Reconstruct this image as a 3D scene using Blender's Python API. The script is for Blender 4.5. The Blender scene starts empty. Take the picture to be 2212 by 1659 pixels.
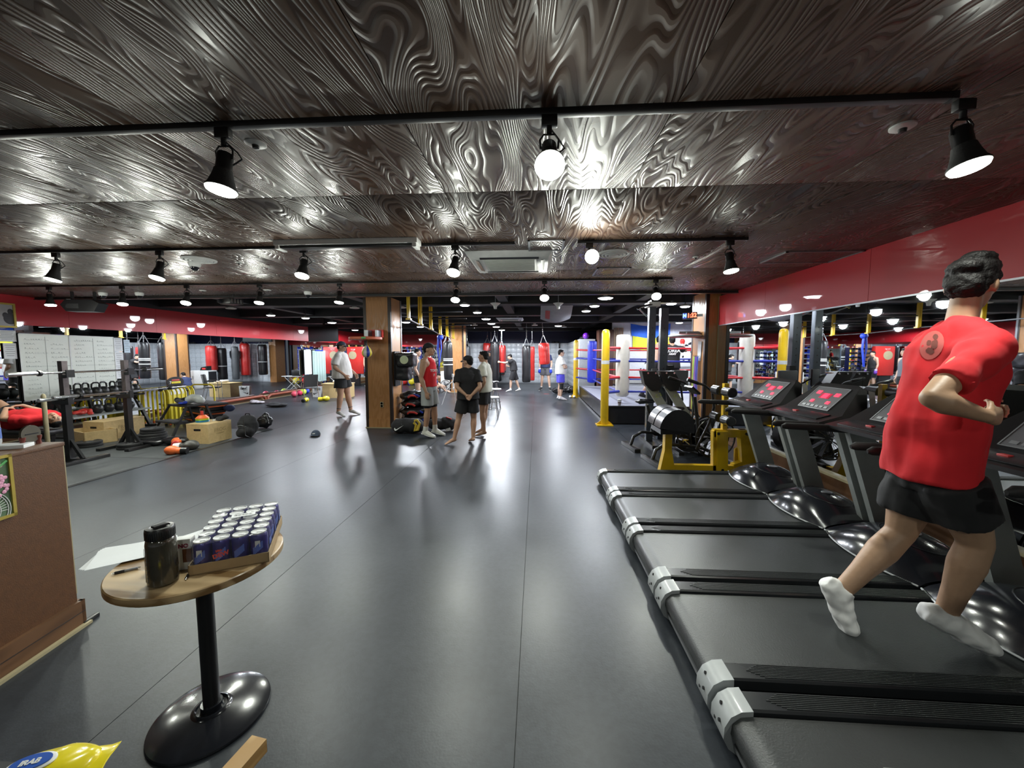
import bpy, bmesh, math, random
from mathutils import Vector, Matrix, Euler, noise
PI = math.pi; R = math.radians
random.seed(7)
SC = bpy.context.scene
COL = SC.collection
# ---------------------------------------------------------------- camera
FPX = 831.0; YAW = R(3.65); PITCH = R(4.44); CH = 1.6
cam_d = bpy.data.cameras.new('camera'); cam = bpy.data.objects.new('camera', cam_d); COL.objects.link(cam)
cam_d.sensor_width = 36.0; cam_d.lens = 36.0 * FPX / 2212.0
cam_d.clip_start = 0.05; cam_d.clip_end = 200
cam.location = (0, 0, CH); cam.rotation_euler = (R(90) - PITCH, 0, YAW)
SC.camera = cam
# ---------------------------------------------------------------- world, exposure, area light
w = bpy.data.worlds.new('world'); SC.world = w; w.use_nodes = True
w.node_tree.nodes['Background'].inputs[0].default_value = (0.75, 0.85, 1.0, 1)
w.node_tree.nodes['Background'].inputs[1].default_value = 0.10
SC.view_settings.view_transform = 'Standard'
SC.view_settings.look = 'None'
SC.view_settings.gamma = 1.0
SC.view_settings.use_curve_mapping = False
SC.view_settings.exposure = 0.0
try:
    SC.cycles.max_bounces = 7; SC.cycles.diffuse_bounces = 3; SC.cycles.glossy_bounces = 5
    SC.cycles.transmission_bounces = 5; SC.cycles.transparent_max_bounces = 6
    SC.cycles.caustics_reflective = False; SC.cycles.caustics_refractive = False
    SC.cycles.sample_clamp_indirect = 6.0
except Exception: pass
LAMP_W = 25.0       # watts of each ceiling spotlight
DOWN_W = 165.0       # watts of each ceiling downlight in the far hall
# ---------------------------------------------------------------- pixel -> world (2212 x 1659 frame)
_M = cam.rotation_euler.to_matrix()
def ray(px, py): return (_M @ Vector(((px - 1106.0) / FPX, -(py - 829.5) / FPX, -1.0))).normalized()
C0 = Vector((0, 0, CH))
def G(px, py, z=0.0):
    d = ray(px, py); return C0 + d * ((z - CH) / d.z)
def AT(px, py, Y):
    d = ray(px, py); return C0 + d * (Y / d.y)
def WX(px, py, X):
    d = ray(px, py); return C0 + d * (X / d.x)
# ---------------------------------------------------------------- objects
def tag(o, label=None, cat=None, group=None, kind=None):
    if label: o['label'] = label
    if cat: o['category'] = cat
    if group: o['group'] = group
    if kind: o['kind'] = kind
    return o
def thing(name, label, cat, loc=(0, 0, 0), rz=0.0, group=None, rot=None):
    o = bpy.data.objects.new(name, None); COL.objects.link(o)
    o.location = loc; o.rotation_euler = rot if rot else (0, 0, rz); o.empty_display_size = 0.1
    return tag(o, label, cat, group)
def obj(name, mb, m, parent=None, loc=None, rot=None, smooth=None):
    me = mb.mesh(name, smooth) if isinstance(mb, MB) else mb
    o = bpy.data.objects.new(name, me); COL.objects.link(o)
    if m is not None and not me.materials: me.materials.append(m)
    if parent is not None: o.parent = parent
    if loc is not None: o.location = loc
    if rot is not None: o.rotation_euler = rot
    return o
def copy_tree(o, parent=None):
    c = o.copy(); COL.objects.link(c); c.parent = parent
    for ch in o.children: copy_tree(ch, c)
    return c
def dup(o, loc, rz=None, label=None, group=None, rot=None):
    c = copy_tree(o); c.location = loc
    if rz is not None: c.rotation_euler = (0, 0, rz)
    if rot is not None: c.rotation_euler = rot
    if label: c['label'] = label
    if group: c['group'] = group
    return c
def struct(name, mb, m, parent=None, **k):
    o = obj(name, mb, m, parent, **k)
    if parent is None: o['kind'] = 'structure'
    return o
# ---------------------------------------------------------------- mesh builder
def frame_from(d, up=None):
    d = d.normalized(); u = up or (Vector((0, 0, 1)) if abs(d.z) < .95 else Vector((0, 1, 0)))
    x = u.cross(d)
    if x.length < 1e-6: x = Vector((1, 0, 0)).cross(d)
    x.normalize(); y = d.cross(x); return x, y, d
class MB:
    def __init__(s): s.bm = bmesh.new()
    def _add(s, vs, fs, M=None):
        bv = [s.bm.verts.new(M @ Vector(v) if M else v) for v in vs]
        for f in fs:
            try: s.bm.faces.new([bv[i] for i in f])
            except ValueError: pass
        return s
    def box(s, c, d, rz=0, rot=None, bev=0.0):
        x, y, z = d[0] / 2, d[1] / 2, d[2] / 2
        M = Matrix.Translation(c) @ (Euler(rot).to_matrix().to_4x4() if rot else Matrix.Rotation(rz, 4, 'Z'))
        if bev <= 0:
            vs = [(i * x, j * y, k * z) for i in (-1, 1) for j in (-1, 1) for k in (-1, 1)]
            return s._add(vs, [(0, 1, 3, 2), (4, 6, 7, 5), (0, 4, 5, 1), (2, 3, 7, 6), (0, 2, 6, 4), (1, 5, 7, 3)], M)
        b = min(bev, x * .99, y * .99, z * .99); vs = []; idx = {}
        t = bmesh.new(); bmesh.ops.create_cube(t, size=1.0)
        for v in t.verts: v.co = Vector((v.co.x * 2 * x, v.co.y * 2 * y, v.co.z * 2 * z))
        bmesh.ops.bevel(t, geom=list(t.edges) + list(t.verts), offset=b, segments=2, profile=.6, affect='EDGES')
        t.verts.index_update()
        s._add([v.co.copy() for v in t.verts], [[v.index for v in f.verts] for f in t.faces], M); t.free()
        return s
    def bx(s, a, b, bev=0.0):
        return s.box([(a[i] + b[i]) / 2 for i in range(3)], [abs(b[i] - a[i]) for i in range(3)], bev=bev)
    def cyl(s, a, b, r, r2=None, n=16, cap=True):
        a = Vector(a); b = Vector(b); r2 = r if r2 is None else r2
        x, y, d = frame_from(b - a); vs = []
        for p, q in ((a, r), (b, r2)):
            for i in range(n):
                t = 2 * PI * i / n; vs.append(p + x * math.cos(t) * q + y * math.sin(t) * q)
        fs = [(i, (i + 1) % n, n + (i + 1) % n, n + i) for i in range(n)]
        if cap: fs += [tuple(range(n))[::-1], tuple(range(n, 2 * n))]
        return s._add(vs, fs)
    def tube(s, pts, rs, n=10, up=None, closed=False, cap=True):
        """swept tube; rs: float, list of float or list of (rx, ry)"""
        P = [Vector(p) for p in pts]; m = len(P)
        if not isinstance(rs, (list, tuple)): rs = [rs] * m
        elif isinstance(rs, tuple): rs = [rs] * m
        vs = []; px = None
        for i in range(m):
            if closed: d = P[(i + 1) % m] - P[i - 1]
            else: d = P[min(i + 1, m - 1)] - P[max(i - 1, 0)]
            d.normalize()
            if px is None:
                x, y, _ = frame_from(d, Vector(up) if up else None)
            else:
                x = px - d * px.dot(d)
                if x.length < 1e-5: x, y, _ = frame_from(d)
                x.normalize(); y = d.cross(x)
            px = x; q = rs[i]; rx, ry = (q, q) if not isinstance(q, (tuple, list)) else q
            for k in range(n):
                t = 2 * PI * k / n; vs.append(P[i] + x * math.cos(t) * rx + y * math.sin(t) * ry)
        fs = []
        for i in range(m if closed else m - 1):
            a = i * n; b = ((i + 1) % m) * n
            for k in range(n): fs.append((a + k, a + (k + 1) % n, b + (k + 1) % n, b + k))
        if cap and not closed: fs += [tuple(range(n))[::-1], tuple(range((m - 1) * n, m * n))]
        return s._add(vs, fs)
    def lathe(s, prof, n=32, M=None, c=(0, 0, 0)):
        """prof: list of (r, z)"""
        vs = []; fs = []; c = Vector(c); m = len(prof)
        for r, z in prof:
            for k in range(n):
                t = 2 * PI * k / n; vs.append(c + Vector((r * math.cos(t), r * math.sin(t), z)))
        for i in range(m - 1):
            for k in range(n): fs.append((i * n + k, i * n + (k + 1) % n, (i + 1) * n + (k + 1) % n, (i + 1) * n + k))
        if prof[0][0] > 1e-5: fs.append(tuple(range(n))[::-1])
        if prof[-1][0] > 1e-5: fs.append(tuple(range((m - 1) * n, m * n)))
        return s._add(vs, fs, M)
    def ell(s, c, r, rot=None, nu=16, nv=10, M=None):
        Mx = M if M is not None else Matrix.Translation(c) @ (Euler(rot).to_matrix().to_4x4() if rot else Matrix())
        vs = [(0, 0, r[2])]; fs = []
        for j in range(1, nv):
            a = PI * j / nv
            for i in range(nu):
                t = 2 * PI * i / nu; vs.append((r[0] * math.sin(a) * math.cos(t), r[1] * math.sin(a) * math.sin(t), r[2] * math.cos(a)))
        vs.append((0, 0, -r[2])); L = len(vs) - 1
        for i in range(nu): fs.append((0, 1 + i, 1 + (i + 1) % nu))
        for j in range(nv - 2):
            a = 1 + j * nu; b = a + nu
            for i in range(nu): fs.append((a + i, b + i, b + (i + 1) % nu, a + (i + 1) % nu))
        a = 1 + (nv - 2) * nu
        for i in range(nu): fs.append((L, a + (i + 1) % nu, a + i))
        return s._add(vs, fs, Mx)
    def prism(s, poly, a, b, axis='z', M=None):
        """extrude 2-D polygon between a and b on an axis"""
        n = len(poly); vs = []
        for h in (a, b):
            for (u, v) in poly:
                vs.append({'z': (u, v, h), 'y': (u, h, v), 'x': (h, u, v)}[axis])
        fs = [tuple(range(n))[::-1], tuple(range(n, 2 * n))] + [(i, (i + 1) % n, n + (i + 1) % n, n + i) for i in range(n)]
        return s._add(vs, fs, M)
    def grid(s, f, nu, nv):
        vs = [f(i / (nu - 1), j / (nv - 1)) for j in range(nv) for i in range(nu)]
        return s._add(vs, [(j * nu + i, j * nu + i + 1, (j + 1) * nu + i + 1, (j + 1) * nu + i) for j in range(nv - 1) for i in range(nu - 1)])
    def quad(s, *p): return s._add(list(p), [tuple(range(len(p)))])
    def noisy(s, amp, sc, seed=0):
        for v in s.bm.verts:
            p = v.co * sc + Vector((seed * 3.1, seed * 1.7, seed))
            v.co += noise.noise_vector(p) * amp
        return s
    def mesh(s, name, smooth=None):
        bm = s.bm
        bmesh.ops.recalc_face_normals(bm, faces=bm.faces)
        me = bpy.data.meshes.new(name); bm.to_mesh(me); bm.free()
        if smooth is None: smooth = 40
        if smooth:
            me.polygons.foreach_set('use_smooth', [True] * len(me.polygons))
            if smooth < 180:
                try: me.set_sharp_from_angle(angle=R(smooth))
                except Exception: pass
        return me
def displace(me, fn):
    n = len(me.vertices); co = [0.0] * (3 * n); no = [0.0] * (3 * n)
    me.vertices.foreach_get('co', co); me.vertices.foreach_get('normal', no)
    for i in range(n):
        p = Vector(co[3 * i:3 * i + 3]); d = fn(p)
        for k in range(3): co[3 * i + k] += no[3 * i + k] * d
    me.vertices.foreach_set('co', co); me.update()
SC2 = bpy.data.scenes.new('work')
def evalmesh(o):
    SC2.collection.objects.link(o); vl = SC2.view_layers[0]; vl.update(); dg = vl.depsgraph
    me = bpy.data.meshes.new_from_object(o.evaluated_get(dg)); SC2.collection.objects.unlink(o); return me
def remesh(mb, voxel, smooth=3, name='body', post=None):
    me = mb.mesh('tmp', 0); o = bpy.data.objects.new('tmp', me)
    m = o.modifiers.new('r', 'REMESH'); m.mode = 'VOXEL'; m.voxel_size = voxel
    if smooth: q = o.modifiers.new('s', 'SMOOTH'); q.factor = 0.5; q.iterations = smooth
    out = evalmesh(o)
    bpy.data.objects.remove(o); bpy.data.meshes.remove(me)
    out.name = name; out.materials.clear()
    if post: post(out)
    out.polygons.foreach_set('use_smooth', [True] * len(out.polygons))
    return out
def text_mb(txt, size, depth=0.002, align='CENTER', bold=0.0):
    cu = bpy.data.curves.new('t', 'FONT'); cu.body = txt; cu.size = size; cu.extrude = depth; cu.offset = bold
    cu.align_x = align; cu.align_y = 'CENTER'; cu.resolution_u = 3
    o = bpy.data.objects.new('t', cu)
    me = evalmesh(o); bpy.data.objects.remove(o); bpy.data.curves.remove(cu)
    me.materials.clear(); return me
# ---------------------------------------------------------------- materials
MATS = {}
def mat(name, col, rough=0.5, metal=0.0, var=0.06, nsc=14.0, bump=0.0, bsc=60.0, coat=0.0, emit=None, es=0.0, alpha=None, trans=0.0, spec=None, sheen=0.0):
    if name in MATS: return MATS[name]
    m = bpy.data.materials.new(name); m.use_nodes = True; nt = m.node_tree; N = nt.nodes; L = nt.links
    b = N['Principled BSDF']; MATS[name] = m
    b.inputs['Roughness'].default_value = rough; b.inputs['Metallic'].default_value = metal
    b.inputs['Coat Weight'].default_value = coat; b.inputs['Coat Roughness'].default_value = 0.08
    if spec is not None: b.inputs['Specular IOR Level'].default_value = spec
    if sheen: b.inputs['Sheen Weight'].default_value = sheen
    if trans: b.inputs['Transmission Weight'].default_value = trans
    if alpha is not None: b.inputs['Alpha'].default_value = alpha
    tc = N.new('ShaderNodeTexCoord'); nz = N.new('ShaderNodeTexNoise'); nz.inputs['Scale'].default_value = nsc; nz.inputs['Detail'].default_value = 4
    L.new(tc.outputs['Object'], nz.inputs['Vector'])
    if var:
        mx = N.new('ShaderNodeMix'); mx.data_type = 'RGBA'
        mx.inputs['A'].default_value = tuple(max(0, c * (1 - var * 2.2)) for c in col) + (1,)
        mx.inputs['B'].default_value = tuple(min(1, c * (1 + var * 2.2)) for c in col) + (1,)
        L.new(nz.outputs['Fac'], mx.inputs['Factor']); L.new(mx.outputs['Result'], b.inputs['Base Color'])
    else: b.inputs['Base Color'].default_value = tuple(col) + (1,)
    if bump:
        n2 = N.new('ShaderNodeTexNoise'); n2.inputs['Scale'].default_value = bsc; n2.inputs['Detail'].default_value = 3
        L.new(tc.outputs['Object'], n2.inputs['Vector'])
        bp = N.new('ShaderNodeBump'); bp.inputs['Strength'].default_value = bump; bp.inputs['Distance'].default_value = 0.01
        L.new(n2.outputs['Fac'], bp.inputs['Height']); L.new(bp.outputs['Normal'], b.inputs['Normal'])
    if emit is not None:
        b.inputs['Emission Color'].default_value = tuple(emit) + (1,); b.inputs['Emission Strength'].default_value = es
    return m
def ramp(N, stops):
    r = N.new('ShaderNodeValToRGB'); e = r.color_ramp.elements
    while len(e) < len(stops): e.new(0.5)
    for k, (p, c) in enumerate(stops): e[k].position = p; e[k].color = tuple(c) + (1,) if len(c) == 3 else c
    return r
def grain_mat(name, dark, light, rough=0.3, dirn='Y', freq=9.0, bump=0.5, coat=0.0, sx=2.6, sy=0.55, rvar=0.1, lines=1.0):
    """cathedral plywood grain: contour lines of a stretched noise, varied per object"""
    m = bpy.data.materials.new(name); m.use_nodes = True; nt = m.node_tree; N = nt.nodes; L = nt.links; b = N['Principled BSDF']
    tc = N.new('ShaderNodeTexCoord'); oi = N.new('ShaderNodeObjectInfo')
    mp = N.new('ShaderNodeMapping'); s = {'X': (sy, sx, sx), 'Y': (sx, sy, sx), 'Z': (sx, sx, sy)}[dirn]; mp.inputs['Scale'].default_value = s
    ad = N.new('ShaderNodeVectorMath'); ad.operation = 'MULTIPLY_ADD'
    cx = N.new('ShaderNodeCombineXYZ'); L.new(oi.outputs['Random'], cx.inputs[0]); L.new(oi.outputs['Random'], cx.inputs[1]); L.new(oi.outputs['Random'], cx.inputs[2])
    L.new(cx.outputs[0], ad.inputs[0]); ad.inputs[1].default_value = (37, 53, 71); L.new(tc.outputs['Object'], ad.inputs[2])
    L.new(ad.outputs[0], mp.inputs['Vector'])
    nz = N.new('ShaderNodeTexNoise'); nz.inputs['Scale'].default_value = 1.0; nz.inputs['Detail'].default_value = 2.2; nz.inputs['Roughness'].default_value = 0.5; nz.inputs['Distortion'].default_value = 0.35
    L.new(mp.outputs[0], nz.inputs['Vector'])
    mu = N.new('ShaderNodeMath'); mu.operation = 'MULTIPLY'; mu.inputs[1].default_value = freq * 2 * PI; L.new(nz.outputs['Fac'], mu.inputs[0])
    si = N.new('ShaderNodeMath'); si.operation = 'SINE'; L.new(mu.outputs[0], si.inputs[0])
    mr = N.new('ShaderNodeMapRange'); mr.inputs['From Min'].default_value = -0.75; mr.inputs['From Max'].default_value = 0.75; L.new(si.outputs[0], mr.inputs['Value'])
    n3 = N.new('ShaderNodeTexNoise'); n3.inputs['Scale'].default_value = 1.6; L.new(tc.outputs['Object'], n3.inputs['Vector'])
    m3 = N.new('ShaderNodeMath'); m3.operation = 'MULTIPLY'; L.new(mr.outputs[0], m3.inputs[0]); L.new(n3.outputs['Fac'], m3.inputs[1])
    r = ramp(N, [(0.0, dark), (0.6 / max(lines, .01), light)]); L.new(m3.outputs[0], r.inputs['Fac']); L.new(r.outputs['Color'], b.inputs['Base Color'])
    b.inputs['Roughness'].default_value = rough; b.inputs['Coat Weight'].default_value = coat; b.inputs['Coat Roughness'].default_value = 0.15
    ro = N.new('ShaderNodeMapRange'); ro.inputs['To Min'].default_value = rough - rvar; ro.inputs['To Max'].default_value = rough + rvar; L.new(mr.outputs[0], ro.inputs['Value']); L.new(ro.outputs[0], b.inputs['Roughness'])
    bp = N.new('ShaderNodeBump'); bp.inputs['Strength'].default_value = bump; bp.inputs['Distance'].default_value = 0.004
    L.new(mr.outputs[0], bp.inputs['Height']); L.new(bp.outputs['Normal'], b.inputs['Normal'])
    MATS[name] = m; return m
def floor_mat():
    m = bpy.data.materials.new('vinyl'); m.use_nodes = True; nt = m.node_tree; N = nt.nodes; L = nt.links; b = N['Principled BSDF']
    tc = N.new('ShaderNodeTexCoord')
    n1 = N.new('ShaderNodeTexNoise'); n1.inputs['Scale'].default_value = 1.3; n1.inputs['Detail'].default_value = 6; n1.inputs['Roughness'].default_value = .65; L.new(tc.outputs['Object'], n1.inputs['Vector'])
    n2 = N.new('ShaderNodeTexNoise'); n2.inputs['Scale'].default_value = 28; n2.inputs['Detail'].default_value = 5; L.new(tc.outputs['Object'], n2.inputs['Vector'])
    r = ramp(N, [(0.3, (.022, .026, .032)), (0.7, (.040, .046, .056))]); L.new(n1.outputs['Fac'], r.inputs['Fac'])
    mx = N.new('ShaderNodeMix'); mx.data_type = 'RGBA'; mx.blend_type = 'MULTIPLY'; mx.inputs['Factor'].default_value = .35
    r2 = ramp(N, [(0.35, (.55, .55, .55)), (0.6, (1, 1, 1))]); L.new(n2.outputs['Fac'], r2.inputs['Fac'])
    L.new(r.outputs['Color'], mx.inputs['A']); L.new(r2.outputs['Color'], mx.inputs['B']); L.new(mx.outputs['Result'], b.inputs['Base Color'])
    mr = N.new('ShaderNodeMapRange'); mr.inputs['From Min'].default_value = .3; mr.inputs['From Max'].default_value = .7; mr.inputs['To Min'].default_value = .33; mr.inputs['To Max'].default_value = .39
    L.new(n1.outputs['Fac'], mr.inputs['Value']); L.new(mr.outputs[0], b.inputs['Roughness'])
    bp = N.new('ShaderNodeBump'); bp.inputs['Strength'].default_value = .12; bp.inputs['Distance'].default_value = .003
    n3 = N.new('ShaderNodeTexNoise'); n3.inputs['Scale'].default_value = 90; L.new(tc.outputs['Object'], n3.inputs['Vector']); L.new(n3.outputs['Fac'], bp.inputs['Height']); L.new(bp.outputs['Normal'], b.inputs['Normal'])
    b.inputs['Specular IOR Level'].default_value = .32
    return m
M_floor = floor_mat()
M_mat = mat('rubber_mat', (.040, .044, .046), .55, bump=.2, bsc=120)
M_ply = grain_mat('dark_plywood', (.056, .031, .020), (.106, .066, .045), .36, 'Y', 44, .65, sx=2.6, sy=.5); M_ply.node_tree.nodes['Principled BSDF'].inputs['Specular IOR Level'].default_value = .36
M_ceilblk = mat('black_paint', (.012, .013, .016), .45)
M_beam = mat('beam_paint', (.009, .0095, .012), .6)
M_wood = grain_mat('orange_wood', (.40, .19, .065), (.47, .23, .085), .42, 'Z', 9, .08, sx=6, sy=1.0)
M_trim = mat('dark_trim', (.035, .022, .018), .35)
M_counter = mat('counter_board', (.105, .042, .014), .55, var=.16, nsc=40, bump=.15, bsc=200)
M_cwood = grain_mat('counter_wood', (.10, .045, .018), (.15, .070, .030), .5, 'Y', 5, .1, sx=5, sy=.6)
M_cream = mat('cream_trim', (.42, .36, .22), .5)
M_red = mat('red_glass', (.50, .012, .022), .5, coat=1.0, var=.03, nsc=1.0); M_red.node_tree.nodes['Principled BSDF'].inputs['Coat Roughness'].default_value = .025
M_mirror = mat('mirror', (.86, .89, .90), .012, 1.0, var=0)
M_wall = mat('pale_wall', (.62, .66, .70), .7)
M_navy = mat('navy_paint', (.012, .020, .075), .5)
M_black = mat('black_plastic', (.012, .012, .013), .32)
M_blackm = mat('black_metal', (.016, .016, .017), .28, coat=.2)
M_gloss = mat('gloss_black', (.012, .013, .017), .17, coat=.2)
M_matte = mat('matte_black', (.014, .014, .015), .65, bump=.15, bsc=90)
M_leather = mat('black_leather', (.014, .014, .016), .28, bump=.25, bsc=16, coat=.15)
M_chrome = mat('chrome', (.72, .73, .74), .16, 1.0, var=.02)
M_steel = mat('grey_steel', (.30, .31, .33), .35, .7)
M_yel = mat('yellow_paint', (.72, .46, .012), .32, coat=.2)
M_yel2 = mat('lemon_yellow', (.75, .62, .03), .38, coat=.2)
M_white = mat('white_plastic', (.72, .73, .72), .4)
M_paper = mat('paper', (.80, .82, .84), .7, var=.02)
M_grey = mat('light_grey_plastic', (.40, .42, .43), .35, coat=.1)
M_post = mat('upright_grey', (.38, .41, .40), .38, .25, bump=.1, bsc=150)
M_belt = mat('belt_rubber', (.028, .031, .032), .38, bump=.12, bsc=140)
M_rail = mat('rail_plastic', (.022, .024, .027), .25)
M_led = mat('red_led', (.9, .02, .04), .4, emit=(1.0, .03, .07), es=3.0, var=0)
M_screen = mat('console_grey', (.10, .10, .11), .3)
M_blue = mat('royal_blue', (.025, .06, .50), .35)
M_redv = mat('red_vinyl', (.62, .035, .03), .28, bump=.15, bsc=14, coat=.2)
M_redp = mat('red_paint', (.60, .05, .04), .4)
M_ply2 = mat('light_plywood', (.58, .42, .20), .5, var=.10, nsc=30)
M_orange = mat('orange', (.80, .16, .04), .4)
M_green = mat('green', (.10, .42, .12), .45)
M_brownp = mat('brown_foam', (.26, .065, .035), .4)
M_cordm = mat('cord_black', (.01, .01, .01), .5)
M_skin = mat('skin', (.50, .29, .19), .48, var=.05, nsc=30)
M_skin2 = mat('skin_tan', (.44, .255, .16), .45, var=.05, nsc=30)
M_skin3 = mat('skin_pale', (.56, .36, .26), .5, var=.05, nsc=30)
M_hair = mat('black_hair', (.006, .005, .005), .6, bump=.5, bsc=130, spec=.25)
M_eye = mat('eye_white', (.75, .74, .72), .25)
M_lip = mat('lip', (.40, .13, .10), .4)
M_cloth = {}
def cloth(name, c, rough=.85, b=.25): return mat('cloth_' + name, c, rough, var=.06, nsc=6, bump=b, bsc=9, sheen=.03)
# ================================================================ room shell
XL, XR, YB, YN = -9.6, 3.42, 21.4, -3.6
ZW, ZB = 2.68, 2.78
YW = 6.87            # where the plywood ceiling stops
YR = 7.56            # far end of the right mirror wall
# floor
fl = struct('floor', MB().bx((XL - .2, YN - .2, -.12), (8.2, 22.8, -.012)), M_mat)
xs = [-5.62, -3.60, -1.84, -0.08, 1.70, 3.46, 5.2, 8.2]
for i in range(len(xs) - 1):
    obj('vinyl_sheet', MB().bx((xs[i] + .0018, YN - .2, -.012), (xs[i + 1] - .0018, 22.8, 0)), M_floor, fl)
obj('vinyl_sheet', MB().bx((XL, 7.754, -.012), (-5.624, 22.8, 0)), M_floor, fl)
for (y0, y1) in ((YN, 3.2), (3.2, 5.45), (5.45, 7.75)):
    obj('rubber_mat', MB().bx((XL, y0 + .004, -.012), (-5.66, y1 - .004, 0.008), bev=.003), M_mat, fl)
obj('edge_strip', MB().bx((-5.66, YN, -.012), (-5.60, 7.75, .006)), M_black, fl)
# ceiling : plywood sheets, black hall ceiling beyond
cl = struct('ceiling', MB().bx((XL - .2, YN - .2, ZW + .02), (8.2, YW, ZW + .2)), M_ceilblk)
pm = {}
xe = []; x = .6
while x > XL: x -= 1.22
while x < XR + 1.22: xe.append(x); x += 1.22
ye = [YN, -2.24, .2, 2.64, 5.08, YW]
for i in range(len(xe) - 1):
    a, b_ = max(xe[i], XL), min(xe[i + 1], XR)
    if b_ - a < .02: continue
    for j in range(len(ye) - 1):
        L_ = ye[j + 1] - ye[j]; W_ = b_ - a; key = (round(W_, 3), round(L_, 3))
        if key not in pm:
            pm[key] = MB().box((0, 0, 0), (W_ - .004, L_ - .004, .02), bev=.0015).mesh('plywood_sheet')
        obj('plywood_sheet', pm[key], M_ply, cl, loc=((a + b_) / 2, (ye[j] + ye[j + 1]) / 2, ZW + .008 + random.uniform(-.0015, .0015)))
obj('edge_board', MB().bx((XL, YW, ZW - .035), (8.2, YW + .05, ZW + .2)), M_beam, cl)
obj('edge_lip', MB().bx((XL, YW - .015, ZW - .045), (8.2, YW + .065, ZW - .033)), M_trim, cl)
obj('hall_ceiling', MB().bx((XL - .2, YW + .05, ZB + .25), (8.2, 22.8, ZB + .4)), M_ceilblk, cl)
for y in (9.3, 12.0, 14.7, 17.4, 20.1):
    obj('ceiling_beam', MB().bx((XL, y, ZB + .02), (8.2, y + .4, ZB + .26)), M_beam, cl)
for x in (-7.3, -4.2, -.9, 2.3):
    obj('ceiling_joist', MB().bx((x, YW + .05, ZB + .06), (x + .22, 22.6, ZB + .25)), M_beam, cl)
# left wall: base board, mirror panels, red glass band
wl = struct('wall_left', MB().bx((XL - .25, YN, 0), (XL - .03, 22.4, ZB + .25)), M_trim)
obj('base_board', MB().bx((XL - .03, YN, 0), (XL + .05, 22.3, .13)), M_cwood, wl)
obj('base_trim', MB().bx((XL + .05, YN, 0), (XL + .075, 22.3, .022)), M_cream, wl)
obj('top_trim', MB().bx((XL - .03, YN, .13), (XL + .055, 22.3, .155)), M_cream, wl)
y = 1.9
ylist = [YN]
while y < 22: ylist.append(y); y += 1.83
ylist.append(22.3)
for i in range(len(ylist) - 1):
    obj('mirror_panel', MB().bx((XL - .03, ylist[i] + .002, .155), (XL, ylist[i + 1] - .002, 2.14)), M_mirror, wl)
    obj('red_glass_panel', MB().bx((XL - .03, ylist[i] + .002, 2.142), (XL + .004, ylist[i + 1] - .002, 2.735)), M_red, wl)
obj('black_fascia', MB().bx((XL - .03, YW, 2.737), (XL + .02, 22.3, ZB + .25)), M_beam, wl)
# right wall with mirrors
wr = struct('wall_right', MB().bx((XR + .03, YN, 0), (XR + .25, YR, ZB + .25)), M_trim)
obj('base_board', MB().bx((XR - .05, YN, 0), (XR + .03, YR, .20)), M_cwood, wr)
obj('top_trim', MB().bx((XR - .055, YN, .20), (XR + .03, YR, .225)), M_cream, wr)
yy = [YN, -1.2, .62, 2.44, 4.26, 6.08, YR]
for i in range(len(yy) - 1):
    obj('mirror_panel', MB().bx((XR, yy[i] + .002, .225), (XR + .03, yy[i + 1] - .002, 2.14)), M_mirror, wr)
    obj('red_glass_panel', MB().bx((XR - .004, yy[i] + .002, 2.142), (XR + .03, yy[i + 1] - .002, ZW)), M_red, wr)
obj('glass_strip', MB().bx((XR - .006, YN, 2.130), (XR + .0, YR, 2.145)), M_steel, wr)
obj('cream_edge', MB().bx((XR - .008, YR - .012, .22), (XR + .03, YR + .004, ZW)), M_cream, wr)
# back walls
wb = struct('wall_back', MB().bx((-4.3, YB + .5, 0), (8.2, YB + .7, ZB + .25)), M_navy)
obj('pillar_strip', MB().bx((-4.35, YB - .3, 0), (-3.96, YB + .5, ZB)), M_wood, wb)
wb2 = struct('wall_back', MB().bx((XL, 22.3, 0), (-4.3, 22.5, ZB + .25)), M_trim)
obj('base_board', MB().bx((XL, 22.22, 0), (-4.35, 22.3, .22)), M_wood, wb2)
for i in range(4):
    a = XL + i * 1.3
    obj('mirror_panel', MB().bx((a + .003, 22.28, .22), (a + 1.297, 22.3, 2.14)), M_mirror, wb2)
    obj('red_glass_panel', MB().bx((a + .003, 22.27, 2.142), (a + 1.297, 22.3, 2.735)), M_red, wb2)
wn = struct('wall_near', MB().bx((XL, YN - .2, 0), (XR + .2, YN, ZW)), M_wall)
obj('base_board', MB().bx((XL, YN, 0), (XR, YN + .03, .12)), M_cwood, wn)
# ring alcove
wa = struct('wall_alcove', MB().bx((8.0, YR, 0), (8.2, YB + .6, ZB + .25)), M_wall)
wk = struct('wall_alcove_near', MB().bx((XR + .2, YR - .2, 0), (8.2, YR, ZB + .25)), M_wall)
wc = struct('wall_ring', MB().bx((3.0, 15.6, 0), (8.0, 15.75, 2.86)), mat('white_wall', (.78, .80, .84), .6))
obj('lower_padding', MB().bx((3.02, 15.48, .45), (8.0, 15.6, .95), bev=.02), M_white, wc)
obj('upper_fascia', MB().bx((2.3, 15.5, 2.87), (8.0, 15.95, ZB + .25)), M_beam, wc)
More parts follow.
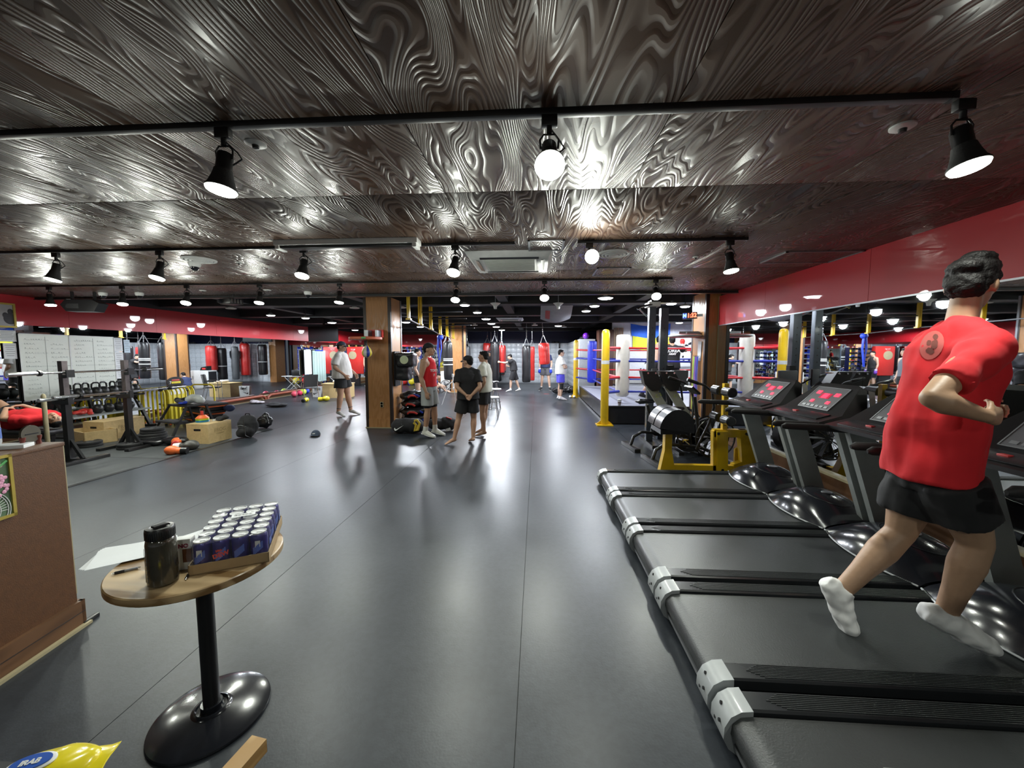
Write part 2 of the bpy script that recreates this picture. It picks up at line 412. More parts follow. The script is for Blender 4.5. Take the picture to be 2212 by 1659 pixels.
# pillars
def pillar(x0, x1, y0, y1, lab, z=ZB + .02, face='front'):
    p = thing('pillar', lab, 'pillar', ((x0 + x1) / 2, (y0 + y1) / 2, 0)); p['kind'] = 'structure'
    a, b = (x1 - x0) / 2, (y1 - y0) / 2
    obj('core', MB().bx((-a + .01, -b + .01, 0), (a - .01, b - .01, z)), M_trim, p)
    obj('front_panel', MB().bx((-a + .055, -b, .2), (a - .055, -b + .02, z)), M_wood, p)
    obj('side_panel', MB().bx((a - .02, -b + .055, .0), (a, b - .055, z)), M_wood, p)
    obj('side_panel', MB().bx((-a, -b + .055, .0), (-a + .02, b - .055, z)), M_wood, p)
    obj('back_panel', MB().bx((-a + .055, b - .02, .0), (a - .055, b, z)), M_wood, p)
    obj('kick_board', MB().bx((-a + .055, -b - .012, .02), (a - .055, -b + .02, .2)), M_wood, p)
    obj('sill_strip', MB().bx((-a - .02, -b - .02, 0), (a + .02, -b + .02, .02)), M_cream, p)
    for sx in (-1, 1):
        for sy in (-1, 1):
            obj('corner_trim', MB().bx((sx * a - sx * .055, sy * b - sy * .055, 0), (sx * (a + .006), sy * (b + .006), z)), M_trim, p)
    obj('metal_edge', MB().bx((a + .004, b - .03, .9), (a + .012, b + .008, z)), M_steel, p)
    return p
P1 = pillar(-3.68, -3.10, 8.06, 8.70, 'orange wood-clad pillar with speed bag platform near the middle')
P2 = pillar(-3.60, -3.02, 15.8, 16.4, 'orange wood pillar behind the hanging black bag with white tape')
P3 = pillar(3.20, 3.62, YR + .02, YR + .66, 'brown wood pillar beside the ring under the digital clock', ZB)
# closet at the back of the ring and wood slatted strip
cb = thing('tall_closet', 'tall dark brown closet between the blue corner pad and the ring wall', 'closet', (2.72, 15.55, 0))
obj('carcass', MB().bx((-.30, -.25, 0), (.27, .35, 2.55)), mat('closet_brown', (.10, .045, .03), .4), cb)
for k in range(2): obj('door', MB().bx((-.295 + k * .285, -.275, .05), (-.015 + k * .285, -.25, 2.5), bev=.004), MATS['closet_brown'], cb)
obj('handle', MB().bx((-.05, -.30, 1.0), (-.03, -.275, 1.25)), M_chrome, cb); obj('handle', MB().bx((.0, -.30, 1.0), (.02, -.275, 1.25)), M_chrome, cb)
slt = thing('slat_screen', 'pale brown vertical slat screen beside the white ring wall', 'screen', (3.02, 15.40, .43))
for k in range(5): obj('slat', MB().bx((.0 + k * .075, 0, 0), (.06 + k * .075, .04, 2.2)), mat('slat_wood', (.30, .20, .13), .5), slt)
# ================================================================ ceiling lights
M_bulb = mat('bulb_glow', (1, 1, 1), .4, var=0, emit=(.96, 1.0, .86), es=26)
M_bulb2 = mat('bulb_glow_cool', (1, 1, 1), .4, var=0, emit=(.90, .94, 1.0), es=20)
def add_light(parent, W, col=(.95, 1.0, .90), ang=138, blend=.8, r=.06, loc=(0, 0, 0), rot=(0, 0, 0)):
    l = bpy.data.lights.new('lamp_light', 'SPOT'); l.energy = W; l.color = col; l.spot_size = R(ang); l.spot_blend = blend; l.shadow_soft_size = r
    o = bpy.data.objects.new('lamp_light', l); COL.objects.link(o); o.parent = parent; o.location = loc; o.rotation_euler = rot
    return o
def make_spot(label, loc, tilt, az, W=LAMP_W, rb=.066, spill=1.0, ang=138):
    t = thing('track_spotlight', label, 'spotlight', loc, 0, 'black track spotlights on the plywood ceiling')
    obj('track_adapter', MB().bx((-.035, -.016, -.045), (.035, .016, 0), bev=.004).cyl((0, 0, -.045), (0, 0, -.075), .012), M_black, t)
    br = MB().tube([(-.038, 0, -.14), (-.042, 0, -.10), (-.025, 0, -.078), (.025, 0, -.078), (.042, 0, -.10), (.038, 0, -.14)], .0045, n=6)
    br.tube([(.01, .0, -.06), (.05, .02, -.10), (.07, .02, -.13), (.03, .012, -.16)], .004, n=6); obj('bracket', br, M_black, t)
    Rt = Matrix.Translation((0, 0, -.14)) @ Matrix.Rotation(az, 4, 'Z') @ Matrix.Rotation(tilt, 4, 'X')
    s = obj('socket', MB().lathe([(.030, .03), (.034, .02), (.034, -.05), (.040, -.06)], 20, Rt), M_black, t)
    b = obj('bulb', MB().lathe([(.038, -.05), (.044, -.08), (.056, -.12), (rb, -.135), (rb, -.142)], 24, Rt), M_matte, t)
    obj('bulb_face', MB().lathe([(rb - .002, -.143), (rb * .9, -.152), (rb * .5, -.158), (0.0001, -.160)], 24, Rt), M_bulb, b)
    e = Rt @ Matrix.Translation((0, 0, -.175)); add_light(t, W, ang=ang, loc=e.to_translation(), rot=e.to_euler())
    p_ = e.to_translation(); l = bpy.data.lights.new('bulb_spill', 'POINT'); l.energy = min(W, 60) * .22 * spill; l.color = (.96, 1, .9); l.shadow_soft_size = .05; o = bpy.data.objects.new('bulb_spill', l); COL.objects.link(o); o.parent = t; o.location = p_ + Vector((0, 0, -.02))
    return t
def track(label, x0, x1, y):
    t = thing('lighting_track', label, 'track', ((x0 + x1) / 2, y, ZW)); h = (x1 - x0) / 2
    obj('rail', MB().bx((-h, -.018, -.028), (h, .018, 0), bev=.002), M_black, t)
    for s in (-1, 1): obj('end_cap', MB().bx((s * h - .012, -.02, -.030), (s * h + .012, .02, 0)), M_blackm, t)
    return t
Y1 = G(1150, 238, ZW).y; Y2 = G(1110, 522, ZW).y; Y3 = G(1100, 604, ZW).y
track('long black lighting track nearest the camera across the plywood ceiling', -6.5, AT(2140, 208, Y1).x - .15, Y1)
track('black lighting track behind the white ceiling heater on the left', XL + .2, AT(1110, 522, Y2).x, Y2)
track('short black lighting track right of the ceiling air conditioner', AT(1250, 521, Y2).x, AT(1612, 515, Y2).x, Y2)
track('furthest black lighting track, close to the plywood ceiling edge', XL + .2, AT(1450, 601, Y3).x, Y3)
ORD = ['first', 'second', 'third', 'fourth', 'fifth', 'sixth', 'seventh', 'eighth']
for k, (px, py, ti, az) in enumerate(((481, 262, 8, 140), (1187, 239, -38, 0), (2083, 217, -12, 25))):
    make_spot(['left', 'middle', 'right'][k] + ' one of three large glowing spotlights on the nearest track', (AT(px, py, Y1).x, Y1, ZW - .028), R(ti), R(az), LAMP_W * (1.25, 1.3, 1.7)[k], spill=(.6, .6, .3)[k], ang=(118, 122, 112)[k])
for k, (px, ti, az) in enumerate(((118, 14, 150), (343, 16, 170), (655, -18, 0), (983, -25, -8), (1273, -82, 3), (1577, -10, 25))):
    make_spot(ORD[k] + ' glowing spotlight from the left on the second row of tracks', (AT(px, 525, Y2).x, Y2, ZW - .028), R(ti), R(az), LAMP_W * (2.4 if k < 5 else 1.5), ang=138 if k < 5 else 105, spill=1.0 if k < 5 else .35)
for k, (px, ti, az) in enumerate(((104, -10, 60), (262, -15, 40), (402, -22, 20), (560, -15, 10), (733, 10, 170), (985, -28, 0), (1176, -38, 0), (1417, -42, -10))):
    make_spot(ORD[k] + ' glowing spotlight from the left on the furthest track', (AT(px, 606, Y3).x, Y3, ZW - .028), R(ti), R(az), LAMP_W * 4.6)
track('added unseen black lighting track behind the viewpoint for fill light', -4.0, 3.0, -1.3)  # unseen track and three spotlights, added to light the camera-facing fronts
for k, (x, wv) in enumerate(((2.0, 1.6), (.2, 1.0), (-2.6, .7))):
    make_spot(['right', 'middle', 'left'][k] + ' added fill spotlight on the unseen track behind the viewpoint', (x, -1.3, ZW - .028), R(38), 0, LAMP_W * wv, spill=.2, ang=120)
# hall downlights
def make_down(label, p, lit=True, r=.13, W=DOWN_W, drop=.10):
    t = thing('dish_downlight', label, 'ceiling light', p, 0, 'round dish lights under the black ceiling')
    top = ZB + .25 - p[2]
    obj('stem', MB().cyl((0, 0, .05), (0, 0, top), .010, n=8), M_black, t)
    obj('dish', MB().lathe([(.035, .06), (.05, .045), (r, .012), (r, 0), (r - .01, -.004)], 24), M_white, t)
    obj('diffuser', MB().lathe([(r - .012, -.003), (r * .7, -.022), (0.0001, -.03)], 24), M_bulb2 if lit else M_white, t)
    if lit: add_light(t, W, (.88, .93, 1.0), 178, .15, .10, (0, 0, -.05))
    return t
dl = [(1004, 659, 'nearest dish light in the row running away left of the bags'), (1031, 675, 'second dish light in the row running away left of the bags'), (1050, 689, 'third dish light in the row running away left of the bags'),
      (1061.5, 699, 'fourth dish light in the row running away left of the bags'), (1072, 706, 'fifth dish light in the row running away left of the bags'), (1084, 713, 'furthest dish light in the row running away left of the bags'),
      (585, 681, 'dish light above the red wall band, left of the black television'), (660, 687, 'dish light just left of the black television top edge'), (717, 697, 'glaring dish light above the black television'), (767, 713, 'glaring dish light over the cap-wearing man near the pillar'),
      (877, 696, 'dish light between the near pillar and the yellow hanging bars'), (908, 706, 'dish light below the second yellow hanging bar'),
      (1284, 661, 'glaring dish light above the near end of the ring'), (1266, 672, 'glaring dish light left of the near ring light'), (1206, 704, 'tilted glaring light above the red heavy bag'),
      (1450, 656, 'bulb light with thin wire ring above the tall rack'), (1480, 662, 'very bright light above the red digital clock')]
for px, py, lb in dl:
    p = G(px, py, 2.70); make_down(lb, (p.x, p.y, 2.70), r=.12 if p.y < 12 else .15, W=DOWN_W * (.5 if p.y < 9.5 else .9 if p.y < 12 else 2.2))
make_down('dish light over the ring hidden behind the pillar', (4.6, 11.5, 2.70), W=DOWN_W * 1.5); make_down('dish light over the far half of the ring', (5.0, 14.0, 2.70), W=DOWN_W * 1.5)
p = G(1308, 644, 2.74); make_down('flat lit round panel light over the ring corner', (p.x, p.y, 2.74), r=.16)
for k, (px, py) in enumerate(((766, 666), (867, 665), (1155, 703), (1025, 703), (1218, 707), (499, 667))):
    p = G(px, py, 2.76); t = thing('ceiling_speaker', 'small unlit white ceiling speaker, number %s from the left under the black ceiling' % ['two', 'three', 'five', 'four', 'six', 'one'][k], 'speaker', (p.x, p.y, 2.76), 0, 'unlit white ceiling discs')
    obj('housing', MB().lathe([(.05, .08), (.06, .03), (.12, .02), (.12, 0), (.10, -.005), (.0001, -.01)], 20), M_white, t)
    obj('stem', MB().cyl((0, 0, .08), (0, 0, ZB + .25 - 2.76), .012, n=8), M_black, t)
# cassette air conditioners
def cassette(label, p, sx, sy, rz=0):
    t = thing('air_conditioner', label, 'air conditioner', p, rz)
    M = MB().prism([(-sx, -sy), (sx, -sy), (sx, sy), (-sx, sy)], -.015, 0)
    obj('housing', MB()._add([(-sx, -sy, 0), (sx, -sy, 0), (sx, sy, 0), (-sx, sy, 0), (-sx * .9, -sy * .86, -.05), (sx * .9, -sy * .86, -.05), (sx * .9, sy * .86, -.05), (-sx * .9, sy * .86, -.05)], [(0, 1, 2, 3), (4, 7, 6, 5), (0, 4, 5, 1), (1, 5, 6, 2), (2, 6, 7, 3), (3, 7, 4, 0)]), M_white, t)
    g = obj('grille', MB().bx((-sx * .62, -sy * .62, -.056), (sx * .62, sy * .62, -.048), bev=.003), mat('ac_grille', (.52, .54, .50), .5), t)
    gm = MB()
    for k in range(14): gm.bx((-sx * .58, -sy * .56 + k * sy * .082, -.060), (sx * .58, -sy * .56 + k * sy * .082 + .01, -.055))
    gl = obj('grille_ribs', gm, MATS['ac_grille'], g); gl['kind'] = 'stuff'
    for s in (-1, 1):
        obj('air_flap', MB().box((0, s * sy * .76, -.052), (sx * 1.35, .05, .006), rot=(s * .25, 0, 0)), M_black, t)
        obj('air_flap', MB().box((s * sx * .78, 0, -.052), (.05, sy * 1.1, .006), rot=(0, -s * .25, 0)), M_black, t)
    return t
a = G(1105, 566, ZW); cassette('white cassette air conditioner set in the plywood ceiling', (a.x, a.y - .05, ZW), .47, .47)
a = G(1102, 687, ZB + .05); cassette('small white cassette air conditioner far back over the bags', (a.x, a.y, ZB + .02), .45, .45)
# long heater / cover on the plywood ceiling
a0 = AT(606, 522, Y2 - .1); a1 = AT(908, 515, Y2 - .1)
hl = (a1.x - a0.x) / 2
t = thing('ceiling_heater', 'long white ceiling heater box with dark underside in front of the second track', 'heater', ((a0.x + a1.x) / 2, Y2 - .14, ZW))
obj('housing', MB().bx((-hl, -.07, -.05), (hl, .07, 0), bev=.004), M_white, t)
obj('dark_element', MB().bx((-hl + .05, -.055, -.075), (hl - .05, .055, -.05), bev=.01), M_black, t)
for s in (-1, 1): obj('end_bracket', MB().bx((s * (hl - .03) - .02, -.065, -.085), (s * (hl - .03) + .02, .065, -.045), bev=.004), M_white, t)
# round diffusers, dome cameras, detectors, hatch frames
def diffuser(label, px, py, r=.17):
    p = G(px, py, ZW); t = thing('air_diffuser', label, 'vent', (p.x, p.y, ZW))
    for k, q in enumerate((1, .78, .56, .34)):
        obj('diffuser_ring', MB().lathe([(r * q, 0), (r * q - .006, -.016 - .004 * k), (r * q - .024, -.020 - .004 * k), (r * q - .03, 0)], 32), M_white, t)
    obj('center_disc', MB().lathe([(.03, 0), (.03, -.03), (.0001, -.032)], 20), M_white, t); return t
diffuser('round white ringed air diffuser beside a dome camera on the left', 430, 560); diffuser('round grey ringed air diffuser right of the air conditioner', 1325, 547)
def dome(label, px, py, z=ZW, s=1.0):
    p = G(px, py, z); t = thing('dome_camera', label, 'security camera', (p.x, p.y, z))
    obj('housing', MB().lathe([(.06 * s, 0), (.062 * s, -.03), (.052 * s, -.055), (.045 * s, -.058)], 24), M_white, t)
    obj('dome', MB().lathe([(.044 * s, -.056), (.038 * s, -.085), (.02 * s, -.10), (.0001, -.104)], 20), M_gloss, t)
dome('white dome camera under the round ceiling diffuser', 420, 566); dome('white dome camera above the black television', 665, 630); dome('white dome camera right of the hanging projector screen box', 222, 632); dome('white dome camera at the ceiling edge above the whiteboard', 301, 632)
def detector(label, px, py, r=.05, z=ZW):
    p = G(px, py, z); t = thing('smoke_detector', label, 'smoke detector', (p.x, p.y, z))
    obj('base', MB().lathe([(r, 0), (r, -.008), (r * .8, -.014), (.0001, -.015)], 24), M_white, t)
    obj('sensor', MB().lathe([(r * .35, -.013), (r * .3, -.03), (.0001, -.034)], 16), M_blackm, t)
detector('white round sprinkler plate right of the left spotlight', 552, 308); detector('white round sprinkler plate left of the right-hand spotlight', 1950, 272)
detector('small white detector between diffuser and second-row spotlights', 516, 566, .03); detector('small white detector right of the round grey diffuser', 1503, 554, .03)
detector('tiny white detector left of the hanging projector', 438, 627, .05); detector('white cone smoke detector behind the third-row spotlights', 577, 626, .06)
def hatch(label, px0, px1, py0, py1, z=ZW):
    a, b = G(px0, py0, z), G(px1, py1, z); cx, cy = (a.x + b.x) / 2, (a.y + b.y) / 2; sx, sy = abs(b.x - a.x) / 2, abs(b.y - a.y) / 2
    t = thing('ceiling_hatch', label, 'hatch', (cx, cy, z))
    for q in (((-sx, -sy), (sx, -sy + .02)), ((-sx, sy - .02), (sx, sy)), ((-sx, -sy), (-sx + .02, sy)), ((sx - .02, -sy), (sx, sy))):
        obj('frame_side', MB().bx((q[0][0], q[0][1], -.012), (q[1][0], q[1][1], 0)), M_steel, t)
    obj('hatch_panel', MB().bx((-sx + .02, -sy + .02, -.006), (sx - .02, sy - .02, 0)), M_ply, t)
hatch('square access hatch framed in metal above the air conditioner', 1140, 1215, 518, 540); hatch('square access hatch framed in metal near the right red wall', 1700, 1790, 543, 566); hatch('small metal framed hatch right of the facing spotlight', 1290, 1345, 578, 594)
# wall mounted devices hanging at the ceiling edge: projector box and black TV
a = AT(182, 660, 6.3)
t = thing('hanging_speaker', 'black angular loudspeaker hanging from the plywood ceiling at the left', 'speaker', (a.x, a.y, a.z), R(12))
obj('cabinet', MB().prism([(-.28, .0), (-.20, .09), (.20, .09), (.30, .03), (.22, -.11), (-.20, -.11)], -.10, .10, 'y'), M_black, t)
obj('front_grille', MB().prism([(-.20, -.03), (-.17, .02), (.0, .02), (.0, -.06), (-.18, -.06)], -.108, -.10, 'y'), M_matte, t)
for s in (-.17, .17): obj('hanger', MB().bx((s - .012, -.02, .09), (s + .012, .02, ZW - a.z)), M_blackm, t)
obj('suspension_bar', MB().cyl((-.26, 0, .11), (.26, 0, .11), .008), M_chrome, t)
a = AT(500, 652, 6.7)
t = thing('projector', 'dark ceiling projector with glinting side vents between the spotlights', 'projector', tuple(a), R(-20))
obj('body', MB().bx((-.15, -.12, -.05), (.15, .12, .05), bev=.015), M_black, t); obj('lens', MB().cyl((-.09, -.12, 0), (-.09, -.17, 0), .035), M_gloss, t)
for k in range(4): obj('vent_slat', MB().box((.152, -.08 + k * .05, .0), (.006, .012, .07)), M_chrome, t)
for s in (-.06, .06): obj('hanger', MB().cyl((s, 0, .05), (s, 0, ZW - a.z), .008), M_blackm, t)
# ================================================================ treadmills
def make_treadmill():
    """origin: rear near corner on the floor, belt along +X, width along +Y (0 .. .76)"""
    W = .765; t = thing('treadmill', 'x', 'treadmill')
    obj('deck_frame', MB().bx((.10, .05, .05), (2.2, W - .05, .145), bev=.01), M_black, t)
    obj('belt', MB().prism([(.06, .06), (.035, .10), (.04, .14), (.07, .168), (.12, .176), (1.85, .178), (1.85, .165), (.13, .163), (.08, .15), (.06, .12)], .125, W - .125, 'y'), M_belt, t)
    obj('rear_roller', MB().cyl((.085, .10, .115), (.085, W - .10, .115), .045, n=24), M_blackm, t)
    obj('rear_crossbar', MB().bx((.05, .04, .035), (.075, W - .04, .055)), M_steel, t)
    for s in (0, 1):
        y0 = .012 if s == 0 else W - .118; y1 = y0 + .106
        r = obj('side_rail', MB().prism([(y0, .12), (y0 + .004, .185), (y0 + .012, .192), (y1 - .012, .192), (y1 - .004, .185), (y1, .12)], .10, 2.05, 'x'), M_rail, t)
        g = MB()
        for k in range(9): g.box((.95, y0 + .020 + k * .0085, .1935), (1.5 - .03 * abs(k - 4), .0035, .003))
        gg = obj('grip_ribs', g, M_belt, r); gg['kind'] = 'stuff'
        cp = [(.10, .0)]
        for k in range(9):
            a = R(180 - k * 11.25); cp.append((.12 + .105 * math.cos(a) * (1.0), .012 + .185 * math.sin(a)))
        prof = [(.12, .195), (.075, .19), (.035, .165), (.012, .12), (.010, .07), (.03, .03), (.065, .004), (.12, .0)]
        c = obj('end_cap', MB().prism(prof, y0 - .004, y1 + .004, 'y'), M_grey, t)
        for (xx, zz, yy_) in ((.0345, .158, .07), (.013, .115, .035), (.016, .09, .075)):
            obj('screw_hole', MB().cyl((xx - .006, y0 + yy_, zz + .002), (xx + .008, y0 + yy_, zz - .002), .0075, n=10), M_black, c)
    # motor hood
    def hood(u, v):
        x = 1.50 + .80 * u; y = (v - .5) * W
        ex = .16 * (2 * abs(v - .5)) ** 2 * (1 - u)      # rear edge bows toward the user in the middle
        x = x + ex * .55
        h = .185 + .20 * math.sin(PI * min(1, u * 1.12) ** .8) ** .8 * math.cos((v - .5) * PI * .82)
        return (x, y + W / 2, max(h, .12) if u < .999 else .10)
    h = obj('motor_hood', MB().grid(hood, 22, 18), M_gloss, t)
    obj('hood_skirt', MB().bx((1.74, .03, .02), (2.34, W - .03, .15), bev=.02), M_black, t)
    rr = []
    for k in range(15):
        v = k / 14; q = hood(0, v); rr.append((q[0], q[1], q[2] + .004))
    obj('hood_edge', MB().tube(rr, .006, n=6), M_grey, h)
    e = MB(); cc = Vector(hood(.42, .42)); pts = []
    for k in range(24):
        a = 2 * PI * k / 24; u = .42 + .20 * math.cos(a); v = .42 + .24 * math.sin(a); q = hood(u, v); pts.append((q[0], q[1], q[2] + .001))
    obj('hood_ring', MB().tube(pts, .0035, n=6, closed=True), M_rail, h)
    obj('hood_emblem', MB().ell(tuple(cc + Vector((0, 0, .0))), (.05, .035, .008)), M_steel, h)
    # uprights
    for yv in (.025, W - .075):
        obj('upright', MB()._add([(1.93, yv, .20), (2.11, yv, .20), (2.11, yv + .05, .20), (1.93, yv + .05, .20), (1.66, yv, 1.02), (1.84, yv, 1.02), (1.84, yv + .05, 1.02), (1.66, yv + .05, 1.02)],
            [(0, 3, 2, 1), (4, 5, 6, 7), (0, 1, 5, 4), (1, 2, 6, 5), (2, 3, 7, 6), (3, 0, 4, 7)]), M_post, t)
        obj('arm_handle', MB().tube([(1.18, yv + .025, 1.035), (1.21, yv + .025, 1.04), (1.45, yv + .025, 1.03), (1.80, yv + .025, 1.01)], [(.008, .012), (.020, .026), (.022, .028), (.026, .03)], n=12), M_matte, t)
    # cross handle and clamps
    cb_ = obj('cross_handle', MB().cyl((1.66, -.01, 1.03), (1.66, W + .01, 1.03), .021, n=14), M_blackm, t)
    for yv in (.06, .16, W - .16, W - .06): obj('silver_sensor', MB().tube([(1.66, yv - .022, 1.03), (1.66, yv - .02, 1.03), (1.66, yv + .02, 1.03), (1.66, yv + .022, 1.03)], [.015, .027, .027, .015], n=14), M_chrome, cb_)
    # console
    c = obj('console', MB()._add([(1.52, .02, 1.03), (1.52, W - .02, 1.03), (1.52, .02, 1.055), (1.52, W - .02, 1.055), (1.70, .03, 1.105), (1.70, W - .03, 1.105),
        (1.90, .14, 1.30), (1.90, W - .14, 1.30), (1.95, .20, 1.335), (1.95, W - .20, 1.335), (2.00, .18, 1.29), (2.00, W - .18, 1.29), (1.92, .05, 1.0), (1.92, W - .05, 1.0)],
        [(0, 1, 13, 12), (0, 2, 3, 1), (2, 4, 5, 3), (4, 6, 7, 5), (6, 8, 9, 7), (8, 10, 11, 9), (10, 12, 13, 11), (0, 12, 10, 8, 6, 4, 2), (1, 3, 5, 7, 9, 11, 13)]), M_black, t)
    sx, sz = .20, .195; L_ = math.hypot(sx, sz); ang = math.atan2(sz, sx)
    Mp = Matrix.Translation((1.70, W / 2, 1.105)) @ Matrix.Rotation(-ang, 4, 'Y')   # local x up the slope, y width, z out
    def on(mb, nm, m, par): return obj(nm, mb, m, par)
    b = MB(); b.box((L_ * .52, 0, .003), (L_ * .92, .36, .006)); b.bm.transform(Mp); pn = on(b, 'display_panel', M_screen, c)
    b = MB()
    for q in (((L_ * .06, -.185), (L_ * .075, .185)), ((L_ * .975, -.185), (L_ * .99, .185)), ((L_ * .06, -.185), (L_ * .99, -.178)), ((L_ * .06, .178), (L_ * .99, .185))): b.bx((q[0][0], q[0][1], 0), (q[1][0], q[1][1], .009))
    b.bm.transform(Mp); on(b, 'panel_bezel', M_steel, pn)
    b = MB().box((L_ * .62, 0, .007), (L_ * .22, .115, .003)); b.bm.transform(Mp); on(b, 'display_window', mat('led_back', (.10, .005, .02), .3, emit=(.9, .02, .08), es=.5, var=0), pn)
    for (u, v, a_, b2) in ((.62, .0, .048, .062), (.74, .105, .032, .050), (.70, -.115, .032, .055), (.36, .085, .026, .036), (.36, -.10, .026, .040)):
        b = MB()
        n = 4 if abs(v) < .05 else 3; segw = b2 / n
        for k in range(n):      # seven segment zeros and eights
            yv = v + (k - (n - 1) / 2) * segw
            for dx in (-a_ / 2, 0, a_ / 2): b.box((L_ * u + dx, yv, .010), (.004, segw * .72, .002))
            for dy in (-segw * .33, segw * .33): b.box((L_ * u, yv + dy, .010), (a_, .003, .002))
        b.bm.transform(Mp); on(b, 'red_digits', M_led, pn)
    b = MB()
    for k in range(6): b.box((L_ * .17, -.13 + k * .052, .008), (.022, .036, .004))
    b.bm.transform(Mp); g = on(b, 'control_buttons', M_steel, pn); g['kind'] = 'stuff'
    obj('accessory_tray', MB().box((1.61, W / 2, 1.086), (.12, W - .2, .008), rot=(0, R(-15.5), 0), bev=.003), M_rail, c)
    obj('red_safety_key', MB().bx((1.60, W * .55, 1.085), (1.63, W * .55 + .05, 1.098), bev=.003), mat('key_red', (.4, .03, .03), .4), c)
    obj('white_side_fairing', MB()._add([(2.01, .12, 1.29), (1.97, .03, 1.0), (1.93, .03, 1.0), (1.96, .12, 1.30), (2.04, .16, 1.26), (2.02, .08, 1.0)], [(0, 1, 2, 3), (0, 4, 5, 1), (3, 2, 5, 4), (0, 3, 4), (1, 5, 2)]), mat('fairing', (.5, .5, .47), .35), c)
    return t
TX, TP = .74, .785
tml = ['furthest treadmill with lit red display, next to the yellow machine', 'second furthest treadmill with large lit red display', 'middle treadmill of the five, behind the runner', 'treadmill under the running man in a red shirt', 'nearest treadmill at the bottom right corner with pale end caps']
TM0 = make_treadmill(); TM0['group'] = 'row of five black treadmills'; TM0['label'] = tml[0]; TM0.location = (TX, 3.965, 0)
for k in range(1, 5): dup(TM0, (TX - .0, 3.965 - k * TP, 0), 0, tml[k])
# moulded badge on the nearest belt
bd = obj('belt_badge', MB().tube([(0, 0, 0), (.04, -.05, 0), (.30, -.05, 0), (.34, 0, 0), (.30, .05, 0), (.04, .05, 0)], .004, n=6, closed=True), M_post, [o for o in bpy.data.objects if o.type == 'EMPTY' and o.get('label') == tml[4]][0], loc=(.42, .42, .178))
# ================================================================ yellow glute-ham machine (back extension)
def seg(a, b, w_, h_, mb=None):
    """rectangular bar from a to b"""
    mb = mb or MB(); a = Vector(a); b = Vector(b); d = b - a; x, y, z = frame_from(d)
    M = Matrix((x, y, z)).transposed().to_4x4(); M.translation = (a + b) / 2
    hx, hy, hz = w_ / 2, h_ / 2, d.length / 2
    vs = [(i * hx, j * hy, k * hz) for i in (-1, 1) for j in (-1, 1) for k in (-1, 1)]
    return mb._add(vs, [(0, 1, 3, 2), (4, 6, 7, 5), (0, 4, 5, 1), (2, 3, 7, 6), (0, 2, 6, 4), (1, 5, 7, 3)], M)
GY = 5.15
t = thing('back_extension_machine', 'yellow framed back extension machine with black half-round pads behind the treadmills', 'gym machine', (0, 0, 0))
def P(px, py, Y=GY): return AT(px, py, Y)
a = P(1440, 1000); bsm = G(1440, 1012); X0 = AT(1440, 1000, GY).x
obj('base_beam', MB().bx((X0 - .05, GY - .04, .06), (X0 + 1.02, GY + .04, .14)), M_yel, t)
obj('rear_foot', MB().prism([(-.11, 0), (.11, 0), (.045, .34), (.045, .62), (-.045, .62), (-.045, .34)], GY - .05, GY + .05, 'y', Matrix.Translation((X0, 0, 0))), M_yel, t)
obj('rear_floor_plate', MB().bx((X0 - .40, GY - .30, 0), (X0 - .22, GY - .12, .03)), M_yel, t)
XG = AT(1550, 940, GY).x
obj('front_post', seg((XG, GY, .05), (XG - .02, GY, .60), .11, .08), M_yel, t)
obj('top_beam', MB().bx((XG - .06, GY - .04, .52), (XG + .42, GY + .04, .62)), M_yel, t)
obj('front_leg', MB().prism([(XG + .26, .62), (XG + .36, .62), (XG + .62, .02), (XG + .20, .02), (XG + .20, .16), (XG + .30, .2)], GY - .05, GY + .05, 'y'), M_yel, t)
obj('brace_plate', MB().prism([(XG - .02, .02), (XG + .12, .02), (XG + .10, .6), (XG - .04, .6)], GY - .07, GY - .045, 'y'), M_yel, t)
obj('foot_plate', MB().prism([(XG + .26, .10), (XG + .5, .10), (XG + .5, .38), (XG + .38, .42), (XG + .26, .34)], GY + .06, GY + .09, 'y'), M_yel, t)
obj('cross_foot', MB().bx((XG + .34, GY - .36, 0), (XG + .44, GY + .36, .05)), M_yel, t)
for (x, z) in ((XG - .02, .57), (XG + .34, .57), (XG + .05, .09)):
    obj('bolt', MB().cyl((x, GY - .075, z), (x, GY - .04, z), .018, n=12), M_black, t)
XP = AT(1567, 850, GY).x
pst = obj('roller_post', MB().bx((XP - .03, GY - .03, .60), (XP + .03, GY + .03, 1.22)), M_yel, t)
for k in range(6): obj('adjust_hole', MB().cyl((XP - .001, GY - .034, .68 + k * .06), (XP - .001, GY - .029, .68 + k * .06), .008, n=8), M_black, pst)
for z in (1.12, .76):
    for s in (-1, 1):
        obj('foam_roller', MB().tube([(XP - .03, GY + s * .06, z), (XP - .03, GY + s * .065, z), (XP - .03, GY + s * .24, z), (XP - .03, GY + s * .25, z)], [.05, .062, .062, .05], n=20), M_leather, t)
obj('white_knob', MB().cyl((XP - .09, GY, .96), (XP - .03, GY, .96), .02), M_white, t)
# half-round pads
XA = P(1440, 925).x
for s in (0, 1):
    y0 = GY - .27 + s * .29
    pr = [(.215 * math.cos(R(a_)), .27 * math.sin(R(a_))) for a_ in range(0, 181, 12)]
    obj('half_round_pad', MB().prism(pr, y0, y0 + .25, 'y', Matrix.Translation((XA + .04, 0, .64)) @ Matrix.Rotation(R(8), 4, 'Y')), M_leather, t)
obj('pad_bracket', MB().bx((XA - .14, GY - .2, .58), (XA + .22, GY + .2, .64)), M_blackm, t)
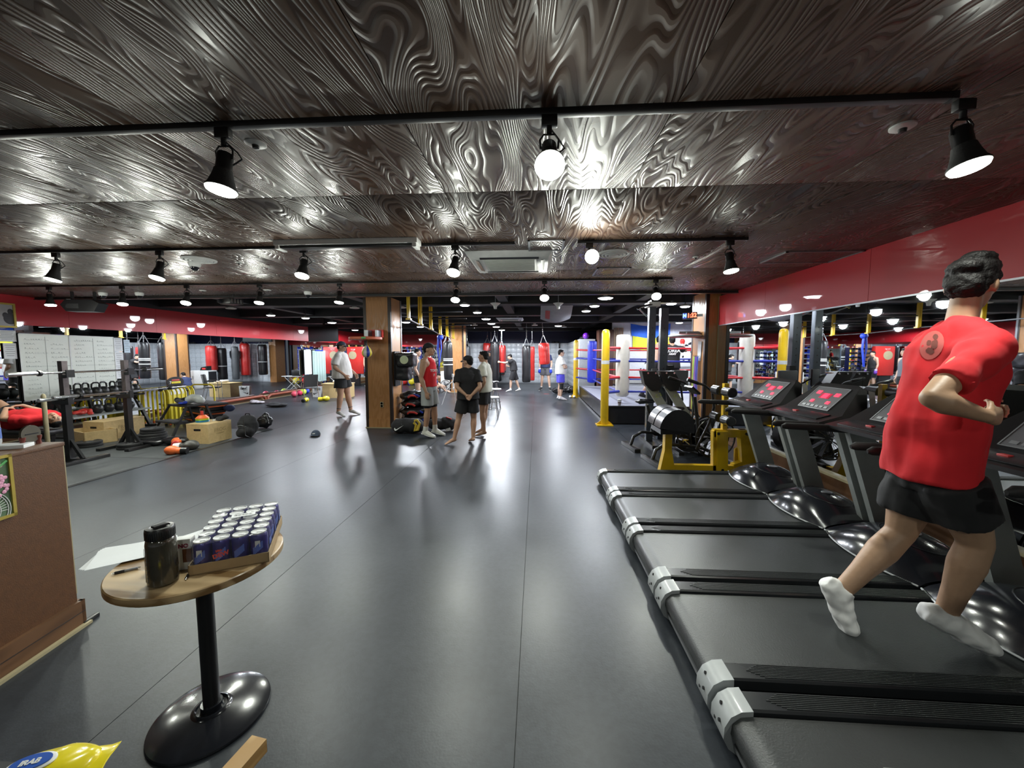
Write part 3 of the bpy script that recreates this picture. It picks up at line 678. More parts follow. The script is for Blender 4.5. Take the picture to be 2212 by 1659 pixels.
# ================================================================ air bikes
def make_bike(lab, loc, rz):
    t = thing('air_bike', lab, 'exercise bike', loc, rz)
    for x in (-.55, .52): obj('floor_rail', MB().bx((x - .05, -.31, 0), (x + .05, .31, .06), bev=.008), M_blackm, t)
    fr = MB(); fr.tube([(-.55, 0, .05), (-.50, 0, .2), (-.36, 0, .28), (-.1, 0, .26), (.2, 0, .22), (.5, 0, .06)], .026, n=10)
    fr.tube([(-.12, 0, .26), (-.22, 0, .55), (-.27, 0, .74)], .028, n=10); fr.tube([(.15, 0, .24), (.12, 0, .6), (.06, 0, .98)], .026, n=10)
    obj('frame', fr, M_blackm, t)
    obj('seat_post', MB().cyl((-.24, 0, .62), (-.29, 0, .78), .018), M_chrome, t)
    obj('saddle', remesh(MB().ell((-.36, 0, .80), (.13, .10, .035)).ell((-.20, 0, .805), (.13, .035, .03)).tube([(-.42, 0, .8), (-.1, 0, .81)], [.05, .025]), .01, 3), M_leather, t)
    wh = obj('fan_cage', MB().tube([(.36 + .30 * math.cos(2 * PI * k / 28), -.07, .38 + .30 * math.sin(2 * PI * k / 28)) for k in range(28)], .012, n=6, closed=True).tube([(.36 + .30 * math.cos(2 * PI * k / 28), .07, .38 + .30 * math.sin(2 * PI * k / 28)) for k in range(28)], .012, n=6, closed=True), M_blackm, t)
    sp = MB()
    for k in range(26):
        a = 2 * PI * k / 26
        for y in (-.075, .075): sp.tube([(.36 + .05 * math.cos(a), y, .38 + .05 * math.sin(a)), (.36 + .30 * math.cos(a), y, .38 + .30 * math.sin(a))], .0028, n=4)
    s = obj('cage_wires', sp, M_blackm, wh); s['kind'] = 'stuff'
    fb = MB()
    for k in range(10):
        a = 2 * PI * k / 10; fb.box((.36 + .17 * math.cos(a), 0, .38 + .17 * math.sin(a)), (.22, .09, .004), rot=(0, -a, 0))
    obj('fan_wheel', fb, M_steel, t)
    obj('chain_guard', MB().tube([(-.06, .06, .3), (-.06, .09, .3)], .11, n=24), M_black, t)
    for s in (-1, 1):
        cr = obj('crank', MB().tube([(-.06, s * .05, .3), (-.06, s * .11, .3), (-.06 + s * .12, s * .12, .3 - s * .10)], .011, n=8), M_chrome, t)
        obj('pedal', MB().bx((-.11 + s * .12, s * .13, .28 - s * .10), (-.01 + s * .12, s * .13 + s * .09, .30 - s * .10), bev=.004), M_chrome, cr)
        obj('moving_arm', MB().tube([(.02, s * .16, .24), (.16, s * .22, .62), (.20, s * .26, .86), (.16, s * .27, 1.08), (.04, s * .27, 1.17), (-.12, s * .27, 1.22)], .017, n=10), M_blackm, t)
        obj('grip', MB().tube([(-.04, s * .27, 1.195), (-.05, s * .27, 1.197), (-.20, s * .27, 1.245), (-.21, s * .27, 1.247)], [.018, .024, .024, .016], n=10), M_black, t)
        obj('foot_peg', MB().cyl((.30, s * .08, .14), (.30, s * .22, .14), .018), M_chrome, t)
    m = obj('monitor', MB().box((.02, 0, 1.08), (.03, .22, .16), rot=(0, R(-50), 0)), M_blackm, t)
    obj('monitor_screen', MB().box((.0, 0, 1.095), (.006, .18, .12), rot=(0, R(-50), 0)), M_steel, m)
    return t
make_bike('black air bike with large fan wheel behind the yellow machine, nearer one', (2.25, 5.75, 0), R(8))
make_bike('black air bike beside the ring, behind the other air bike', (2.15, 6.65, 0), R(8))
# ================================================================ tall squat rack and two upright rowers
t = thing('power_rack', 'tall black steel rack with silver pull-up brackets in front of the ring', 'rack', (0, 0, 0))
RY = 7.0
for k, px in enumerate((1406, 1432)):
    xx = AT(px, 760, RY + .15 * k).x; yv = RY + .15 * k
    u = obj('upright_post', MB().bx((xx - .058 - .01 * k, yv - .05, .04), (xx + .058 + .01 * k, yv + .05, 2.42)), mat('rack_steel', (.11, .13, .16), .25, .3, coat=.3), t)
    for j in range(14): obj('post_hole', MB().cyl((xx, yv - .053, .5 + j * .12), (xx, yv - .048, .5 + j * .12), .011, n=8), M_black, u)
    obj('base_foot', MB().bx((xx - .06, yv - .45, 0), (xx + .06, yv + .45, .05)), M_blackm, t)
xa, xb = AT(1406, 760, RY).x, AT(1432, 760, RY).x
obj('top_plate', MB().bx((xa - .10, RY - .16, 2.42), (xa + .10, RY + .12, 2.50), bev=.01), M_white, t)
obj('top_beam', MB().bx((xa - .02, RY - .02, 2.50), (xb + .1, RY + .2, 2.55)), M_blackm, t)
obj('pull_up_bar', MB().tube([(xa, RY - .1, 2.46), (xa - .10, RY - .2, 2.44), (xa - .26, RY - .25, 2.40), (xa - .32, RY - .26, 2.36)], .018, n=8).tube([(xa - .30, RY - .25, 2.38), (xa - .1, RY - .05, 2.26)], .012, n=8), M_chrome, t)
obj('back_pad', MB().bx((xb - .22, RY - .12, 1.05), (xb - .10, RY - .06, 1.35), bev=.02), mat('pad_grey', (.12, .13, .15), .4), t)
obj('back_pad', MB().bx((xb + .12, RY - .10, .95), (xb + .42, RY - .02, 1.32), bev=.02), mat('pad_grey', (.12, .13, .15), .4), t)
obj('weight_cover', MB().bx((xb + .10, RY + .0, .4), (xb + .2, RY + .1, 1.4)), M_blackm, t)
for k in range(2):
    px = 1436 + 39 * k
    Yr = 6.35
    a = AT(px, 885, Yr); b = AT(px - 33, 832, Yr)
    t = thing('rowing_machine', ['grey railed rowing machine stored upright, left one beside the tall rack', 'grey railed rowing machine stored upright, right one beside the tall rack'][k], 'rowing machine', (0, 0, 0), 0, 'two upright rowing machines')
    base = Vector((a.x + .28, Yr, .0)); d = (b - a).normalized()
    low = a - d * .50
    obj('slide_rail', seg(low, b, .06, .13), mat('rail_alu', (.46, .48, .42), .45), t)
    q = text_mb('C 2', .07, .001); obj('rail_mark', q, mat('mark_green', (.55, .65, .1), .5), t, loc=tuple((a + b) / 2 + Vector((0, -.068, .04))), rot=(R(90), R(-30), 0))
    cr = MB(); dd = b - a; nrm = Vector((dd.z, 0, -dd.x)).normalized()
    cr.prism([(-.17, .15), (.05, .15), (.16, -.04), (.12, -.16), (.0, -.17), (-.12, -.06)], Yr - .09, Yr + .09, 'y', Matrix.Translation((b.x + .02, 0, b.z + .08)))
    obj('foot_stretcher', cr, M_black, t)
    for s in (-.06, .06): obj('silver_pin', MB().cyl((b.x + s, Yr - .12, b.z + .20), (b.x + s + .03, Yr + .12, b.z + .20), .014), M_chrome, t)
    obj('flywheel_housing', MB().cyl((low.x + .1, Yr - .09, .30), (low.x + .1, Yr + .09, .30), .27, n=28), M_matte, t)
    obj('front_feet', MB().bx((low.x - .1, Yr - .22, 0), (low.x - .02, Yr + .22, .05)).bx((low.x + .28, Yr - .15, 0), (low.x + .34, Yr + .15, .05)), M_blackm, t)
# ================================================================ boxing ring
RX0, RX1, RY0, RY1 = 1.62, 7.0, 8.85, 14.3
t = thing('boxing_ring', 'raised boxing ring with black skirt, yellow posts and red and blue ropes', 'boxing ring', (0, 0, 0))
pf = obj('platform', MB().bx((RX0, RY0, .02), (RX1, RY1, .40)), M_black, t)
obj('canvas', MB().bx((RX0 + .01, RY0 + .01, .40), (RX1 - .01, RY1 - .01, .43), bev=.01), mat('canvas', (.30, .31, .38), .55, bump=.1, bsc=20), t)
def wavy(u, v, ax):
    d = (.014 * noise.noise(Vector((u * 40, v * 3, 0))) + .004) * (1.3 - v)
    return (RX0 + (RX1 - RX0) * u, RY0 - .035 + d, .02 + v * .39) if ax == 'x' else (RX0 - .035 + d, RY0 + (RY1 - RY0) * u, .02 + v * .39)
obj('front_skirt', MB().grid(lambda u, v: wavy(u, v, 'x'), 120, 5), M_leather, t)
obj('side_skirt', MB().grid(lambda u, v: wavy(u, v, 'y'), 120, 5), M_leather, t)
obj('floor_trim', MB().bx((RX0 - .09, RY0 - .08, 0), (RX0 - .055, RY1, .035)), M_steel, t)
obj('canvas_edge', MB().bx((RX0 - .045, RY0 - .045, .395), (RX1, RY0 + .005, .425), bev=.008).bx((RX0 - .045, RY0, .395), (RX0 + .005, RY1, .425), bev=.008), M_black, t)
def post(x, y, top=2.15, tape=False):
    p = obj('corner_post', MB().tube([(0, 0, 0), (0, 0, .01), (0, 0, top - .10), (0, 0, top - .04), (0, 0, top - .01), (0, 0, top)], [.088, .088, .088, .078, .05, .01], n=28), M_yel, t, loc=(x, y, 0))
    obj('base_plate', MB().box((0, 0, .012), (.36, .30, .024)), M_yel, p)
    for sx in (-1, 1): obj('gusset', MB().prism([(0, 0), (.14, .0), (0, .12)], -.01, .01, 'y', Matrix.Translation((sx * .05, 0, .02)) @ (Matrix() if sx > 0 else Matrix.Scale(-1, 4, (1, 0, 0)))), M_yel, p)
    if tape: obj('white_tape', MB().tube([(0, 0, 1.38), (0, 0, 1.46)], .0895, n=28, cap=False), M_white, p)
    return p
post(1.53, 8.70, 2.15, True); post(1.45, 14.35, 2.12, True); post(6.95, 8.72)
def pad(x, y, m, top=2.05, bot=.63, r=.155):
    o = obj('corner_pad', MB().tube([(0, 0, bot - .03), (0, 0, bot), (0, 0, bot + .03)] + [(0, 0, bot + (top - bot) * k / 9) for k in range(1, 9)] + [(0, 0, top - .05), (0, 0, top - .01), (0, 0, top)],
        [r * .6, r * .9, r * 1.0] + [r * (1.0 + .012 * (-1) ** k) for k in range(1, 9)] + [r, r * .93, r * .75], n=28).noisy(.006, 9), m, t, loc=(x, y, 0))
    return o
wp = pad(2.02, 9.20, mat('cream_vinyl', (.66, .64, .58), .42, bump=.2, bsc=12)); bp_ = pad(1.93, 13.6, mat('blue_vinyl', (.02, .04, .62), .35, bump=.2, bsc=12)); pad(6.7, 9.1, M_redv); pad(6.7, 13.9, MATS['cream_vinyl'])
M_rr, M_rb = mat('rope_red', (.60, .02, .03), .35, coat=.2), mat('rope_blue', (.015, .03, .33), .35, coat=.2)
for k, z in enumerate((1.74, 1.44, 1.06, .73)):
    m = M_rr if k % 2 == 0 else M_rb; nm = 'red_rope' if k % 2 == 0 else 'blue_rope'
    c = [(1.95, 9.12), (6.65, 9.12), (6.65, 13.85), (1.95, 13.7)]
    for i in range(4):
        a, b = c[i], c[(i + 1) % 4]
        o = obj(nm, MB().tube([(a[0] + (b[0] - a[0]) * s, a[1] + (b[1] - a[1]) * s, z - .018 * math.sin(PI * s)) for s in [j / 12 for j in range(13)]], [.030] + [.024] * 11 + [.030], n=10), m, t)
    obj('turnbuckle_cover', MB().tube([(1.53, 8.72, z), (1.80, 8.98, z), (1.97, 9.14, z)], [.03, .036, .03], n=10), m, t)
    obj('turnbuckle_cover', MB().tube([(1.45, 14.3, z + .02), (1.75, 14.0, z), (1.95, 13.75, z)], [.03, .036, .03], n=10), m, t)
obj('rope_tie', MB().tube([(1.93, 10.6, 1.74), (1.935, 10.6, .73)], .008, n=6), M_white, t)
obj('rope_tie', MB().tube([(2.9, 9.12, 1.74), (2.9, 9.12, .73)], .007, n=6), M_white, t)
# flag and posters on the wall behind the ring
def banner(u, v, x0, x1, z0, z1, y, sag=.10):
    x = x0 + (x1 - x0) * u; s = math.sin(PI * min(1, max(0, u))) * sag
    return (x, y - .02 * math.sin(u * 14), z1 - (z1 - z0) * (1 - v) - s)
YF = 15.57
f0, f1 = AT(1362, 700, YF), AT(1500, 756, YF)
t = thing('flag', 'large blue and yellow two-band flag hanging above the ring', 'flag', (0, 0, 0))
zt, zm, zb = AT(1400, 699, YF).z, AT(1400, 725, YF).z, AT(1400, 752, YF).z
fx0, fx1 = AT(1362, 700, YF).x, AT(1448, 700, YF).x
obj('blue_band', MB().grid(lambda u, v: banner(u, v, fx0 + .05 * (1 - v), fx1, zm, zt, YF), 30, 4), mat('flag_blue', (.03, .16, .80), .7), t)
obj('yellow_band', MB().grid(lambda u, v: banner(u, v, fx0 + .10, fx1, zb, zm, YF), 30, 4), mat('flag_yellow', (.80, .82, .05), .7), t)
t = thing('flag', 'white flag with pale folds hanging right of the blue and yellow flag', 'flag', (0, 0, 0))
gx0, gx1 = fx1 + .05, fx1 + .9
obj('cloth', MB().grid(lambda u, v: banner(u, v, gx0, gx1, zm, zt, YF, .05), 20, 4), mat('pale_flag', (.65, .68, .78), .7), t)
p0, p1 = AT(1462, 728, 15.4), AT(1513, 792, 15.4)
t = thing('wall_poster', 'white poster with dark brush strokes behind the man in the ring', 'poster', (0, 0, 0))
obj('sheet', MB().bx((p0.x, 15.40, p1.z), (p1.x, 15.42, p0.z)), M_paper, t)
inkm = mat('ink', (.02, .02, .03), .6)
def strokes(n, x0, x1, z0, z1, y, seed, wmin=.01, wmax=.05):
    random.seed(seed); mb = MB()
    for _ in range(n):
        x = random.uniform(x0, x1); z = random.uniform(z0, z1); a = random.uniform(-.4, .9); L_ = random.uniform(.06, .3) * (x1 - x0)
        pts = [(x + L_ * s * math.cos(a), y - .002, z + L_ * s * math.sin(a) + .03 * math.sin(4 * s)) for s in (0, .3, .6, 1)]
        mb.tube(pts, [(.003, wmin), (.003, wmax), (.003, wmax * .8), (.003, wmin * .5)], n=6)
    return mb
s = obj('brush_strokes', strokes(9, p0.x + .1, p1.x - .3, p1.z + .15, p0.z - .2, 15.40, 3), inkm, t); s['kind'] = 'stuff'
t = thing('wall_drawing', 'black ink splash marks on the white ring wall under the flag', 'drawing', (0, 0, 0))
q0, q1 = AT(1378, 780, 15.55), AT(1402, 806, 15.55)
s = obj('ink_marks', strokes(12, q0.x, q1.x, q1.z, q0.z, 15.598, 5, .006, .03), inkm, t); s['kind'] = 'stuff'
# digital clock on the pillar
t = thing('digital_clock', 'lit digital clock with blue and red numbers high on the ring pillar', 'clock', (0, 0, 0))
ck = AT(1490, 682, 7.7)
t.scale = (.66, .66, .75); t.location = (ck.x + .0, 7.7, ck.z); t.rotation_euler = (0, 0, R(-35))
obj('case', MB().bx((-.20, -.03, -.085), (.20, .03, .085), bev=.006), M_blackm, t)
obj('wall_arm', MB().bx((.10, .0, -.03), (.34, .05, .03)), M_steel, t)
obj('blue_window', MB().bx((-.185, -.034, -.07), (-.08, -.029, .07)), mat('led_win', (.02, .03, .2), .3, emit=(.1, .15, .9), es=.4, var=0), t)
obj('round_number', text_mb('M', .14, .002, bold=.004), mat('led_blue', (.1, .2, 1), .4, emit=(.15, .3, 1.0), es=4, var=0), t, loc=(-.13, -.037, 0), rot=(R(90), 0, 0))
obj('minute_digits', text_mb('1:32', .15, .002, bold=.005), mat('led_red2', (1, .05, .03), .4, emit=(1.0, .10, .05), es=6, var=0), t, loc=(.065, -.037, 0), rot=(R(90), 0, 0))
# speed bag platform (right pillar)
t = thing('speed_bag_platform', 'red and white speed bag platform on the pillar beside the ring', 'speed bag platform', (2.95, 7.92, 1.93), R(-8))
obj('round_board', MB().lathe([(.0001, 0), (.28, 0), (.30, .015), (.30, .045), (.28, .06), (.0001, .06)], 32), M_redp, t)
obj('white_rim', MB().tube([(.31 * math.cos(2 * PI * k / 32), .31 * math.sin(2 * PI * k / 32), .03) for k in range(32)], .018, n=8, closed=True), M_white, t)
obj('wall_bracket', MB().bx((.0, -.16, .06), (.24, .16, .10)).bx((-.12, -.04, .06), (.24, .04, .12)), M_steel, t)
# bands hanging by the pillar and a white paper
a = AT(1492, 765, 7.0)
t = thing('paper_notice', 'white paper notice taped on the pillar beside the ring', 'notice', (3.19, 7.80, 1.66)); obj('sheet', MB().box((0, 0, 0), (.006, .16, .38), rot=(R(4), 0, 0)), M_paper, t)
for k, (dy, m, lb) in enumerate(((0, M_blue, 'blue resistance band hanging on the ring pillar'), (.09, mat('purple', (.16, .05, .42), .5), 'purple resistance band hanging on the ring pillar'), (.17, mat('lime', (.35, .6, .06), .5), 'green resistance band hanging on the ring pillar'))):
    t = thing('resistance_band', lb, 'resistance band', (3.15, 7.78 + dy, 1.55), 0, 'bands on the ring pillar')
    obj('loop', MB().tube([(0, .02, 0), (-.01, .03, -.4), (0, .03, -1.0), (0, .0, -1.12), (0, -.03, -1.0), (-.01, -.03, -.4), (0, -.02, 0)], [(.006, .016)] * 7, n=8, closed=True), m, t)
    obj('hook', MB().tube([(.04, 0, .02), (0, 0, .0), (-.01, 0, .03)], .005, n=6), M_steel, t)
# bottle on the ring edge
p = G(1338, 876, .425); t = thing('drink_cup', 'clear plastic cup of cola on the ring edge behind the yellow post', 'cup', (p.x, p.y, .425))
obj('cup', MB().lathe([(.035, 0), (.045, .13), (.043, .13), (.033, .01)], 20), mat('clear', (.7, .7, .72), .1, alpha=.45), t)
obj('cola', MB().lathe([(.033, .004), (.042, .08), (.0001, .08)], 20), mat('cola', (.05, .012, .008), .2), t); obj('lid', MB().lathe([(.048, .13), (.046, .145), (.02, .155), (.0001, .155)], 20), mat('lid_clear', (.7, .72, .75), .2), t)
# ================================================================ lockers
M_lock = mat('locker_grey', (.56, .60, .64), .35, coat=.1, var=.03)
M_lock2 = mat('locker_body', (.36, .39, .42), .4)
def lockers(x, y, rz, n, lab, cw=.3145, ch=.268, rows=8, dep=.45):
    t = thing('locker_cabinet', lab, 'lockers', (x, y, 0), rz, 'grey steel lockers')
    Wd = n * cw
    obj('cabinet', MB().bx((0, 0, 0), (Wd, dep, rows * ch + .06)), M_lock2, t)
    key = 'lockdoor'
    if key not in pm:
        pm[key] = MB().box((0, 0, 0), (cw - .012, .016, ch - .012), bev=.004).mesh('locker_door')
        pm['lockh'] = MB().box((0, 0, 0), (.035, .01, .05)).box((0, -.005, 0), (.02, .008, .03)).mesh('door_latch')
    for i in range(n):
        for j in range(rows):
            d = obj('locker_door', pm[key], M_lock, t, loc=((i + .5) * cw, -.008, .05 + (j + .5) * ch))
    tags = MB()
    for i in range(n):
        for j in range(rows):
            tags.box(((i + .82) * cw, -.020, .05 + (j + .55) * ch), (.03, .008, .05)).box(((i + .5) * cw, -.018, .05 + (j + .85) * ch), (.05, .004, .035))
    g = obj('latches_and_plates', tags, M_white, t); g['kind'] = 'stuff'
    return t
x = -3.95
names = ['leftmost grey locker unit on the back wall', 'second grey locker unit from the left on the back wall', 'third grey locker unit from the left on the back wall', 'fourth grey locker unit from the left on the back wall', 'fifth grey locker unit from the left on the back wall', 'rightmost grey locker unit on the back wall']
for k in range(6): lockers(x + k * 3 * .3145, YB, 0, 3, names[k])
for k, nm in enumerate(('furthest grey locker unit of the side row beside the ring', 'middle grey locker unit of the side row beside the ring', 'nearest grey locker unit of the side row beside the ring')):
    lockers(1.72, YB - .02 - k * 1.90, R(-90), 6, nm, dep=.62)
# items on the lockers
p = Vector((2.0, 15.9, 2.21)); t = thing('exercise_ball', 'purple ball on top of the side lockers by the ring', 'ball', tuple(p)); obj('ball', MB().ell((0, 0, .13), (.13, .13, .13), nu=24, nv=16), mat('purple_ball', (.14, .02, .42), .2, coat=.4), t)
t = thing('equipment_bag', 'small black bag on the side lockers left of the purple ball', 'bag', (1.95, 16.6, 2.20)); obj('body', remesh(MB().ell((0, 0, .08), (.14, .2, .08)).ell((0, .1, .12), (.1, .08, .06)), .02, 2), M_leather, t)
t = thing('boxing_gloves_pair', 'dark gloves hanging over the corner of the back lockers', 'gloves', (1.05, YB + .1, 2.20)); obj('glove', remesh(MB().ell((-.12, 0, .06), (.12, .08, .06)).ell((.1, 0, .05), (.12, .08, .06)), .02, 2), M_leather, t); obj('strap', MB().bx((.16, -.16, -.28), (.24, -.13, .04), bev=.01), M_black, t)
t = thing('red_bell', 'small red object on top of the back lockers', 'bell', (-2.0, YB + .15, 2.20)); obj('dome', MB().lathe([(.08, 0), (.08, .05), (.05, .09), (.0001, .10)], 16), M_redp, t)
# ================================================================ heavy bags
def heavy_bag(lab, x, y, zb, zt, r, m, tape=None, tilt=(0, 0), grp='hanging heavy bags', shape=None, mtop=None, black_bottom=False):
    L_ = zt - zb; top = ZB + .2
    t = thing('heavy_bag', lab, 'punching bag', (x, y, top), 0, grp, rot=(tilt[0], tilt[1], 0))
    o = zt - top
    pr = [(r * .55, -L_), (r * .9, -L_ + .02), (r, -L_ + .07)] + [(r * (1 + .02 * math.sin(k * 2.1)), -L_ + .07 + (L_ - .22) * k / 8) for k in range(1, 8)] + [(r, -.12), (r * .93, -.04), (r * .8, 0)]
    if shape: pr = [(r * a_, -L_ * (1 - b_)) for a_, b_ in shape]
    body = obj('bag_body', MB().lathe(pr, 28).noisy(.010, 5, int(x * 7)), m, t, loc=(0, 0, o))
    if black_bottom: obj('bottom_cap', MB().lathe([(.001, -.012), (r * .56, -.01), (r * .93, .02), (r * 1.02, .07), (r * 1.02, .12)], 28), M_leather, body, loc=(0, 0, -L_))
    hs = MB()
    for k in range(4):
        a = PI / 4 + k * PI / 2; hs.tube([(r * .85 * math.cos(a), r * .85 * math.sin(a), o - .10), (r * .75 * math.cos(a), r * .75 * math.sin(a), o + .02), (.02 * math.cos(a), .02 * math.sin(a), o + .28)], .010, n=6)
    obj('hanging_strap', hs, M_steel, t)
    ch = MB(); zz = o + .28; k = 0
    while zz < -.01:
        ch.tube([(.012 * (k % 2), .012 * ((k + 1) % 2), zz), (.012 * (k % 2), .012 * ((k + 1) % 2), zz + .05), (-.012 * (k % 2), -.012 * ((k + 1) % 2), zz + .05), (-.012 * (k % 2), -.012 * ((k + 1) % 2), zz)], .005, n=5, closed=True); zz += .045; k += 1
    if k: obj('chain', ch, M_chrome, t)
    if tape:
        for z in tape: obj('tape_band', MB().tube([(0, 0, -L_ + z), (0, 0, -L_ + z + .035)], r * 1.035, n=28), M_white, body)
    return t
def bagpx(lab, px, ptop, pbot, Y, wpx, m, **k):
    a = AT(px, pbot, Y); b = AT(px, ptop, Y); return heavy_bag(lab, a.x, Y, a.z, b.z, wpx / 2 / FPX * Y, m, **k)
bagpx('black heavy bag with white tape bands hanging left of the tripod', 967, 738, 821, 14.6, 20, M_leather, tape=(.74, .80, .58), tilt=(R(0), R(-1)))
bagpx('tall black heavy bag just right of the man in the polo shirt', 1069, 738, 824, 16.9, 19, M_leather)
bagpx('red heavy bag being punched, directly behind the tall black bag', 1084, 750, 810, 17.9, 13, M_redv, black_bottom=True)
bagpx('tall black heavy bag in front of a red bag in the centre', 1137, 746, 826, 16.6, 18, M_leather)
bagpx('slim red heavy bag half hidden by the central black bag', 1149, 749, 822, 17.3, 12, M_redv)
bagpx('short fat red heavy bag hanging high before the man with blue gloves', 1170, 741, 788, 14.9, 23, M_redv, tilt=(0, R(-4)))
bagpx('dark grey heavy bag seen between the two far pillars', 1010, 748, 822, 19.2, 14, mat('grey_leather', (.06, .065, .07), .35, bump=.2, bsc=10))
def bagmirror(lab, pm_, ptop, pbot, Y, wpx, m, **k):
    X = 2 * XL - (pm_ - 1159) / FPX * Y; a = AT(1159, pbot, Y); b = AT(1159, ptop, Y); return heavy_bag(lab, X, Y, a.z, b.z, wpx / 2 / FPX * Y, m, **k)
bagmirror('red heavy bag with black base reflected furthest left in the mirror pair', 422, 746, 806, 19.6, 22, M_redv, black_bottom=True)
bagmirror('black heavy bag with one white band reflected beside the red one', 446, 751, 824, 20.0, 19, M_leather, tape=(.75,))
bagmirror('black waisted uppercut bag reflected in the middle of the mirror', 479, 757, 808, 20.5, 20, M_gloss, shape=[(.5, 0), (.8, .03), (.85, .3), (.8, .6), (1.05, .72), (1.1, .85), (1.05, .97), (.7, 1)])
bagmirror('bright red slim heavy bag reflected in the middle of the mirror', 502, 741, 813, 20.9, 19, M_redv)
bagmirror('black heavy bag with white band reflected rightmost before the wood strip', 543, 743, 812, 20.7, 18, M_leather, tape=(.72,))
# yellow pull-up frames hanging from the ceiling
t = thing('hanging_pull_up_frame', 'row of yellow square posts with black bars hanging from the dark ceiling', 'pull-up frame', (0, 0, 0))
pts = []
for k, (px, py) in enumerate(((883, 690), (908, 702), (931, 712), (951, 723), (966, 727), (979, 731))):
    Y = [7.7, 9.0, 10.6, 12.3, 13.9, 15.5][k]; q = AT(px, py, Y); pts.append(q)
    w_ = .085 if k else .055
    obj('yellow_post', MB().bx((q.x - w_ / 2, Y - .03, q.z), (q.x - .006, Y + .03, ZB + .25)).bx((q.x + .006, Y - .03, q.z), (q.x + w_ / 2, Y + .03, ZB + .25)), M_yel, t)
    obj('foot_tab', MB().bx((q.x - w_ / 2 - .02, Y - .05, q.z - .01), (q.x + w_ / 2 + .02, Y + .05, q.z + .02)), M_yel, t)
for a, b in zip(pts[:-1], pts[1:]): obj('pull_up_bar', MB().cyl(a, b, .014, n=10), M_steel if a is pts[0] else M_blackm, t)
for q in pts[1:5]: obj('cross_bar', MB().cyl((q.x, q.y, q.z + .3), (q.x + 1.0, q.y, q.z + .3), .016, n=10), M_blackm, t)
# blue bands on the frame, seen beside the man in red
q = pts[3]
t = thing('resistance_band', 'bundle of blue bands hanging under the yellow pull-up frame', 'resistance band', (q.x - .10, q.y + .2, q.z - .05))
obj('knot', MB().ell((.05, 0, -.02), (.11, .08, .09)), M_blue, t); obj('loop', MB().tube([(0, 0, 0), (-.04, 0, -.4), (0, 0, -.95), (.08, 0, -.4), (.06, 0, 0)], [(.04, .02)] * 5, n=8), M_blue, t)
# hanging banner in the hall
a = AT(1206, 656, 10.2)
t = thing('hanging_banner', 'grey cloth banner with red mark slung under the hall ceiling', 'banner', (0, 0, 0))
def bf(u, v):
    x = AT(1168 + 70 * u, 700, 9.6).x; return (x, 9.6 + 1.1 * (1 - v), 2.86 - .30 * (1 - v) - .10 * math.sin(PI * u) * (1 - v) - .10 * math.sin(PI * v))
obj('cloth', MB().grid(bf, 20, 10), mat('banner_grey', (.33, .35, .38), .6), t)
obj('red_mark', MB().grid(lambda u, v: (lambda p: (p[0], p[1] - .004, p[2] - .006))(bf(.15 + .15 * u, .35 + .4 * v)), 5, 5), mat('banner_red', (.45, .10, .10), .6), t)
for px in (1070, 1206):
    q = AT(px, 655, 8.2); t = thing('ceiling_fan_head', 'white funnel shaped lamp cone hanging from a thin rod, ' + ('left of the lit spotlight' if px < 1100 else 'right of the lit spotlight'), 'lamp', (q.x, q.y, q.z - .06))
    obj('cone', MB().lathe([(.03, -.06), (.04, .0), (.10, .05), (.11, .06), (.05, .07), (.0001, .075)], 20), M_white, t); obj('rod', MB().cyl((0, 0, .07), (0, 0, ZB + .25 - q.z + .06), .006, n=6), M_steel, t)
# ================================================================ people
def V(*a): return Vector(a)
def limb(mb, pts, rs, n=14, up=None):
    mb.tube(pts, rs, n=n, up=up)
    mb.ell(tuple(pts[0]), (rs[0] if not isinstance(rs[0], tuple) else min(rs[0]),) * 3, nu=12, nv=8)
    mb.ell(tuple(pts[-1]), (rs[-1] if not isinstance(rs[-1], tuple) else min(rs[-1]),) * 3, nu=12, nv=8)
def lerp(a, b, t): return a + (b - a) * t
def hand(mb, wr, d, palm_n, side, s, curl=.5, fr=.0085):
    """wr wrist, d hand direction, palm_n normal out of the palm, side +1/-1 thumb side along (d x palm_n)"""
    d = d.normalized(); pn = (palm_n - d * palm_n.dot(d)).normalized(); w_ = d.cross(pn) * side
    mb.tube([wr - d * .01 * s, wr + d * .025 * s, wr + d * .06 * s, wr + d * .092 * s], [(.024 * s, .019 * s), (.034 * s, .018 * s), (.041 * s, .017 * s), (.039 * s, .014 * s)], n=12, up=pn)
    for k, L_ in enumerate((.070, .078, .073, .058)):
        b = wr + d * .088 * s + w_ * (.030 - .020 * k) * s
        p = [b]; a = curl * .7; dd = d
        for q in (.42, .32, .26):
            dd = (dd * math.cos(a) + pn * math.sin(a)); dd.normalize(); p.append(p[-1] + dd * L_ * q * s); 
            a = curl
            pn2 = pn
        # bend progressively in the plane (d, pn)
        p = [b]; ang = curl * .6
        for q in (.42, .32, .26):
            v = d * math.cos(ang) + pn * math.sin(ang); p.append(p[-1] + v * L_ * q * s); ang += curl * 1.05
        mb.tube([p[0] - d * .02 * s] + p, [fr * 1.1 * s, fr * 1.1 * s, fr * s, fr * .95 * s, fr * .8 * s], n=8)
    b = wr + d * .022 * s + w_ * .028 * s
    p1 = b + (d * .6 + w_ * .7 + pn * .3).normalized() * .038 * s; p2 = p1 + (d * .85 + w_ * .15 + pn * (.3 + curl * .3)).normalized() * .032 * s; p3 = p2 + (d * .85 - w_ * .1 + pn * (.3 + curl * .4)).normalized() * .022 * s
    mb.tube([b - d * .01 * s, b, p1, p2, p3], [fr * 1.3 * s, fr * 1.5 * s, fr * 1.25 * s, fr * 1.1 * s, fr * .85 * s], n=8)
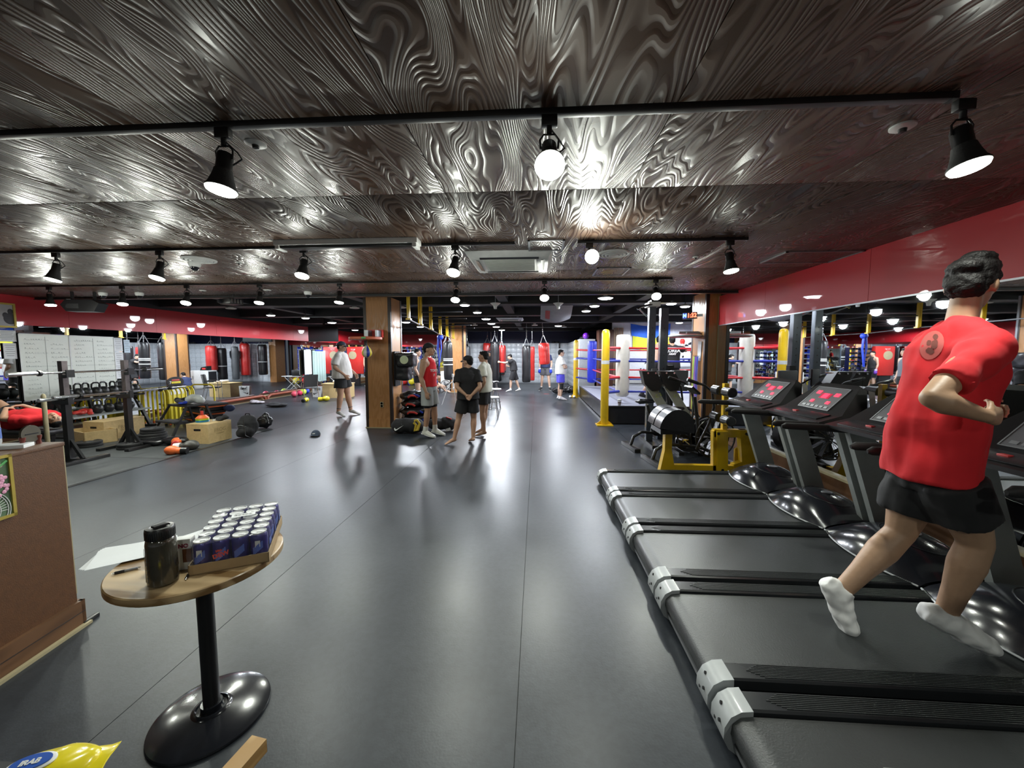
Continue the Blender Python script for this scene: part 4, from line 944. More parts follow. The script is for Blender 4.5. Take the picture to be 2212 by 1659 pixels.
def foot(mb, A, T, s, g=0.0, hk=.050):
    """A ankle, T toe tip at sole level"""
    d = (T - A); upv = V(0, 0, 1) if abs(d.normalized().z) < .8 else V(0, 0, 1)
    f = T - A; f = f - upv * f.dot(upv)
    if f.length < .05: f = d
    sd = f.cross(V(0, 0, 1)).normalized() if f.cross(V(0, 0, 1)).length > 1e-4 else V(1, 0, 0)
    d = d.normalized(); nrm = sd.cross(d); nrm = nrm if nrm.dot(A - T) > 0 or nrm.z > 0 else -nrm
    L_ = (T - A).length
    # foot axis: from heel (behind and below the ankle) to the toe tip
    h = A - (d * .045 + nrm * .048) * s if False else A + (-(T - A).normalized() * hk * s) - nrm * .032 * s
    ax = (T - h).normalized(); n2 = sd.cross(ax); n2 = n2 if n2.dot(A - h) > 0 else -n2
    LL = (T - h).length
    st = ((0.0, .020, .020, .026), (.08, .031, .032, .034), (.25, .034, .040, .042), (.45, .036, .036, .038), (.65, .043, .026, .028), (.82, .044, .019, .021), (.95, .036, .014, .015), (1.0, .024, .010, .011))
    mb.tube([h + ax * LL * t + n2 * (c - .012) * s for t, rx, ry, c in st], [((rx + g) * s, (ry + g) * s) for t, rx, ry, c in st], n=14, up=n2)
    return h, ax, n2, LL
def J0():
    return dict(pel=V(0, 0, .95), waist=V(0, .005, 1.09), chest=V(0, 0, 1.30), neck=V(0, -.012, 1.475), head=V(0, .018, 1.625),
        shR=V(.185, -.005, 1.415), shL=V(-.185, -.005, 1.415), elR=V(.235, -.02, 1.13), elL=V(-.235, -.02, 1.13), wrR=V(.235, .05, .885), wrL=V(-.235, .05, .885),
        hdR=V(0, .12, -1), hdL=V(0, .12, -1), hipR=V(.09, 0, .93), hipL=V(-.09, 0, .93), knR=V(.105, .015, .50), knL=V(-.105, .015, .50),
        anR=V(.115, -.02, .085), anL=V(-.115, -.02, .085), toR=V(.15, .19, .012), toL=V(-.15, .19, .012), fw=V(0, 1, 0), hf=V(0, 1, 0), hu=V(0, 0, 1), sw=V(1, 0, 0))
def person(lab, loc, rz, H, J=None, skin=None, vox=.011, fat=1.0, shirt='tee', shirt_m=None, shorts_m=None, shorts_l=.62, hair='short', hair_m=None, cap_m=None, cap_back=False, socks=None, shoes=None, curl=.55, palm=None,
           face=True, gloves=None, grp=None, sleeve=.62, hem=.0, loose=0.0, world=None, tights=None, wrinkle=.010, hands=True, muscle=1.0, brim=True, legm=1.05):
    s = H / 1.75; j = J0(); skin = skin or M_skin
    if J: j.update({k: v for k, v in J.items()})
    if world is not None:
        for k in j:
            if k in world: j[k] = (world[k] - Vector(loc)) / s
            
    t = thing('person', lab, 'person', loc, rz if world is None else 0.0, grp)
    S = lambda v: v * s
    fw = j['fw'].normalized(); q = {k: (v * s if k not in ('hdR', 'hdL', 'fw', 'hf', 'hu', 'sw') else v.normalized()) for k, v in j.items()}
    b = MB()
    spine = [lerp(q['pel'], q['waist'], -.45), q['pel'], lerp(q['pel'], q['waist'], .6), q['waist'], lerp(q['waist'], q['chest'], .5), q['chest'], lerp(q['chest'], q['neck'], .45), lerp(q['chest'], q['neck'], .78), q['neck']]
    rr = [(.115, .085), (.165, .118), (.155, .112), (.140, .104), (.150, .112), (.165, .120), (.160, .108), (.115, .080), (.062, .058)]
    fk = [1, fat ** .6, fat, fat, fat * .97, fat ** .6, 1, 1, 1]
    rr = [(a * s * f, c * s * f) for (a, c), f in zip(rr, fk)]
    b.tube(spine, rr, n=20, up=fw)
    if fat > 1.08: b.ell(tuple(lerp(q['waist'], q['pel'], .3) + fw * .045 * s * fat), (.13 * s * fat, .10 * s * fat, .14 * s), nu=16, nv=10)
    hu, hf = q['hu'], q['hf']; hr = hf.cross(hu).normalized(); hu = hr.cross(hf).normalized()
    hs = s * 1.0
    Mh = Matrix((hr, hf, hu)).transposed().to_4x4(); Mh.translation = q['head']; Mh = Mh @ Matrix.Scale(hs, 4)
    hd = lambda x, y, z: Mh @ Vector((x, y, z))
    b.tube([q['neck'] - (q['neck'] - q['chest']) * .15, q['neck'], hd(0, -.03, -.05)], [.066 * s, .056 * s, .054 * s], n=14)
    b.tube([lerp(q['shR'], q['neck'], .25) + V(0, 0, -.0), lerp(q['shR'], q['neck'], .7) + V(0, 0, .025 * s), lerp(q['shL'], q['neck'], .7) + V(0, 0, .025 * s), lerp(q['shL'], q['neck'], .25)], [.045 * s, .045 * s, .045 * s, .045 * s], n=12)
    def he(c, r): b.ell(None, r, M=Mh @ Matrix.Translation(c))
    he((0, -.012, .022), (.076, .096, .098)); he((0, .022, -.025), (.063, .070, .088)); he((0, .045, -.078), (.042, .042, .032)); he((0, .072, .030), (.052, .022, .020))
    for sx in (-1, 1): he((sx * .078, -.008, -.005), (.012, .021, .034)); he((sx * .035, .058, -.018), (.028, .028, .026))
    b.tube([hd(0, .088, .022), hd(0, .104, -.002), hd(0, .112, -.022), hd(0, .092, -.034)], [.009 * s, .011 * s, .016 * s, .010 * s], n=8)
    he((0, .082, -.056), (.024, .014, .013)); he((0, .080, -.088), (.020, .016, .014))
    for sd in ('R', 'L'):
        sh, el, wr = q['sh' + sd], q['el' + sd], q['wr' + sd]; mu = muscle
        b.ell(tuple(sh), (.060 * s * mu,) * 3)
        b.tube([lerp(q['chest'], sh, .35), sh], [.085 * s, .062 * s * mu], n=14)
        limb(b, [sh, lerp(sh, el, .25), lerp(sh, el, .55), el], [.057 * s * mu, .056 * s * mu, .049 * s * mu, .040 * s])
        limb(b, [el, lerp(el, wr, .25), lerp(el, wr, .6), wr], [.040 * s, .045 * s * mu, .036 * s, .0265 * s])
        if hands and gloves is None:
            pn = (palm[sd] if palm else None) or (lerp(V(0, 0, 0), -sh + el, 1).cross(fw) * (1 if sd == 'L' else -1) * -1)
            if palm is None: pn = (V(-1, 0, 0) if sd == 'R' else V(1, 0, 0)) + fw * -.2
            hdv = q['hd' + sd]; w_test = hdv.cross(pn); side = 1 if w_test.dot(fw + V(0, 0, .3)) > 0 else -1
            hand(b, wr, hdv, pn, side, s, curl, fr=.0088 if vox < .010 else .0105)
        hp, kn, an, to = q['hip' + sd], q['kn' + sd], q['an' + sd], q['to' + sd]
        limb(b, [hp, lerp(hp, kn, .3), lerp(hp, kn, .7), kn], [.092 * s * fat ** .5, .088 * s * fat ** .4 * legm, .068 * s * legm, .054 * s * legm])
        limb(b, [kn, lerp(kn, an, .28) , lerp(kn, an, .6), an], [.053 * s * legm, .059 * s * legm, .044 * s * legm, .034 * s * legm])
        back = -(fw) if True else fw
        b.ell(tuple(lerp(kn, an, .27) + back * .014 * s), (.046 * s * legm, .046 * s * legm, .09 * s))
        foot(b, an, to, s)
    body = obj('body', remesh(b, vox, 3, 'body'), skin, t)
    if face:
        for sx in (-1, 1):
            e = obj('eye', MB().ell(None, (.0125, .009, .0075), M=Mh @ Matrix.Translation((sx * .030, .0875, .008))), M_eye, t)
            obj('iris', MB().ell(None, (.0055, .004, .0062), M=Mh @ Matrix.Translation((sx * .030, .0945, .008))), M_hair, e)
            obj('eyebrow', MB().tube([hd(sx * .016, .094, .026), hd(sx * .032, .093, .031), hd(sx * .048, .080, .026)], [.0035 * s, .0042 * s, .0025 * s], n=6), M_hair, t)
        obj('lips', MB().ell(None, (.022, .007, .0075), M=Mh @ Matrix.Translation((0, .0945, -.056))), M_lip, t)
    # hair
    hm = hair_m or M_hair
    if hair != 'none':
        h = MB()
        def hh(c, r): h.ell(None, r, M=Mh @ Matrix.Translation(c))
        hh((0, -.026, .036), (.083, .096, .092)); hh((0, -.055, -.004), (.072, .058, .072))
        if hair == 'fringe':
            hh((0, -.005, .080), (.088, .104, .058)); hh((0, .050, .066), (.070, .050, .034)); hh((0, -.105, .075), (.055, .035, .035)); hh((.02, -.02, .125), (.055, .07, .030)); hh((0, -.085, .01), (.07, .045, .07))
            for sx in (-1, 1): hh((sx * .07, -.005, .045), (.018, .05, .04))
        elif hair == 'short':
            hh((0, .028, .078), (.066, .058, .034))
        me = remesh(h, vox * .8, 2, 'hair')
        displace(me, lambda p: (noise.noise(p * 60) + noise.noise(p * 25)) * .005)
        obj('hair', me, hm, t)
    if cap_m:
        c = MB(); c.ell(None, (.088, .106, .088), M=Mh @ Matrix.Translation((0, -.010, .046)))
        cap = remesh(c, vox, 1, 'cap')
        bm = bmesh.new(); bm.from_mesh(cap); inv = Mh.inverted()
        bmesh.ops.delete(bm, geom=[v for v in bm.verts if (inv @ v.co).z < .034], context='VERTS')
        bmesh.ops.solidify(bm, geom=list(bm.faces), thickness=.004); bm.to_mesh(cap); bm.free()
        co = obj('cap', cap, cap_m, t)
        sg = -1 if cap_back else 1
        if brim:
            obj('brim', MB().grid(lambda u, v: tuple(hd((u - .5) * .15, sg * (.075 + .085 * v * math.cos((u - .5) * 2.4)), .040 - .018 * v - .9 * (u - .5) ** 2 * .12)), 12, 6).grid(lambda u, v: tuple(hd((u - .5) * .15, sg * (.075 + .085 * v * math.cos((u - .5) * 2.4)), .034 - .018 * v - .9 * (u - .5) ** 2 * .12)), 12, 6), cap_m, co)
    # shirt
    def wr_(me, amp=wrinkle, sc=7.0, seed=0.0, sq=1.0):
        off = Vector((seed, seed * 2, 0))
        def f(c):
            p = Vector((c.x, c.y, c.z * .55)) * sc + off
            return noise.noise(p) * amp + noise.noise(p * 2.3) * amp * .45
        displace(me, f)
    g = .020 * s + loose
    if shirt:
        c = MB()
        hemp = q['pel'] + (q['pel'] - q['waist']) * (hem / .14)
        if shirt == 'tee':
            st = [hemp, lerp(hemp, q['waist'], .35), q['waist'], lerp(q['waist'], q['chest'], .5), q['chest'], lerp(q['chest'], q['neck'], .5), lerp(q['chest'], q['neck'], .82), lerp(q['chest'], q['neck'], .97)]
            r2 = [(.170, .125), (.166, .122), (.155, .120), (.158, .122), (.168, .124), (.160, .108), (.108, .082), (.070, .068)]
            fk = [fat ** .8, fat, fat, fat, fat ** .7, 1, 1, 1]; ge = [g * 1.3, g * 1.3, g * 1.2, g, g, g * .8, g * .6, g * .35]
            c.tube(st, [(a * s * f + e, d * s * f + e) for (a, d), f, e in zip(r2, fk, ge)], n=22, up=fw)
            if fat > 1.08: c.ell(tuple(lerp(q['waist'], q['pel'], .3) + fw * .045 * s * fat), (.14 * s * fat, .115 * s * fat, .17 * s), nu=16, nv=10)
            c.tube([lerp(q['shR'], q['neck'], .15), lerp(q['shR'], q['neck'], .62) + V(0, 0, .012 * s), lerp(q['shL'], q['neck'], .62) + V(0, 0, .012 * s), lerp(q['shL'], q['neck'], .15)], [.062 * s, .064 * s, .064 * s, .062 * s], n=12)
            for sd in ('R', 'L'):
                sh, el = q['sh' + sd], q['el' + sd]; e = lerp(sh, el, sleeve)
                c.ell(tuple(sh), (.068 * s * max(1, muscle) + loose * .2,) * 3); c.tube([lerp(q['chest'], sh, .3) + V(0, 0, .01 * s), sh, lerp(sh, e, .5), e], [.098 * s,  .066 * s * max(1, muscle) + loose * .35,   .066 * s + loose * .8, .066 * s + loose * .9], n=16)
        else:
            st = [hemp, lerp(hemp, q['waist'], .35), q['waist'], lerp(q['waist'], q['chest'], .5), q['chest'], lerp(q['chest'], q['neck'], .45), lerp(q['chest'], q['neck'], .75), lerp(q['chest'], q['neck'], .95)]
            r2 = [(.168, .122), (.162, .118), (.150, .114), (.156, .120), (.160, .132), (.125, .126), (.098, .094), (.080, .066)]
            c.tube(st, [(a * s + g * (.8 if k < 4 else .35), d * s + g * (.8 if k < 4 else .3)) for k, (a, d) in enumerate(r2)], n=22, up=fw)
            c.tube([lerp(q['shR'], q['neck'], .50) + V(0, 0, .012 * s), lerp(q['shL'], q['neck'], .50) + V(0, 0, .012 * s)], [.056 * s, .056 * s], n=12)
        me = remesh(c, vox * 1.15, 3, 'shirt'); wr_(me, seed=abs(loc[0]) * 3)
        obj({'tee': 't_shirt', 'tank': 'tank_top', 'polo': 'polo_shirt'}.get(shirt, 't_shirt'), me, shirt_m, t)
    if shorts_m:
        c = MB(); up_ = lerp(q['pel'], q['waist'], .62)
        c.tube([lerp(q['pel'], q['waist'], -.55), q['pel'], up_], [(.150 * s * fat ** .5, .120 * s * fat ** .5), (.172 * s * fat ** .8, .130 * s * fat ** .8), (.156 * s * fat, .118 * s * fat)], n=20, up=fw)
        for sd in ('R', 'L'):
            hp, kn = q['hip' + sd], q['kn' + sd]; e = lerp(hp, kn, shorts_l)
            c.tube([hp, lerp(hp, e, .5), e], [.104 * s * fat ** .4 * legm, .106 * s * legm + loose * .3, .100 * s * legm + loose * .8], n=18)
        me = remesh(c, vox * 1.15, 2, 'shorts'); wr_(me, wrinkle * .8, 8, 3.3); obj('shorts', me, shorts_m, t)
    if tights:
        c = MB()
        for sd in ('R', 'L'):
            hp, kn = q['hip' + sd], q['kn' + sd]; c.tube([lerp(hp, kn, .5), lerp(hp, kn, .88)], [.082 * s, .066 * s], n=16)
        obj('tights', c, tights, t)
    for sd in ('R', 'L'):
        an, to, kn = q['an' + sd], q['to' + sd], q['kn' + sd]
        if socks:
            c = MB(); foot(c, an, to, s, .005); hgt = socks[1]; c.tube([an - (kn - an).normalized() * .02 * s, lerp(an, kn, hgt * .5), lerp(an, kn, hgt)], [.042 * s, .042 * s, .046 * s], n=14)
            so = obj('sock', remesh(c, vox, 2, 'sock'), socks[0], t)
            if len(socks) > 2: obj('sock_stripe', MB().tube([lerp(an, kn, hgt * .72), lerp(an, kn, hgt * .85)], .0485 * s, n=16), socks[2], so)
        if shoes:
            c = MB(); h_, ax, n2, LL = foot(c, an, to, s, .013); hh_ = shoes[2] if len(shoes) > 2 else .08
            c.tube([an - (kn - an).normalized() * .03 * s, lerp(an, kn, hh_)], [.050 * s, .047 * s], n=14)
            so = obj('shoe', remesh(c, vox, 2, 'shoe'), shoes[0], t)
            mb = MB(); mb.tube([h_ + ax * LL * u - n2 * .006 * s for u in (-.04, .02, .3, .7, .93, 1.03)], [(.030 * s, .012 * s), (.043 * s, .013 * s), (.043 * s, .013 * s), (.052 * s, .013 * s), (.045 * s, .012 * s), (.02 * s, .010 * s)], n=12, up=n2)
            obj('sole', mb, shoes[1], so)
        if gloves:
            wr, hdv = q['wr' + sd], q['hd' + sd]; c = MB()
            c.ell(tuple(wr + hdv * .10 * s), (.068 * s, .068 * s, .085 * s)); c.ell(tuple(wr + hdv * .06 * s + fw * .05 * s), (.028 * s, .028 * s, .05 * s)); c.tube([wr - hdv * .06 * s, wr + hdv * .05 * s], [.047 * s, .052 * s], n=14)
            gl = obj('boxing_glove', remesh(c, .012, 2, 'glove'), gloves, t)
            obj('wrist_strap', MB().tube([wr - hdv * .04 * s, wr + hdv * .01 * s], .052 * s, n=16), M_white, gl)
    t['_s'] = s
    return t, q, s
def HT(px, pb, pt, zb=0.0):
    g_ = G(px, pb, zb); return g_, AT(px, pt, g_.y).z - zb
def clear_tags():
    for o in bpy.data.objects:
        if '_s' in o: del o['_s']
c_white = cloth('white', (.74, .73, .70)); c_black = cloth('black', (.012, .012, .014)); c_navy = cloth('navy', (.02, .03, .09)); c_red = cloth('red', (.66, .014, .022)); c_grey = cloth('grey', (.36, .38, .37)); c_cream = cloth('cream', (.72, .72, .62)); c_blue = cloth('blue', (.09, .08, .62)); c_dgrey = cloth('dark_grey', (.09, .09, .10))
# --- runner on the second nearest treadmill (faces +X)
RYY = 1.95
def K(px, py, Y=RYY): return AT(px, py, Y)
shR, shL = K(2128, 752, 1.78), K(2018, 742, 2.12)
W_ = dict(pel=K(2015, 1000), waist=K(2022, 905), chest=K(2058, 800), neck=K(2074, 705), head=K(2098, 618, 1.96),
    shR=shR, shL=shL, elR=K(2012, 860, 1.66), elL=K(1962, 880, 2.22), wrR=K(2132, 900, 1.62), wrL=K(2110, 890, 2.2),
    hipR=K(2055, 1040, 1.87), hipL=K(1985, 1030, 2.02), knR=K(2108, 1172, 1.86), knL=K(1945, 1150, 2.04), anR=K(2038, 1338, 1.89), anL=K(1806, 1288, 2.03), toR=K(2150, 1404, 1.85), toL=K(1842, 1378, 1.99))
fwr = V(.93, .36, 0)
Wr = person('young man in a red t-shirt and black shorts running on a treadmill', (2.0, RYY, .178), 0, 1.72, J=dict(fw=fwr, hf=V(.90, .46, -.05), hu=V(.05, 0, 1), hdR=V(.86, .35, -.02), hdL=V(.9, -.1, .1)), skin=mat('skin_runner', (.44, .27, .17), .5, var=.05, nsc=25, bump=.06, bsc=60), vox=.0078,
    shirt='tee', shirt_m=c_red, shorts_m=c_black, shorts_l=.62, hair='fringe', socks=None, world=W_, sleeve=.72, hem=.05, loose=.008, fat=.90, wrinkle=.026, legm=1.16, muscle=1.12, curl=1.15, palm={'R': V(-.2, 1, 0), 'L': V(-.2, -1, 0)}, shoes=None)
rt, rq, rs = Wr
for sd in ('R', 'L'):
    c = MB(); foot(c, rq['an' + sd], rq['to' + sd], rs, .020, .085); c.tube([rq['an' + sd], lerp(rq['an' + sd], rq['kn' + sd], .13)], [.052, .051], n=16); c.tube([lerp(rq['an' + sd], rq['kn' + sd], .04), lerp(rq['an' + sd], rq['to' + sd], .40), lerp(rq['an' + sd], rq['to' + sd], .62), lerp(rq['an' + sd], rq['to' + sd], .90)], [.054, .055, .048, .042], n=16)
    me = remesh(c, .008, 2, 'sock')
    displace(me, lambda p: noise.noise(p * 26) * .008)
    obj('white_sock', me, cloth('sock_white', (.86, .86, .86)), rt)
# faded round print on the back between the shoulders
from mathutils.bvhtree import BVHTree
sh_o = [c for c in rt.children if c.name.startswith('t_shirt')][0]
bv = BVHTree.FromPolygons([v.co.copy() for v in sh_o.data.vertices], [list(p.vertices) for p in sh_o.data.polygons])
def decal(cx, cy, rx, ry, rot_, seed=None):
    vs = []; base = Vector(rt.location)
    pts = [(0, 0)] + [(q, a) for q in (.5, 1) for a in range(20)]
    for q, a in pts:
        t_ = a * 2 * PI / 20; u_, v_ = q * rx * math.cos(t_), q * ry * math.sin(t_)
        if seed and q == 1: u_ *= 1 + .25 * noise.noise(Vector((a, seed, 0))); v_ *= 1 + .25 * noise.noise(Vector((a, 0, seed)))
        d = ray(cx + u_ * math.cos(rot_) - v_ * math.sin(rot_), cy + u_ * math.sin(rot_) + v_ * math.cos(rot_)); h = bv.ray_cast(C0 - base, d)
        if h[0] is None: return None
        vs.append(h[0] + h[1] * (.0022 if seed is None else .0034))
    m_ = MB(); m_._add(vs, [(0, 1 + a, 1 + (a + 1) % 20) for a in range(20)] + [(1 + a, 21 + a, 21 + (a + 1) % 20, 1 + (a + 1) % 20) for a in range(20)]); return m_
dk = decal(2014, 746, 24, 33, .5)
if dk:
    pr = obj('back_print', dk, cloth('print_pink', (.50, .10, .09)), rt)
    for k, (x, y, rx_, ry_) in enumerate(((2010, 758, 9, 7), (2020, 744, 7, 10), (2008, 741, 5, 6), (2022, 728, 6, 6))):
        e_ = decal(x, y, rx_, ry_, .4, k + 1.5)
        if e_: obj('print_motif', e_, cloth('print_brown', (.16, .04, .03)), pr)
# --- man in white t-shirt and cap by the pillar
g_, H = HT(742, 897, 738)
person('heavy man in white t-shirt, black shorts and dark cap by the orange pillar', tuple(g_), R(-88), H, J=dict(waist=V(0, -.0, 1.09), chest=V(0, -.03, 1.30), neck=V(0, -.03, 1.48), head=V(0, .015, 1.63), elR=V(.255, -.05, 1.15), wrR=V(.20, .16, .97), hdR=V(-.2, .45, -.7), elL=V(-.27, .0, 1.15), wrL=V(-.22, .22, .98), hdL=V(.05, .4, -.8),
    knR=V(.12, .0, .5), anR=V(.13, -.06, .085), toR=V(.22, .13, .012), knL=V(-.12, .06, .5), anL=V(-.13, .13, .085), toL=V(-.10, .36, .012)), skin=M_skin, vox=.010, fat=1.28, legm=1.2, shirt_m=c_white, shorts_m=c_black, shorts_l=.62, hair='short', cap_m=cloth('cap_navy', (.05, .07, .11)), socks=(cloth('sock_grey', (.55, .55, .52)), .30, c_dgrey), loose=.03, hem=.06, sleeve=.78)
# --- young man in dark grey sleeveless top
g_, H = HT(903, 876, 753)
person('young man in grey sleeveless top and black shorts with white hand wraps', tuple(g_), R(-80), H, J=dict(elR=V(.225, -.03, 1.13), wrR=V(.21, .08, .90), hdR=V(0, .3, -1)), skin=M_skin3, vox=.013, shirt='tank', shirt_m=cloth('slate', (.12, .13, .15)), shorts_m=c_black, shorts_l=.5, hair='short', shoes=(mat('white_shoe', (.72, .68, .70), .5), mat('pink_sole', (.75, .35, .4), .5), .12), muscle=1.05, wrinkle=.006)
g2 = bpy.data.objects[-1]
# --- man in red tank top
g_, H = HT(928, 942, 742)
g_c = g_
tC, qC, sC = person('tall man in red tank top and grey shorts standing in profile', tuple(g_), R(-98), H, J=dict(elR=V(.225, -.05, 1.12), wrR=V(.235, .05, .86), hdR=V(0, .25, -1), head=V(0, .022, 1.635), neck=V(0, -.02, 1.485), anL=V(-.10, .07, .085), toL=V(-.10, .27, .012), knL=V(-.10, .06, .5), anR=V(.11, -.04, .085), toR=V(.14, .17, .012)), skin=M_skin2, vox=.009, shirt='tank', shirt_m=c_red, shorts_m=c_grey, shorts_l=.78, loose=.012, hair='short', cap_m=c_black, cap_back=True, tights=c_black, shoes=(mat('offwhite_shoe', (.60, .60, .54), .5), M_white, .30), muscle=1.12, wrinkle=.008, fat=1.03)
tx = text_mb('TOKP', .065, .0012, bold=.002); obj('chest_print', tx, M_white, tC, loc=(.095 * sC, .150 * sC, 1.25 * sC), rot=(R(90), 0, R(148)))
tx = text_mb('F', .07, .0012, bold=.002); obj('chest_print', tx, M_white, tC, loc=(.085 * sC, .150 * sC, 1.165 * sC), rot=(R(90), 0, R(148)))
# --- man in black t-shirt seen from behind, hands clasped
g_, H = HT(1012, 957, 768)
person('man in black t-shirt, black shorts and black cap, back turned, hands clasped behind', tuple(g_), R(14), H, J=dict(elR=V(.225, -.13, 1.14), wrR=V(.055, -.20, .985), hdR=V(-.62, -.12, -.70), elL=V(-.225, -.13, 1.14), wrL=V(-.055, -.20, .99), hdL=V(.62, -.10, -.74), hf=V(-.80, .60, -.02),
    hipL=V(-.09, 0, .93), knL=V(-.19, .01, .50), anL=V(-.29, -.04, .085), toL=V(-.47, -.10, .012), knR=V(.11, .02, .50), anR=V(.09, -.05, .085), toR=V(.03, .14, .012)), skin=M_skin, vox=.009, shirt_m=c_black, shorts_m=c_black, shorts_l=.72, loose=.022, hair='short', cap_m=c_black, curl=.8, palm={'R': V(0, -1, .2), 'L': V(0, 1, -.2)}, hem=.06, sleeve=.72)
# --- man in cream polo shirt
g_, H = HT(1047, 941, 757)
tE, qE, sE = person('man in cream polo shirt and black shorts facing the man in black', tuple(g_), R(82), H, J=dict(elL=V(-.225, -.06, 1.13), wrL=V(-.215, .07, .90), hdL=V(0, .3, -1), knR=V(.10, .02, .5), hf=V(.12, 1, -.02), anR=V(.11, .08, .085), toR=V(.14, .28, .012)), skin=M_skin2, vox=.010, shirt='tee', shirt_m=c_cream, shorts_m=c_black, shorts_l=.62, loose=.014, hair='short', hem=.04, sleeve=.66)
obj('collar', MB().tube([(.075 * math.cos(a) * sE, (.072 * math.sin(a) - .008) * sE, (1.475 + .012 * math.cos(a - 1.57)) * sE) for a in [k * PI / 9 for k in range(18)]], [(.006, .018)] * 18, n=8, closed=True), c_cream, tE)
# --- far people
g_, H = HT(1110, 846, 762)
person('man in black t-shirt and long black shorts jabbing the red heavy bag', tuple(g_), R(88), H, J=dict(waist=V(0, .01, 1.08), chest=V(0, .05, 1.28), neck=V(0, .11, 1.44), head=V(0, .185, 1.565), hf=V(0, .92, -.38), shR=V(.17, .07, 1.38), shL=V(-.17, .07, 1.38), elL=V(-.20, .36, 1.30), wrL=V(-.14, .60, 1.33), hdL=V(0, 1, 0), elR=V(.21, .10, 1.08), wrR=V(.12, .26, 1.14), hdR=V(0, .7, .4), anR=V(.12, -.25, .085), knR=V(.11, -.10, .5), toR=V(.13, -.05, .012), anL=V(-.12, .14, .085), knL=V(-.11, .12, .5), toL=V(-.12, .35, .012)), skin=M_skin3, vox=.015, shirt_m=c_black, shorts_m=c_black, shorts_l=.92, loose=.02, hair='short', socks=(c_white, .25), curl=1.2, face=False)
g_, H = HT(1178, 843, 752)
person('boxer in navy with blue boxing gloves half hidden behind the red heavy bag', tuple(g_), R(168), H, J=dict(anR=V(.17, .0, .085), anL=V(-.20, .05, .085), knL=V(-.15, .04, .5), knR=V(.13, .03, .5), toR=V(.22, .2, .012), toL=V(-.26, .22, .012), elR=V(.25, -.03, 1.13), elL=V(-.25, -.03, 1.13)), skin=M_skin3, vox=.015, shirt_m=c_navy, shorts_m=c_dgrey, shorts_l=.7, loose=.015, gloves=M_blue, shoes=(M_matte, M_white, .12), socks=(c_white, .2), face=False)
g_, H = HT(1210, 864, 755)
tI, qI, sI = person('man with glasses in white t-shirt and blue shorts, arms crossed beside the ring', tuple(g_), R(-78), H, J=dict(elR=V(.24, .08, 1.13), wrR=V(-.02, .22, 1.17), hdR=V(-.9, .1, .15), elL=V(-.24, .08, 1.13), wrL=V(.03, .19, 1.13), hdL=V(.9, .1, -.1)), skin=M_skin3, vox=.013, fat=1.1, shirt_m=c_white, shorts_m=c_blue, shorts_l=.74, loose=.02, hair='short', shoes=(mat('white_shoe', (.7, .7, .7), .5), M_white, .14), hem=.05, palm={'R': V(0, -1, 0), 'L': V(0, -1, 0)})
gl = MB()
for sx in (-1, 1): gl.tube([(qI['head'].x + sx * .032 * sI + .022 * math.cos(a), qI['head'].y + .105 * sI, qI['head'].z + .008 + .017 * math.sin(a)) for a in [k * PI / 6 for k in range(12)]], .0025, n=5, closed=True).tube([(qI['head'].x + sx * .054 * sI, qI['head'].y + .10 * sI, qI['head'].z + .01), (qI['head'].x + sx * .08 * sI, qI['head'].y, qI['head'].z + .01)], .0025, n=5)
obj('glasses', gl, M_black, tI)
obj('knee_sleeve', MB().tube([lerp(qI['hipR'], qI['knR'], .80), qI['knR'], lerp(qI['knR'], qI['anR'], .28)], [.078 * sI, .068 * sI, .066 * sI], n=16), c_black, tI)
# --- in the ring
g_ = AT(1450, 800, 9.75); H = AT(1452, 726, 9.75).z - .43
tJ, qJ, sJ = person('man in black t-shirt with white back lettering holding pads in the ring', (g_.x, 9.75, .43), R(-12), H, J=dict(elR=V(.36, .12, 1.36), wrR=V(.30, .30, 1.52), hdR=V(0, .3, .9), elL=V(-.25, .14, 1.16), wrL=V(-.16, .34, 1.28), hdL=V(.1, .8, .3), shR=V(.19, .0, 1.43)), skin=M_skin, vox=.012, fat=1.04, shirt_m=c_black, shorts_m=c_black, shorts_l=.85, loose=.02, gloves=M_redv, face=False, shoes=(M_matte, M_black, .12), hem=.06, wrinkle=.006)
for tt, sz, zz in (('KOREA', .105, 1.355), ('ARMY', .062, 1.27)):
    obj('back_lettering', text_mb(tt, sz, .002, bold=.003), M_white, tJ, loc=(0.0, -.172 * sJ, zz * sJ), rot=(R(90), 0, 0))
person('shirtless boxer in the ring partly hidden behind the tall rack', (AT(1412, 800, 10.6).x, 10.6, .43), R(-75), 1.74, J=dict(waist=V(0, .02, 1.07), chest=V(0, .08, 1.26), neck=V(0, .13, 1.42), head=V(0, .18, 1.55), shR=V(.18, .10, 1.36), shL=V(-.18, .10, 1.36), elR=V(.22, .2, 1.12), wrR=V(.12, .40, 1.28), elL=V(-.2, .22, 1.14), wrL=V(-.1, .45, 1.30), hdR=V(0, .6, .7), hdL=V(0, .6, .7),
    anR=V(.12, -.42, .085), knR=V(.12, -.16, .48), toR=V(.14, -.22, .012), anL=V(-.12, .14, .085), toL=V(-.12, .36, .012), knL=V(-.11, .16, .5)), skin=M_skin3, vox=.014, shirt=None, shorts_m=c_black, shorts_l=.8, loose=.02, gloves=M_redv, face=False, shoes=(M_matte, M_black, .2))
